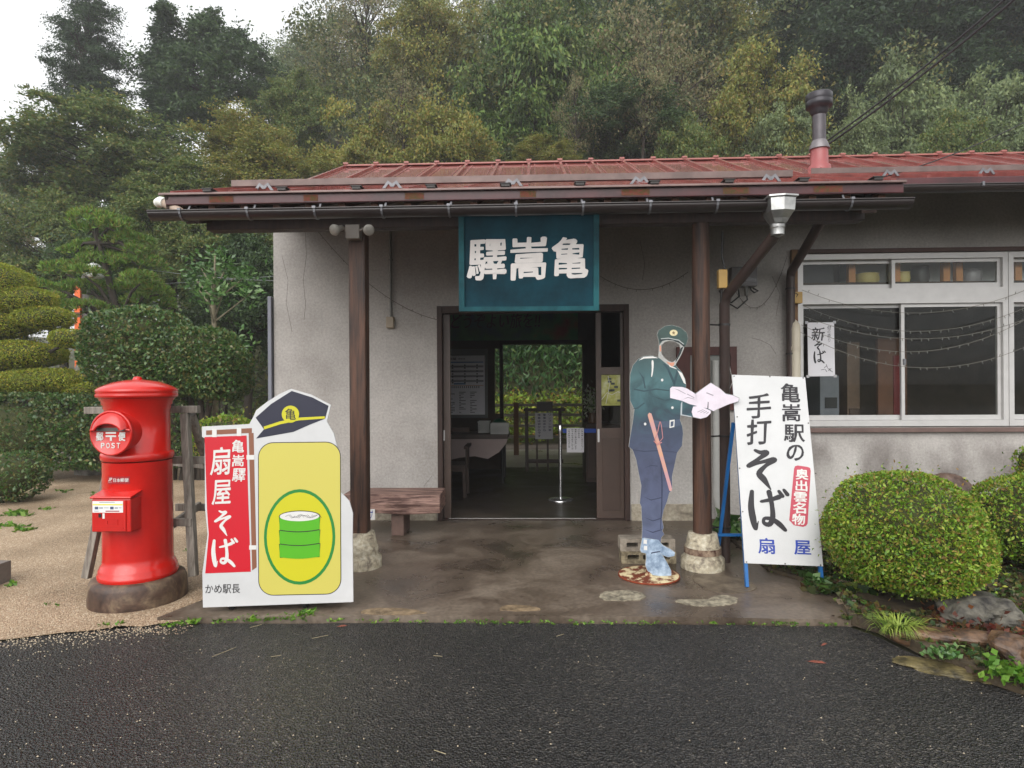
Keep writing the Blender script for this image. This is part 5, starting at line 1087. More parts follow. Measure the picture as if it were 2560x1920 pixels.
mb = MB(); rectp(mb, 0, 0, w_, h_, .001, Fo); pp = mb.build('paper', MATS['paper'], t); mb = MB()
for k, s in enumerate(('ワンマン列車', '乗車は後から', '降車は前からです')):
    for i, ch in enumerate(s): x = w_ * (.83 - k * .3); y = h_ * (.92 - .115 * i); put_text(mb, ch, (x - w_ * .085, y - h_ * .045, x + w_ * .085, y + h_ * .045), .0022, .03, T=Fo)
mb.build('lettering', M('ink_navy', S(40, 40, 80), .5, 0), pp)
mb = MB(); mb.box(a.x + w_ * .1, b.x + .0, yG - .006, yG + .0, b.z + .02, PZ(1004, yG)); mb.build('name_plate', M('plate_dark', S(52, 46, 42), .5, .1, 6), t)
# shelf with flowers at the right of the passage
t = thing('flower_vase', 'vase of pale flowers at the right edge inside the doorway', 'vase', (PX(1482, 9.2), 9.2, .9))
q = P(1482, 1040, 9.2)
mb = MB(); mb.lathe([(.05, -.14), (.075, -.06), (.05, .02), (.06, .05)], 20, Matrix.Translation(q)); mb.build('vase', M('vase_brown', S(92, 70, 52), .4, .2, 9), t)
pet = leafmat('petal', [S(206, 206, 196), S(190, 200, 170), S(110, 140, 80)]); C_ = np.array(P(1482, 1005, 9.2)) + rng.normal(size=(220, 3)) * (.07, .06, .12); leaf_obj('flowers', C_, .06, unit(220) + [0, 0, .6], pet, t)
t = thing('low_cabinet', 'dark low cabinet under the flowers inside the doorway', 'cabinet', (1.0, 9.2, .03))
mb = MB(); mb.box(PX(1462, 9.1), 1.24, 9.0, 9.6, .03, PZ(1060, 9.1)); bx_ = mb.build('body', dk, t, .005); mb = MB(); mb.box(PX(1468, 9.1), PX(1505, 9.1), 8.985, 8.9995, .1, PZ(1075, 9.1)); mb.build('door', brown_steel, t, .003)
# maps on the right sliding door
def map_mat(name, a, b_):
    m, nt, bs = newmat(name); tc = N(nt, "ShaderNodeTexCoord"); nz = N(nt, "ShaderNodeTexNoise"); nz.inputs['Scale'].default_value = 9; nz.inputs['Detail'].default_value = 5; nt.links.new(tc.outputs['Object'], nz.inputs[0])
    r = ramp(nt, nz.outputs[0], [(.35, a), (.5, b_), (.65, S(190, 190, 150))]); nt.links.new(r.outputs[0], bs.inputs['Base Color']); bs.inputs['Roughness'].default_value = .4; return m
for nm, r, mt in (('green sightseeing map poster in the upper door pane', (1503, 838, 1560, 915), map_mat('map_green', S(96, 130, 70), S(140, 170, 100))), ('olive road map poster in the middle door pane', (1503, 937, 1562, 1014), map_mat('map_olive', S(120, 120, 50), S(160, 160, 80)))):
    a, b = P(r[0], r[3], 6.555), P(r[2], r[1], 6.555); Fm = frame((a.x, 6.562, a.z), (1, 0, 0), (0, 0, 1)); w_, h_ = b.x - a.x, b.z - a.z
    t = thing('map_poster', nm, 'poster', (a.x + w_ / 2, 6.562, a.z), 0, 'maps in the sliding door'); mb = MB(); rectp(mb, 0, 0, w_, h_, .0, Fm); pp = mb.build('sheet', mt, t)
    mb = MB()
    for k in range(7):
        x, y = random.uniform(.05, .75) * w_, random.uniform(.1, .85) * h_; rectp(mb, x, y, x + w_ * .16, y + h_ * .07, .0008, Fm)
    mb.build('print', M('map_ink', S(52, 60, 60), .5, 0), pp)
    mb = MB(); pts = [Fm @ Vector((w_ * u, h_ * v, .001)) for u, v in ((.03, .2), (.25, .42), (.45, .35), (.7, .45), (.97, .38))]; mb.tube(pts, .003, 5); pts = [Fm @ Vector((w_ * u, h_ * v, .001)) for u, v in ((.2, .05), (.3, .4), (.36, .7), (.3, .97))]; mb.tube(pts, .0025, 5); mb.build('roads', white_ink, pp)
# restaurant behind the windows: high shelf with posts, pots and boxes, counter and partition
orange = M('orange_wood', S(226, 156, 100), .6, .15, 4); t = thing('high_shelf', 'orange timber shelf rack behind the upper window panes', 'shelf', (4.4, 7.2, 2.3))
mb = MB(); mb.box(2.75, 9.0, 6.68, 7.1, 2.475, 2.495); mb.build('shelf_board', M('shelf_dark', S(70, 52, 40), .6, .2, 5), t)
for px in (2130, 2242, 2366, 2398, 2545, 2700):
    x = PX(px, 6.7); mb = MB(); mb.box(x - .035, x + .035, 6.68, 6.74, 2.496, 2.90); mb.build('shelf_post', orange, t, .003)
def pot(label, px0, px1, py0, py1, y, mat, name='pot'):
    a, b = P(px0, py1, y), P(px1, py0, y); r = (b.x - a.x) / 2; h = b.z - a.z; t = thing(name, label, name, ((a.x + b.x) / 2, y + r, 2.496)); T_ = Matrix.Translation(((a.x + b.x) / 2, y + r, 2.496))
    mb = MB(); mb.lathe([(r * .85, 0), (r, h * .35), (r * .97, h * .7), (r * .9, h)], 28, T_); mb.build('bowl', mat, t); mb = MB(); mb.lathe([(r * .96, h * .95), (r * .99, h), (r * .9, h * 1.03)], 28, T_); mb.build('rim', mat, t)
ylw = M('pot_yellow', S(234, 214, 136), .4, .08, 6)
pot('round yellow pot standing left of the middle sash behind the upper window', 2152, 2212, 688, 714, 6.70, ylw); pot('flared yellow bowl beside an orange post behind the right upper pane', 2250, 2284, 684, 711, 6.70, ylw, 'bowl')
pot('dark round kettle behind the right upper pane', 2290, 2336, 664, 706, 6.72, M('kettle', S(70, 66, 66), .3, .1, 6), 'kettle'); pot('pale rice cooker at the right end behind the upper pane', 2422, 2468, 672, 706, 6.72, M('cooker', S(190, 184, 190), .3, .05, 6), 'cooker')
t = thing('roller_blind', 'rolled pale blind with a dark screen behind the far left upper pane', 'blind', (2.95, 6.95, 2.4)); mb = MB(); mb.tube([(2.78, 6.75, 2.45), (3.22, 6.75, 2.45)], .028, 12); mb.build('roll', M('blind_pale', S(180, 176, 166), .6, .05, 6), t); mb = MB(); mb.box(2.78, 3.2, 6.77, 6.78, 2.48, 2.72); mb.build('screen', M('blind_dark', S(72, 70, 76), .6, .05, 6), t)
t = thing('white_cabinet', 'white paper-covered cupboard behind the upper window panes', 'cabinet', (3.8, 7.5, 2.1)); mb = MB(); mb.box(3.42, 5.9, 6.92, 7.09, 2.496, 2.9); cbx = mb.build('body', M('cupboard_white', S(238, 238, 240), .6, .04, 4), t, .004); mb = MB(); mb.box(4.55, 4.57, 6.91, 6.9195, 2.50, 2.86); mb.box(3.95, 3.97, 6.91, 6.9195, 2.50, 2.86); mb.build('door_edge', MATS['sheet_grey'], cbx)
yD = 7.35; x0_, x1_ = PX(2195, yD), PX(2268, yD)
t = thing('wooden_partition', 'reddish brown wooden partition seen through the lower left pane', 'partition', ((x0_ + x1_) / 2, yD, .03)); mb = MB(); mb.box(x0_, x1_, yD, yD + .05, .03, 1.95); mb.build('leaf', M('door_red', S(104, 66, 46), .6, .25, 4), t, .004); mb = MB(); mb.box(x1_ - .16, x1_ - .04, yD - .012, yD - .001, .95, 1.75); mb.build('red_cloth', M('cloth_red', S(112, 34, 36), .7, .2, 6), t)
x0_, x1_ = PX(2050, 7.0), PX(2098, 7.0); t = thing('grey_locker', 'grey metal locker with a dark square panel behind the lower left pane', 'locker', ((x0_ + x1_) / 2, 7.0, .03)); mb = MB(); mb.box(x0_, x1_, 7.0, 7.4, .03, 1.52); mb.build('body', M('locker_grey', S(120, 122, 132), .5, .1, 5), t, .006); mb = MB(); mb.box(x0_ + .05, x1_ - .03, 6.985, 6.9995, 1.16, 1.28); mb.build('panel', M('panel_dark', S(40, 38, 42), .4, .1, 6), t)
x0_, x1_ = PX(2118, 7.2), PX(2150, 7.2); t = thing('brown_cupboard', 'narrow brown cupboard between the grey locker and the wooden partition', 'cupboard', ((x0_ + x1_) / 2, 7.2, .03)); mb = MB(); mb.box(x0_, x1_, 7.2, 7.6, .03, 1.9); mb.build('body', M('cupboard_brown', S(100, 76, 60), .5, .2, 5), t, .006); mb = MB(); mb.box(x0_ + .02, x1_ - .01, 7.185, 7.1995, .6, 1.15); mb.build('door', M('door_dark', S(70, 48, 36), .5, .2, 5), t)
t = thing('dining_table', 'low wooden restaurant table behind the lower window panes', 'table', (4.2, 8.0, .03)); mb = MB(); mb.box(3.2, 5.0, 7.7, 8.5, .70, .74); mb.build('tabletop', M('table_wood', S(110, 72, 46), .5, .2, 4), t, .004)
for x, y in ((3.3, 7.8), (4.9, 7.8), (3.3, 8.4), (4.9, 8.4)): mb = MB(); mb.box(x - .03, x + .03, y - .03, y + .03, .03, .70); mb.build('leg', dk, t)

# ================================================================== PLATFORM SIDE
t = thing('platform_fence', 'low brown rail fence along the platform behind the station', 'fence', (.3, 12.6, .02)); rw_ = M('rail_wood', S(104, 72, 46), .6, .2, 5)
for z in (.36, .58, .80, 1.0): mb = MB(); mb.box(-4, 5, 12.58, 12.62, z, z + .05); mb.build('rail', M('rail_pale', S(150, 144, 134), .4, .1, 5), t)
for k in range(6): mb = MB(); x = -3.6 + k * 1.62; mb.box(x - .05, x + .05, 12.53, 12.579, .02, 1.08); mb.build('post', rw_, t)

# ================================================================== VEGETATION
leafA = leafmat('azalea_leaf', [S(82, 120, 36), S(104, 144, 40), S(132, 164, 50), S(152, 176, 60), S(92, 126, 40), S(166, 168, 72), S(140, 112, 62)], .45, 1.5)
leafH = leafmat('hedge_leaf', [S(52, 81, 39), S(66, 99, 46), S(79, 114, 52), S(55, 85, 46), S(114, 136, 79), S(110, 103, 59)], .35, 1.2, .5)
leafP = leafmat('podocarp_leaf', [S(110, 128, 39), S(135, 149, 48), S(158, 167, 57), S(119, 135, 43), S(172, 156, 64)], .6, 1.2)
leafN = leafmat('pine_needle', [S(76, 118, 44), S(104, 140, 54), S(130, 158, 66), S(80, 110, 50), S(126, 118, 62)], .5, 1.0)
leafMg = leafmat('magnolia_leaf', [S(60, 100, 48), S(84, 122, 60), S(110, 142, 84), S(70, 106, 50)], .3, 1.2, .6)
def bush(name, label, cat, loc, pads, dens, size, mat, group=None, **k):
    t = thing(name, label, cat, loc, 0, group); clipped('foliage', t, pads, dens, size, mat, **k)
    mb = MB(); x, y, z = loc
    for i in range(4): mb.tube([(x + random.uniform(-.1, .1), y + random.uniform(-.08, .08), z - .05), (x + random.uniform(-.25, .25), y + random.uniform(-.2, .2), pads[0][0][2] - .1)], [.03, .018], 7)
    mb.build('stem', MATS['twig'], t); return t
q = P(2256, 1345, 4.12); bush('azalea_bush', 'large clipped dome-shaped azalea bush right of the leaning white sign', 'bush', (q.x, 4.12, .05), [((q.x, 4.12, .485), (.455, .48, .385)), ((q.x + .01, 4.08, .40), (.49, .48, .285))], 8200, .022, leafA, 'clipped azalea bushes by the wall', squash=2.0, jit=.045, floor=.12)
q = P(2650, 1340, 4.75); bush('azalea_bush', 'clipped azalea bush standing behind the large dome-shaped one, nearer the wall', 'bush', (q.x, 4.75, .05), [((q.x, 4.75, .40), (.62, .55, .38))], 5600, .025, leafA, 'clipped azalea bushes by the wall', squash=2.0, jit=.05, floor=.15)
q = P(2590, 1160, 5.6); bush('azalea_bush', 'small high clump of azalea against the wall at the right edge', 'bush', (q.x, 5.6, .05), [((q.x, 5.6, .74), (.15, .16, .15)), ((q.x + .05, 5.6, .5), (.2, .2, .2))], 3000, .03, leafA, 'clipped azalea bushes by the wall', floor=.3)
# left garden: long low hedge, tall clipped hedge on trunks, small round bushes
q = P(70, 1100, 9.1); bush('clipped_hedge', 'long low clipped dark hedge at the left behind the gravel', 'hedge', (q.x, 9.3, 0), [((q.x - 1.1, 9.4, .72), (2.0, .55, .62)), ((q.x + 1.15, 9.5, .74), (1.2, .5, .60))], 1700, .05, leafH, squash=5, jit=.05, floor=.2, aspect=.6)
q = P(300, 860, 9.4); bush('clipped_hedge', 'tall clipped broad-leaved hedge sloping to the right on bare trunks behind the post box', 'hedge', (q.x, 9.4, 0), [((PX(345, 9.4), 9.4, 2.02), (.72, .6, .62)), ((PX(480, 9.4), 9.4, 1.82), (.68, .55, .52)), ((PX(550, 9.4), 9.4, 1.66), (.42, .5, .42))], 2500, .052, leafH, squash=3.4, jit=.05, aspect=.6)
mb = MB()
for px in (430, 455, 480, 498, 512, 390): x = PX(px, 9.4); mb.tube([(x, 9.4, 0), (x + random.uniform(-.1, .1), 9.42, .7), (x + random.uniform(-.2, .2), 9.4, 1.6)], [.06, .05, .04], 8)
o_ = [x for x in bpy.data.objects if x.get('label', '').startswith('tall clipped broad')][0]; mb.build('trunk', M('bark_dark', S(48, 40, 32), .9, .4, 9, .6, 20, stretch=(5, 5, .8)), o_)
q = P(25, 1200, 7.6); bush('round_shrub', 'small dark rounded shrub at the far left edge on the gravel', 'bush', (q.x, 7.6, 0), [((q.x, 7.6, .34), (.42, .4, .30))], 1300, .045, leafH, floor=.05)
q = P(562, 1045, 8.0); bush('round_shrub', 'low round green shrub in the shade behind the grey trestle', 'bush', (q.x, 8.0, 0), [((q.x, 8.0, .72), (.42, .4, .34))], 1300, .045, leafA, floor=.1)
# layered cloud-pruned podocarp
def pads_tree(label, cat, name, loc, pads, dens, size, mat, trunk, aspect=.35, **k):
    t = thing(name, label, cat, loc); clipped('crown', t, pads, dens, size, mat, aspect=aspect, **k)
    mb = MB(); mb.tube(trunk, [.13 - .1 * i / (len(trunk) - 1) for i in range(len(trunk))], 9)
    for c, r in pads:
        j = min(range(len(trunk)), key=lambda i: abs(trunk[i][2] - (c[2] - .25))); a = Vector(trunk[j]); mb.tube([a, a.lerp(Vector(c), .5) + Vector((0, 0, -.05)), Vector(c) - Vector((0, 0, r[2] * .4))], [.05, .035, .02], 6)
    mb.build('trunk', MATS['bark_dark'], t)
D = 9.9
PP = lambda px, py, rx, rz, ry=None, d=D: ((PX(px, d), d, PZ(py, d, px)), (rx, ry or rx * .8, rz))
pads_tree('cloud-pruned garden tree in mossy green layers at the left edge', 'tree', 'cloud_pruned_tree', (PX(0, D), D, 0),
          [PP(-45, 712, .80, .38), PP(62, 752, .50, .22), PP(108, 795, .48, .19), PP(-30, 815, .7, .22), PP(172, 846, .30, .15, d=9.7), PP(35, 888, .78, .24), PP(118, 955, .92, .22), PP(-45, 968, .75, .22), PP(215, 975, .34, .13, d=9.7)],
          3800, .034, leafP, [(PX(0, D), D, 0), (PX(10, D), D, .8), (PX(-10, D), D, 1.6), (PX(0, D), D, 2.6)], squash=2.1, jit=.06)
# rounded pine with tufts
D2 = 12.5
def tufts(name, parent, pads, per_m2, size, mat, nn=9, up=.8):
    C = []; A = []
    for c, r in pads:
        n = int(4 * PI * r[0] * max(r[1], r[2]) * per_m2 * .6); u = unit(n); u[:, 2] = np.where(u[:, 2] < -.3, -u[:, 2], u[:, 2])
        p = u * np.array(r) * (1 - np.abs(rng.normal(0, .12, n)))[:, None] + np.array(c)
        for _ in range(nn): d = u * .4 + rng.normal(size=(n, 3)) * .7 + [0, 0, up]; d /= np.linalg.norm(d, axis=1, keepdims=True); C.append(p + d * size * .5); A.append(d)
    C = np.concatenate(C); A = np.concatenate(A); return leaf_obj(name, C, size * (.7 + .6 * rng.random(len(C))), A, mat, parent, .16, fold=.03)
t = thing('garden_pine', 'rounded garden pine with bright green tufts left of the station roof', 'tree', (PX(290, D2), D2, 0)); pp_ = []
for px, py, rx, rz in ((255, 528, .35, .16), (215, 560, .3, .14), (300, 560, .34, .15), (165, 610, .3, .13), (345, 620, .32, .14), (110, 700, .28, .12), (400, 720, .3, .12), (180, 745, .3, .13), (330, 780, .34, .14), (250, 680, .4, .14), (250, 545, .55, .3), (190, 600, .55, .28), (300, 590, .6, .3), (240, 640, .75, .3), (150, 660, .5, .25), (340, 650, .6, .28), (200, 710, .65, .26), (300, 710, .8, .28), (380, 700, .45, .22), (350, 745, .6, .24), (130, 720, .5, .22), (240, 770, .6, .22)): pp_.append(((PX(px, D2) , D2 + random.uniform(-.6, .6), PZ(py, D2)), (rx * .86, rx * .8, rz * .72)))
tufts('crown', t, pp_, 75, .12, leafN, 11, 1.0)
mb = MB(); trk = [Vector((PX(290, D2), D2, 0)), Vector((PX(270, D2), D2, 1.5)), Vector((PX(300, D2), D2, 2.8)), Vector((PX(250, D2), D2, 4.4))]; mb.tube(trk, [.16, .13, .09, .04], 10)
for c, r in pp_: a = min(trk, key=lambda v: abs(v.z - c[2] + .3)); mb.tube([a, a.lerp(Vector(c), .6) + Vector((0, 0, .12)), Vector(c) - Vector((0, 0, .05))], [.05, .03, .015], 6)
mb.build('trunk', MATS['bark_dark'], t)
# small magnolia-leaved tree
D3 = 10.6; t = thing('broadleaf_sapling', 'slim young tree with big glossy leaves beside the left wall corner', 'tree', (PX(540, D3), D3, 0)); C = []; A = []
tips = [(540, 640), (500, 665), (565, 670), (590, 690), (490, 715), (530, 700), (615, 690), (560, 730), (520, 745), (600, 850), (570, 870), (625, 735), (480, 690)]
mb = MB(); x = PX(536, D3); mb.tube([(x, D3, 0), (x + .02, D3, 1.6), (x, D3, 2.9), (PX(540, D3), D3, 3.7)], [.06, .05, .04, .012], 9)
for px, py in tips:
    q = P(px, py, D3 + random.uniform(-.3, .3)); mb.tube([(x, D3, q.z - .45), q], [.018, .008], 5)
    for k in range(60):
        d = Vector((random.gauss(0, 1), random.gauss(0, 1), random.uniform(-.2, 1.1))).normalized(); o_ = q + Vector((random.gauss(0, .09), random.gauss(0, .09), random.gauss(0, .1))); C.append(o_ + d * .08); A.append(d)
mb.build('trunk', M('bark_pale', S(120, 112, 92), .9, .3, 8), t); leaf_obj('crown', C, .12, A, leafMg, t, .42)

# ---- forest: prototype trees, then one object per tree
def proto_broad(nc, lpc, ls, spread=.36, crown0=.3, mat=None, droop=0.0, aspect=.5, flat=.6, cr=.1, seed=0):
    r_ = random.Random(seed); H = 10.0; mb = MB(); cl = []
    trunk = [Vector((0, 0, -12)), Vector((0, 0, 0)), Vector((r_.uniform(-.2, .2), r_.uniform(-.2, .2), 2.5)), Vector((r_.uniform(-.5, .5), r_.uniform(-.5, .5), 5.5)), Vector((r_.uniform(-.5, .5), r_.uniform(-.5, .5), 8.6))]
    mb.tube(trunk, [.27, .24, .2, .13, .03], 7); trunk = trunk[1:]
    for i in range(nc):
        while True:
            u = Vector((r_.uniform(-1, 1), r_.uniform(-1, 1), r_.uniform(-1, 1)))
            if .25 < u.length < 1: break
        zc = crown0 + (1 - crown0) / 2; k = (1.0 - .35 * max(0, u.z)) * r_.uniform(.7, 1.3)
        c = Vector((u.x * spread * H * k, u.y * spread * H * k, (zc + u.z * (1 - crown0) / 2 * r_.uniform(.72, 1.05)) * H)); cl.append(c)
        f = max(.12, min(.95, (c.z - 1.4) / 9)); a = trunk[1].lerp(trunk[2], f * 1.4) if f < .6 else trunk[2].lerp(trunk[3], (f - .6) * 2)
        m_ = a.lerp(c, .55) + Vector((r_.uniform(-.3, .3), r_.uniform(-.3, .3), r_.uniform(-.2, .5))); mb.tube([a, m_, c], [.06, .035, .012], 5, cap=False)
        for _ in range(3): e = c + Vector((r_.gauss(0, .45), r_.gauss(0, .45), r_.gauss(.05, .3))); mb.tube([m_.lerp(c, .7), e], [.018, .006], 4, cap=False)
    C = []; A = []
    for c in cl:
        R = cr * H * r_.uniform(.7, 1.6); ns = 9
        for _ in range(ns):                                   # leafy sprays reaching out of the branch end
            n = max(4, int(lpc / ns * r_.uniform(.5, 1.5))); d = np.array([r_.gauss(0, 1), r_.gauss(0, 1), r_.gauss(.1, .55) * flat * 1.6]); d /= np.linalg.norm(d); L = R * r_.uniform(.6, 1.25)
            q = rng.random(n) ** .8; p = np.array(c) + d * (q * L)[:, None] + rng.normal(size=(n, 3)) * np.array([.17, .17, .11]) * R; p[:, 2] -= (.12 + droop * .5) * R * q ** 2
            C.append(p); A.append(d * .8 + unit(n) * .9 + np.array([0, 0, -.25 - droop]))
    C = np.concatenate(C); A = np.concatenate(A); cm = leaf_obj('crown', C, ls * (.6 + .8 * rng.random(len(C))), A, mat, aspect=aspect, only_mesh=True)
    tm = mb.build('trunk', MATS['bark_dark']); me = tm.data; bpy.data.objects.remove(tm); return me, cm
def proto_conifer(tiers, lpb, ls, width=.16, mat=None, seed=0, irregular=.5):
    r_ = random.Random(seed); H = 10.0; mb = MB(); mb.tube([(0, 0, -12), (0, 0, 0), (.05, 0, 5), (0, 0, 9.8)], [.26, .22, .14, .02], 7); C = []; A = []
    for i in range(tiers):
        z = H * (.12 + .87 * i / tiers); nb_ = r_.randint(4, 6)
        for b in range(nb_):
            an = 2 * PI * (b / nb_ + r_.random() * .3); L = H * width * (1 - .82 * (i / tiers) ** 1.3) * r_.uniform(1 - irregular, 1.15); d = np.array([math.cos(an), math.sin(an), -.18])
            mb.tube([(0, 0, z), tuple(d * L * .95 + np.array([0, 0, z]))], [.035, .008], 4, cap=False)
            n = int(lpb * L / 1.2) + 4; s = rng.random(n) ** .7; p = np.array([0, 0, z]) + d * (s * L)[:, None] + rng.normal(size=(n, 3)) * [.13 + .02 * L, .13 + .02 * L, .13]; p[:, 2] -= .12 * s * L; C.append(p); A.append(d + rng.normal(size=(n, 3)) * .5 + np.array([0, 0, .1]))
    C = np.concatenate(C); A = np.concatenate(A); cm = leaf_obj('crown', C, ls * (.6 + .8 * rng.random(len(C))), A, mat, aspect=.3, only_mesh=True)
    tm = mb.build('trunk', MATS['bark_dark']); me = tm.data; bpy.data.objects.remove(tm); return me, cm
fDark = leafmat('forest_dark', [S(49, 70, 42), S(65, 88, 49), S(81, 104, 57), S(57, 78, 51)], .5, .25)
fMid = leafmat('forest_mid', [S(74, 98, 50), S(94, 114, 58), S(112, 126, 66), S(82, 102, 54), S(132, 124, 64), S(88, 112, 56)], .5, .25)
fOl = leafmat('forest_olive', [S(112, 124, 60), S(130, 136, 64), S(146, 144, 70), S(100, 114, 58), S(158, 142, 68), S(136, 116, 64), S(118, 130, 62)], .5, .25)
fBr = leafmat('forest_brown', [S(112, 116, 78), S(130, 124, 90), S(104, 114, 74), S(146, 132, 98), S(122, 104, 78), S(100, 112, 70)], .55, .25)
fGr = leafmat('forest_grey_green', [S(90, 107, 73), S(112, 129, 87), S(134, 146, 102), S(102, 117, 73)], .5, .25)
fCon = leafmat('conifer_leaf', [S(43, 64, 43), S(58, 78, 50), S(73, 94, 58), S(50, 68, 50)], .55, .3)
fBam = leafmat('drooping_leaf', [S(65, 92, 46), S(90, 119, 56), S(112, 139, 65), S(73, 97, 53), S(126, 141, 73)], .5, .3)
PR = {
    'dark': proto_broad(67, 667, .2, .36, .22, fDark, .2, seed=1, cr=.105), 'mid': proto_broad(71, 667, .18, .38, .2, fMid, .2, seed=2), 'mid2': proto_broad(67, 667, .18, .42, .15, fMid, .3, seed=3),
    'olive': proto_broad(67, 609, .17, .40, .16, fOl, .15, seed=4), 'olive2': proto_broad(58, 580, .18, .36, .2, fOl, .2, seed=5), 'brown': proto_broad(51, 190, .18, .36, .3, fBr, .3, seed=6, cr=.11),
    'sparse': proto_broad(40, 120, .17, .34, .35, fBr, .3, seed=7, cr=.11), 'grey': proto_broad(67, 638, .19, .42, .15, fGr, .4, seed=8), 'bamboo': proto_broad(71, 667, .22, .34, .12, fBam, .8, .35, .9, seed=9),
    'conifer': proto_conifer(30, 110, .26, .17, fCon, 10), 'conifer2': proto_broad(82, 609, .18, .22, .06, fCon, .5, .35, .8, cr=.075, seed=11), 'green': proto_broad(71, 667, .18, .38, .15, fGr, .3, seed=12),
    'cedar': proto_broad(67, 609, .15, .16, .02, fCon, .35, .35, .75, cr=.07, seed=13),
}
NTREE = [0]
def tree(kind, name, label, px, top, Y, wpx, cb=None):
    x = PX(px, Y); g = hill(x, Y) if Y > 14 else 0; zt = PZ(top, Y, px); me, cm = PR[kind]
    zb = g if cb is None else zt - (zt - PZ(cb, Y, px)) / (.88 if kind in ('conifer', 'conifer2', 'cedar') else .76)
    sz = max(1.5, zt - zb) / 10.0; wd_ = wpx / FPX * Y; d0 = {'conifer': 3.6, 'conifer2': 5.2, 'cedar': 3.9}.get(kind, 8.0); sx = wd_ / d0
    t = thing(name, label, 'tree', (x, Y, g), random.uniform(0, 6.28), 'trees on the slope behind the station')
    for nm, m_ in (('trunk', me), ('crown', cm)):
        o = bpy.data.objects.new(nm, m_); COL.objects.link(o); o.parent = t; o.scale = (sx, sx, sz); o.location = (0, 0, zb - g)
    return t
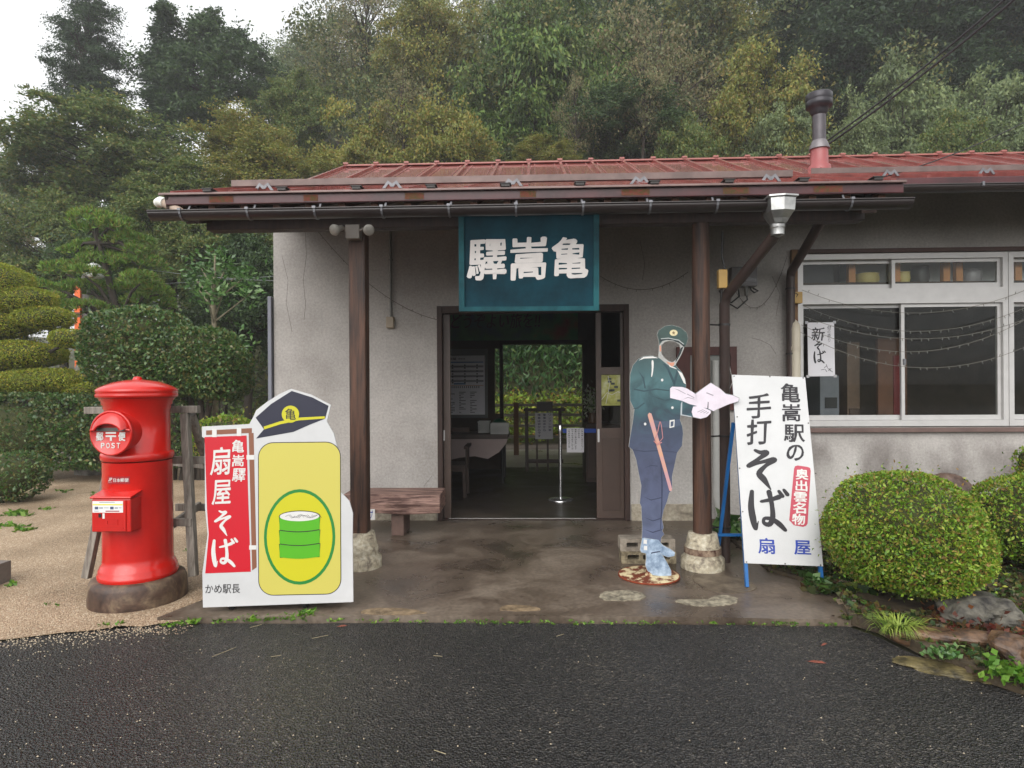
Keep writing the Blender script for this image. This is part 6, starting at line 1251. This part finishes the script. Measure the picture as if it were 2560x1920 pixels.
TR = [
    # left skyline
    ('cedar', 'cedar', 'tall ragged dark cedar standing alone against the sky at the left', 230, -45, 26, 185, 330),
    ('dark', 'broadleaf_tree', 'dark round-headed tree against the sky left of the roof', 535, 25, 27, 350, 340),
    ('conifer', 'conifer', 'thin conifer spire poking up beside the dark round-headed tree', 412, -10, 26, 150, 330),
    ('mid', 'broadleaf_tree', 'broad olive-green tree in front of the tall cedar', 290, 245, 21, 480, 540),
    ('mid2', 'broadleaf_tree', 'bushy tree low at the far left, its branches reaching out to the sky', 130, 320, 22, 230, 520),
    ('olive2', 'broadleaf_tree', 'yellow-green tree below the dark round-headed tree', 625, 275, 20, 290, 480),
    ('mid', 'broadleaf_tree', 'slim light green tree with a dark trunk above the left end of the roof', 745, 170, 24, 210, 400),
    ('dark', 'broadleaf_tree', 'dense dark tree in shade left of the station gable', 620, 560, 15.5, 330, 900),
    ('mid', 'broadleaf_tree', 'mid-green tree filling the gap under the broad olive-green tree', 430, 430, 17, 340, 700),
    ('dark', 'broadleaf_tree', 'deep green tree behind the rounded garden pine', 330, 500, 17.5, 320, 820),
    ('mid2', 'broadleaf_tree', 'mid-green tree hanging beside the wall corner under the gutter', 560, 500, 16.5, 280, 760),
    ('brown', 'broadleaf_tree', 'hazy brownish tree at the far left edge of the garden', 60, 520, 20, 300, 760),
    ('mid', 'broadleaf_tree', 'misty green tree behind the cloud-pruned one at the left edge', -20, 600, 18, 280, 860),
    ('sparse', 'bare_tree', 'thin leafless grey tree top at the far left edge in the mist', -20, 310, 30, 120, 450),
    ('olive', 'broadleaf_tree', 'yellowing bushy tree just above the left end of the gutter', 700, 330, 18.5, 330, 520),
    ('mid', 'broadleaf_tree', 'dark green bushy tree above the white elbow of the gutter', 500, 400, 18, 300, 560),
    ('green', 'broadleaf_tree', 'grey-green tree filling the gap behind the slim young tree', 540, 560, 18.2, 300, 800),
    ('mid', 'broadleaf_tree', 'olive green tree behind the cloud-pruned tree and the garden pine', 160, 470, 18.5, 340, 760),
    ('grey', 'broadleaf_tree', 'pale tree in the mist at the left edge behind the olive-green ones', 10, 430, 32, 240, 600),
    ('sparse', 'bare_tree', 'thin bare-stemmed tree standing in front of the yellow-green trees over the left ridge', 1015, 150, 19.2, 170, 420),
    ('sparse', 'bare_tree', 'bare pale-twigged tree in front of the shaded dark tree over the ridge', 1610, 120, 19.0, 190, 420),
    ('sparse', 'bare_tree', 'small bare tree close to the ridge between the bright green mass and the dark tree', 1440, 180, 19.0, 150, 430),
    # behind the roof, left to right
    ('grey', 'broadleaf_tree', 'pale misty round tree far back on the skyline', 775, 115, 46, 280, 300),
    ('sparse', 'bare_tree', 'tall thin-leaved tree leaning at the edge of the sky', 930, -60, 27, 300, 250),
    ('sparse', 'bare_tree', 'sparse grey tree with bare twigs left of the yellow one', 850, 50, 30, 240, 280),
    ('olive', 'broadleaf_tree', 'yellowing tree with thin dark stems at the top of the photo', 1090, -70, 25, 270, 230),
    ('olive', 'broadleaf_tree', 'low yellow-green tree just above the left end of the roof ridge', 940, 205, 19.6, 290, 600),
    ('olive2', 'broadleaf_tree', 'rust-tinged yellow tree above the middle left of the roof ridge', 1140, 225, 19.4, 300, 620),
    ('olive', 'broadleaf_tree', 'small orange-tipped bush tree right on the roof ridge', 1355, 335, 18.5, 190, 440),
    ('bamboo', 'bamboo_clump', 'big drooping bright green mass in the middle of the slope', 1330, -60, 23, 430, 450),
    ('bamboo', 'bamboo_clump', 'darker drooping green clump right of the bright green mass', 1490, 110, 21.5, 240, 520),
    ('dark', 'broadleaf_tree', 'tall shaded tree filling the top edge left of the brownish one', 1500, -90, 28, 380, 250),
    ('brown', 'broadleaf_tree', 'brownish wilting tree with a crooked trunk above the roof centre', 1640, -40, 22, 340, 460),
    ('sparse', 'bare_tree', 'bare-branched tree with pale hanging twigs over the ridge', 1700, 120, 20, 300, 380),
    ('olive2', 'broadleaf_tree', 'tall yellowing tree at the top edge right of the brownish one', 1790, -80, 26, 300, 200),
    ('olive', 'broadleaf_tree', 'yellow-green tree with drooping leaves left of the flue', 1885, 70, 20.5, 330, 520),
    ('green', 'broadleaf_tree', 'low green tree just left of the flue pipe', 1960, 240, 18.8, 250, 620),
    ('conifer2', 'conifer', 'dark conifer behind the yellow-green tree left of the flue', 2010, -160, 27, 340, 330),
    ('conifer2', 'conifer', 'large dark conifer right above the flue cowl', 2170, -140, 25, 380, 330),
    ('conifer2', 'conifer', 'dark conifer at the upper right corner where the wires leave', 2420, -150, 25, 420, 330),
    ('dark', 'broadleaf_tree', 'dark broad tree between the two conifers at the upper right', 2300, -60, 26.5, 360, 260),
    ('grey', 'broadleaf_tree', 'grey-green tree right of the flue under the wires', 2240, 175, 20.5, 300, 620),
    ('green', 'broadleaf_tree', 'grey-green tree at the right edge below the wires', 2490, 150, 20, 330, 640),
    ('mid', 'broadleaf_tree', 'low mid-green tree at the ridge near the right edge', 2390, 265, 18.8, 230, 600),
    ('green', 'broadleaf_tree', 'low green tree right beside the flue pipe on its right side', 2150, 260, 18.8, 220, 600),
    ('dark', 'broadleaf_tree', 'shaded dark tree between the ridge and the bare-branched tree', 1570, 200, 20, 300, 400),
    ('mid', 'broadleaf_tree', 'green tree low on the slope above the right half of the ridge', 1720, 280, 18.8, 230, 640),
]
for kind, name, label, px, top, Y, wpx, base in TR: tree(kind, name, label, px, top, Y, wpx, base)
# the wood behind them, read as one mass
C = []; A = []; exT = MB(); spots = []
for row, (Y, stp) in enumerate(((25, 3.2), (30, 3.4), (36, 3.8), (43, 4.4), (52, 5.0))):
    x = -.42 * Y
    while x < 34 + row * 8:
        if x / Y > -.42: spots.append((x + random.uniform(-1, 1), Y + random.uniform(-2, 2)))
        x += stp
for x, y in spots:
    z = hill(x, y); Ht = random.uniform(8, 12); exT.tube([(x, y, z - .5), (x, y, z + Ht * .85)], [.2, .05], 5)
    for k in range(22):
        u = unit(1)[0]; c = np.array([x, y, z + Ht * .6]) + u * [2.4, 2.4, Ht * .38]; n = 360; v = unit(n) * (rng.random(n) ** .5)[:, None]
        C.append(c + v * [1.2, 1.2, .8]); A.append(unit(n) + [0, 0, -.6])
C = np.concatenate(C); A = np.concatenate(A); o = leaf_obj('hillside_wood', C, .15 * (.5 + 1.0 * rng.random(len(C))), A, leafmat('wood_mass', [S(58, 75, 48), S(78, 95, 56), S(102, 112, 65), S(68, 80, 56), S(126, 122, 73)], .6, .12), None, .5, exT)
tag(o, 'wooded hillside rising into the mist behind the station', 'woodland', kind='stuff')
# hedge bank across the track seen through the waiting room
x0 = PX(1355, 17); C = []; A = []
n = 14000; xx = rng.uniform(-4, 6, n); yy = rng.uniform(14.9, 16.7, n); zz_ = np.array([hill(a, b) for a, b in zip(xx, yy)]) + rng.normal(.12, .05, n) + .45 * np.abs(np.sin(xx * 2.2 + .4 * np.sin(yy * 3))) * np.abs(np.sin(yy * 3.6))
o = leaf_obj('bank_shrubs', np.stack([xx, yy, zz_], 1), .11 * (.6 + .8 * rng.random(n)), unit(n) + [0, -.3, .5], leafmat('bank_leaf', [S(110, 140, 48), S(134, 156, 56), S(156, 160, 66), S(90, 116, 46), S(150, 110, 64), S(100, 128, 48)], .5, 1.2), None, .5); tag(o, 'low clipped shrubs covering the bank across the track', 'ground cover', kind='stuff')
n = 12000; xx = rng.uniform(-4, 6, n); yy = rng.uniform(16.5, 18.6, n); zz_ = np.array([hill(a, b) for a, b in zip(xx, yy)]) + rng.uniform(0, 1.9, n)
o = leaf_obj('bank_bamboo_grass', np.stack([xx, yy, zz_], 1), .2 * (.6 + .8 * rng.random(n)), unit(n) * .7 + [0, -.3, -.7], leafmat('sasa_leaf', [S(50, 82, 46), S(66, 100, 54), S(84, 116, 64), S(44, 70, 44), S(58, 90, 50), S(74, 110, 60), S(96, 116, 66)], .45, .9), None, .28); tag(o, 'tall bamboo grass with drooping leaves at the top of the bank', 'ground cover', kind='stuff')
# understorey on the garden side and slope foot
n = 26000; xx = rng.uniform(-22, 12, n); yy = rng.uniform(13.2, 24, n); keep = ~((xx > -5.5) & (yy < 18.6)); xx = xx[keep]; yy = yy[keep]; n = len(xx)
zz_ = np.array([hill(a, b) for a, b in zip(xx, yy)]) + np.abs(rng.normal(0, .35, n)); o = leaf_obj('undergrowth', np.stack([xx, yy, zz_], 1), .2 * (.6 + .8 * rng.random(n)), unit(n) + [0, -.2, .4], fMid, None, .5); tag(o, 'green undergrowth at the foot of the slope', 'ground cover', kind='stuff')

# ---- small plants, stones and litter
weed = leafmat('weed_leaf', [S(76, 120, 34), S(98, 140, 44), S(120, 152, 56), S(66, 104, 34)], .45, 3)
def rosette(C, A, x, y, z, r, n, up=.7):
    for _ in range(n): a = random.uniform(0, 2 * PI); d = Vector((math.cos(a), math.sin(a), random.uniform(.15, 1.2) * up)).normalized(); C.append(Vector((x, y, z)) + d * r * .5 + Vector((random.gauss(0, r * .4), random.gauss(0, r * .25), 0))); A.append(d)
C = []; A = []; Sz = []
def spot(px, py, r, n, k):
    for _ in range(k):
        q = G(px + random.gauss(0, 14), py + random.gauss(0, 2.5)); c0_ = len(C); rosette(C, A, q.x, q.y, .01, r, n); Sz.extend([r * random.uniform(.6, 1.3)] * (len(C) - c0_))
for px, py, k, r in ((760, 1545, 9, .06), (735, 1548, 6, .05), (700, 1552, 4, .04), (640, 1556, 4, .04), (560, 1560, 4, .035), (470, 1563, 4, .04), (430, 1566, 2, .04), (290, 1565, 3, .035), (800, 1548, 3, .04), (620, 1552, 2, .05), (840, 1553, 3, .03)): spot(px, py, r, 7, k)
for k in range(120): px = random.uniform(850, 2130); spot(px, 1557 + (px - 850) * .007, .018, 5, 1)
for px, py, k, r in ((485, 1385, 3, .04), (270, 1430, 1, .03), (130, 1515, 2, .03), (40, 1290, 8, .08), (60, 1330, 5, .06), (20, 1320, 5, .07), (110, 1275, 4, .05), (30, 1470, 2, .05), (500, 1190, 5, .06), (560, 1190, 6, .06), (240, 1240, 4, .05), (160, 1230, 6, .05)): spot(px, py, r, 7, k)
o = leaf_obj('weeds', C, Sz, A, weed, None, .5); tag(o, 'small green weeds along the pavement edge and on the gravel', 'weeds', kind='stuff')
# leafy ground cover in the bed
C = []; A = []; Sz = []
def inside(x, y, poly):
    c = False
    for k in range(len(poly)):
        (xa, ya), (xb, yb_) = poly[k - 1], poly[k]
        if (ya > y) != (yb_ > y) and x < (xb - xa) * (y - ya) / (yb_ - ya) + xa: c = not c
    return c
nn_ = 0
while nn_ < 5200:
    x, y = random.uniform(1.8, 4.6), random.uniform(2.2, 5.2)
    if not inside(x, y, bed) or (math.hypot(x - 2.35, y - 4.1) < .3): continue
    nn_ += 1; rosette(C, A, x, y, .06, .05, 2); Sz.extend([random.uniform(.018, .062)] * 2)
for x, y in bed[:140]:
    if x > 4.2: continue
    for _ in range(9): rosette(C, A, x + random.gauss(.02, .03), y + random.gauss(.02, .03), .03, .045, 3); Sz.extend([random.uniform(.018, .045)] * 3)
for _ in range(260):
    px = random.uniform(2030, 2200); q = G(px, random.uniform(1440, 1500)); rosette(C, A, q.x, q.y, .05, .07, 2); Sz.extend([random.uniform(.05, .11)] * 2)
o = leaf_obj('ground_cover', C, Sz, A, leafmat('cover_leaf', [S(40, 60, 30), S(54, 78, 36), S(72, 100, 46), S(92, 78, 52), S(66, 48, 44), S(96, 118, 58), S(110, 76, 50), S(50, 64, 36)], .4, 3), None, .7); tag(o, 'mixed leafy ground cover under the azaleas', 'ground cover', kind='stuff')
def grass(label, px, py, n, L, mat):
    q = G(px, py, .04); t = thing('grass_tuft', label, 'plant', (q.x, q.y, .04)); mb = MB()
    for _ in range(n):
        a = random.uniform(0, 2 * PI); l = L * random.uniform(.5, 1.1); d = Vector((math.cos(a), math.sin(a), 0)); b0 = Vector((q.x + random.gauss(0, .03), q.y + random.gauss(0, .02), .04)); s_ = Vector((-d.y, d.x, 0)) * .004; V = []
        for i in range(5): f = i / 4; c_ = b0 + d * l * f * .75 + Vector((0, 0, l * (1.1 * f - .95 * f * f))); V += [c_ - s_ * (1 - f), c_ + s_ * (1 - f)]
        mb.add(V, [(2 * i, 2 * i + 1, 2 * i + 3, 2 * i + 2) for i in range(4)], True)
    mb.build('blades', mat, t)
grass('arching bright green grass tuft at the corner of the asphalt under the azalea', 2245, 1585, 190, .26, M('grass_blade', S(104, 140, 46), .5, .3, 9, col2=S(150, 160, 70)))
red = leafmat('red_leaf', [S(88, 40, 34), S(112, 60, 42), S(74, 44, 44), S(130, 80, 48), S(84, 62, 40), S(70, 72, 44)], .45, 4)
def lowplant(name, label, px, py, r, n, s, mat, z=.06):
    q = G(px, py, z); t = thing(name, label, 'plant', (q.x, q.y, z)); C = []; A = []
    for _ in range(n): a = random.uniform(0, 2 * PI); d = Vector((math.cos(a), math.sin(a), random.uniform(.2, 1))).normalized(); C.append(q + Vector((random.gauss(0, r), random.gauss(0, r * .6), abs(random.gauss(0, r * .5))))); A.append(d)
    leaf_obj('leaves', C, s, A, mat, t, .7)
    mb = MB(); [mb.tube([(q.x, q.y, z - .02), tuple(C[i])], [.004, .002], 4) for i in range(0, n, max(1, n // 6))]; mb.build('stem', MATS['twig'], t)
lowplant('red_leaved_plant', 'dark red leafy plant by the brown rock under the azalea', 2380, 1545, .1, 130, .04, red); lowplant('red_leaved_plant', 'orange-red leafy plant between the flat rocks', 2420, 1590, .07, 110, .035, red); lowplant('red_leaved_plant', 'purplish red leafy plant near the right edge', 2500, 1600, .1, 130, .038, red)
lowplant('leafy_plant', 'bright green rosette plant at the lower right edge', 2545, 1695, .07, 130, .045, weed); lowplant('leafy_plant', 'pale green small plant beside the flat stone', 2360, 1640, .05, 90, .032, leafMg); lowplant('leafy_plant', 'broad glossy leaves beside the foot of the leaning sign', 2050, 1462, .06, 26, .08, leafMg); lowplant('leafy_plant', 'big-leaved plant growing behind the leaning white sign', 1835, 1330, .12, 60, .16, leafMg, .1)
rockm = M('brown_rock', S(50, 34, 27), .5, .5, 13, 1, 22, col2=S(112, 84, 60)); rockg = M('lichen_rock', S(48, 44, 42), .8, .5, 12, .9, 20, col2=S(104, 100, 90))
def rock(label, px, py, z, rx, ry, rz, mat, rot=0, Y=None, seed=0, flat=False):
    q = G(px, py, z) if Y is None else P(px, py, Y); r_ = random.Random(seed); t = thing('rock', label, 'rock', (q.x, q.y, q.z)); V = []; F = []; n, m_ = 36, 18
    ph = [(r_.uniform(0, 6), r_.choice([1.6, 2.4, 3.5, 6, 9, 13]), 0) for _ in range(9)]; ph = [(a_, f_, .26 / f_ ** .8) for a_, f_, _ in ph]
    for i in range(m_ + 1):
        th = PI * i / m_
        for j in range(n):
            a = 2 * PI * j / n; d = Vector((math.sin(th) * math.cos(a), math.sin(th) * math.sin(a), math.cos(th))); k = (sum(abs(c) ** 2.6 for c in d)) ** (-1 / 2.6)
            for p0, fq, am in ph: k += am * math.sin(fq * (d.x * math.cos(p0 * 3) + d.y * math.sin(p0 * 3)) + p0 + d.z * fq * .6)
            x, y = d.x * k * rx, d.y * k * ry; V.append((q.x + x * math.cos(rot) - y * math.sin(rot), q.y + x * math.sin(rot) + y * math.cos(rot), q.z + d.z * k * rz))
    for i in range(m_):
        for j in range(n): F.append((i * n + j, (i + 1) * n + j, (i + 1) * n + (j + 1) % n, i * n + (j + 1) % n))
    mb = MB(); mb.add(V, F, False); o_ = mb.build('stone', mat, t); return t
rock('brown angular rock lying beside the asphalt at the right', 2400, 1602, .05, .2, .085, .055, rockm, -.35, seed=1)
rock('flat mossy stone set in the asphalt edge at the lower right', 2372, 1672, .0, .21, .1, .018, M('moss_stone', S(52, 45, 28), .5, .4, 14, .8, 30, col2=S(112, 100, 64)), -.3, seed=2)
rock('grey lichen-covered rock under the right azalea', 2455, 1545, .08, .18, .16, .10, rockg, .2, seed=3)
rock('dark brown boulder against the wall above the azalea', 2388, 1300, .5, .2, .17, .27, M('dark_rock', S(66, 44, 38), .5, .4, 8, .8, 16, col2=S(110, 90, 78)), 0, 5.7, 4)
rock('small grey stone beside the dark brown boulder', 2414, 1330, .5, .11, .11, .22, rockg, 0, 5.4, 5)
rock('reddish rock at the right edge beside the green rosette plant', 2560, 1640, .08, .12, .1, .08, rockm, 0, seed=6)
rock('pale grey pointed rock between the pruned tree and the tall hedge', 255, 1055, 1.3, .32, .25, .98, M('pale_rock', S(104, 100, 96), .8, .35, 8, .8, 16, col2=S(150, 146, 140)), .5, 10.2, 7)
# flat stones showing in the worn pavement edge
fs = M('pale_flagstone', S(96, 88, 75), .7, .3, 16, .8, 40, col2=S(164, 155, 134))
def flag(label, pts, mat=fs):
    w_ = [g2(*p) for p in pts]; cx_, cy_ = np.mean(w_, 0); t = thing('flat_stone', label, 'stone', (cx_, cy_, .03), 0, 'flat stones in the pavement'); mb = MB(); q_ = smooth_poly(w_, 2); q_ = [(a + random.uniform(-.006, .006), b + random.uniform(-.006, .006)) for a, b in q_]; mb.prism(q_[::-1], .02, .0345, Matrix()); mb.build('stone', mat, t, .002)
sx_ = 1100 / 2212.0
z5 = lambda L: [(800 + a * sx_, 1240 + b * sx_) for a, b in L]
flag('oblong pale stone set in the pavement below the cut-out figure', z5([(1402, 545), (1410, 512), (1450, 500), (1560, 498), (1625, 512), (1640, 532), (1610, 550), (1480, 553)]))
flag('long knobbly pale stone set in the pavement near the asphalt', z5([(1782, 556), (1800, 545), (1880, 548), (1960, 545), (1985, 525), (2050, 522), (2105, 540), (2100, 562), (2040, 575), (1960, 582), (1850, 575)]))
flag('large brown flat slab in the pavement in front of the right post', z5([(1860, 425), (1900, 415), (2100, 425), (2190, 470), (2195, 495), (2100, 515), (1990, 510), (1900, 475)]), M('brown_flag', S(82, 70, 58), .5, .3, 8, .4, 30, col2=S(118, 106, 90)))
flag('thin pale stone along the pavement edge left of the centre', z5([(180, 618), (240, 592), (330, 588), (430, 590), (520, 605), (545, 618), (400, 624)]), M('tan_flag', S(98, 82, 62), .6, .3, 14, .6, 30, col2=S(142, 122, 96)))
flag('short pale stone along the pavement edge near the centre', z5([(885, 600), (930, 574), (1010, 572), (1080, 584), (1130, 600), (1000, 606)]), MATS['tan_flag'])
# concrete kerb block at the left edge
q = G(0, 1445, .0); t = thing('kerb_block', 'grey concrete kerb block cut off by the left edge', 'block', (q.x, q.y, 0)); a = G(28, 1452, .012); mb = MB(); mb.box(a.x - 1.0, a.x, a.y - .5, a.y, -.02, .165); mb.box(a.x - .95, a.x - .05, a.y - .45, a.y - .05, .1655, .168); mb.build('block', M('kerb_concrete', S(112, 104, 98), .85, .2, 6, .4, 40), t, .01)
# fallen leaves and loose grit on the asphalt
def fallen(label, px, py, s, rot, mat):
    q = G(px, py, .006); t = thing('fallen_leaf', label, 'leaf', q); V = [(-s, 0, .0), (-s * .3, s * .2, .006), (s * .5, s * .16, .008), (s, 0, .002), (s * .5, -s * .16, .002), (-s * .3, -s * .2, .001)]; T_ = Matrix.Translation(q) @ Matrix.Rotation(rot, 4, 'Z'); mb = MB(); mb.add(V, [(0, 5, 1), (1, 5, 4, 2), (2, 4, 3)], True, 0, T_); mb.add([(-s * 1.25, 0, .001), (-s, .002, .001), (-s, -.002, .001)], [(0, 2, 1)], False, 0, T_); mb.build('blade', mat, t)
fallen('curled reddish brown leaf lying alone on the asphalt at the right', 2042, 1656, .045, -.3, M('leaf_red', S(112, 58, 44), .6, .2, 30)); fallen('small orange leaf near the pavement edge on the asphalt', 2060, 1612, .025, .5, MATS['leaf_red']); fallen('dark red leaf on the asphalt below the shop board', 855, 1566, .03, .2, MATS['leaf_red'])
mb = MB()
def grain(q, r):
    V = [(q.x + r * random.uniform(.6, 1.2) * math.cos(a), q.y + r * random.uniform(.6, 1.2) * math.sin(a), q.z) for a in (0, 1.3, 2.5, 3.8, 5.1)] + [(q.x, q.y, q.z + r * .9)]; mb.add(V, [(i, (i + 1) % 5, 5) for i in range(5)])
for _ in range(300):
    px = random.uniform(0, 2560); py = random.uniform(1570, 1915)
    if random.random() < .55: px = random.uniform(0, 1000)
    q = G(px, py, .001)
    if q.y < 3.4 + min(0, (q.x + 2.2) * .3): grain(q, random.uniform(.0022, .0048))
for _ in range(420):
    f = random.random(); q = G(f * 420, 1600 - f * 38 + abs(random.gauss(0, 16)), .002); grain(q, random.uniform(.003, .006))
tag(mb.build('loose_grit', M('grit', S(168, 154, 132), .7, .2, 40)), 'pale loose grit scattered on the asphalt', 'grit', kind='stuff')
mb = MB()
for _ in range(3200):
    px = random.uniform(0, 500); py = random.uniform(1330, 1600); q = G(px, py, .012)
    if q.y > 3.55 and q.x < -2.05 and math.hypot(q.x - pbx, q.y - pby) > .3: grain(q, random.uniform(.003, .0065))
tag(mb.build('loose_gravel', M('pebble', S(150, 128, 104), .8, .2, 60, col2=S(180, 158, 132))), 'loose tan pebbles over the gravel yard', 'gravel', kind='stuff')
mb = MB()
for px, py, dx, dy in ((560, 1630, 60, -24), (690, 1640, 26, -4), (800, 1592, 40, -8), (1400, 1588, 18, -6), (1095, 1640, 22, 2), (1100, 1880, 30, 10), (640, 1565, 30, -8)):
    mb.tube([G(px - dx / 2, py - dy / 2, .004), G(px, py, .007), G(px + dx / 2, py + dy / 2, .004)], .0016, 5)
tag(mb.build('pine_straw', M('straw', S(150, 138, 110), .7, .2, 9)), 'thin dry straws lying on the wet asphalt', 'straw', kind='stuff')
# ---- striped guard pole with lamp in the garden, overhead wires
D5 = 14.5; x = PX(197, D5); t = thing('utility_pole', 'grey pole with an orange and black striped guard behind the pruned tree', 'pole', (x, D5, 0))
mb = MB(); mb.tube([(x + .14, D5 + .1, 0), (x + .14, D5 + .1, 4.3)], .11, 12); pol = mb.build('pole', M('pole_grey', S(92, 88, 84), .8, .2, 6), t)
mb = MB(); mb.box(x - .06, x + .08, D5 - .05, D5 + .0, .4, PZ(690, D5)); gd = mb.build('guard', M('guard_orange', S(216, 96, 30), .5, .08, 6), t)
mb = MB(); [mb.box(x - .062, x + .082, D5 - .053, D5 - .0505, z, z + .12) for z in np.arange(.6, 3.6, .5)]; mb.build('guard_stripes', M('guard_black', S(80, 50, 30), .6, .2, 6), gd)
q = P(235, 680, D5 - .3); mb = MB(); mb.lathe([(.0, -.14), (.1, -.13), (.2, .02), (.2, .12), (.12, .16), (.0, .17)], 20, Matrix.Translation(q) @ Matrix.Rotation(1.1, 4, 'Y')); mb.build('lamp_head', M('lamp_pale', S(206, 208, 204), .4, .05, 6), t)
cab = M('cable_black', S(28, 28, 30), .6, 0)
def wirething(label, pts, r, mat):
    t = thing('overhead_wire', label, 'wire', pts[0]); mb = MB(); mb.tube(pts, r, 7); mb.build('cable', mat, t)
A_, B_ = P(2068, 352, 9.3), P(2580, -62, 7.2); 
def sag(a, b, s): return [a.lerp(b, i / 12) - Vector((0, 0, s * 4 * (i / 12) * (1 - i / 12))) for i in range(13)]
wirething('upper of two thick black wires rising from behind the flue to the top edge', sag(A_, B_, .06), .013, cab)
wirething('lower of two thick black wires rising from behind the flue to the top edge', sag(P(2060, 368, 9.3), P(2590, -48, 7.2), .06), .015, cab)
wirething('thin single wire crossing the roof to the right edge', sag(P(2140, 460, 5.9), P(2600, 285, 6.6), .07), .0055, cab)
wirething('thin pale wire crossing the garden behind the slim young tree', sag(P(330, 668, 13), P(690, 702, 13), .05), .006, M('wire_grey', S(120, 124, 124), .6, 0))
wirething('second thin pale wire low in the garden behind the tall hedge', sag(P(330, 712, 13), P(690, 690, 13), .02), .005, MATS['wire_grey'])

# ================================================================== MIST
mb = MB(); mb.box(-120, 120, -60, 150, -1.2, 66)
hz_ = mb.build('haze', []); m = bpy.data.materials.new('mist'); m.use_nodes = True; nt = m.node_tree; nt.nodes.clear()
pv = N(nt, "ShaderNodeVolumePrincipled"); pv.inputs['Color'].default_value = (.93, .95, .97, 1); pv.inputs['Density'].default_value = .002; pv.inputs['Anisotropy'].default_value = .2
o_ = N(nt, "ShaderNodeOutputMaterial"); nt.links.new(pv.outputs[0], o_.inputs['Volume']); hz_.data.materials.clear(); hz_.data.materials.append(m); tag(hz_, kind='stuff')
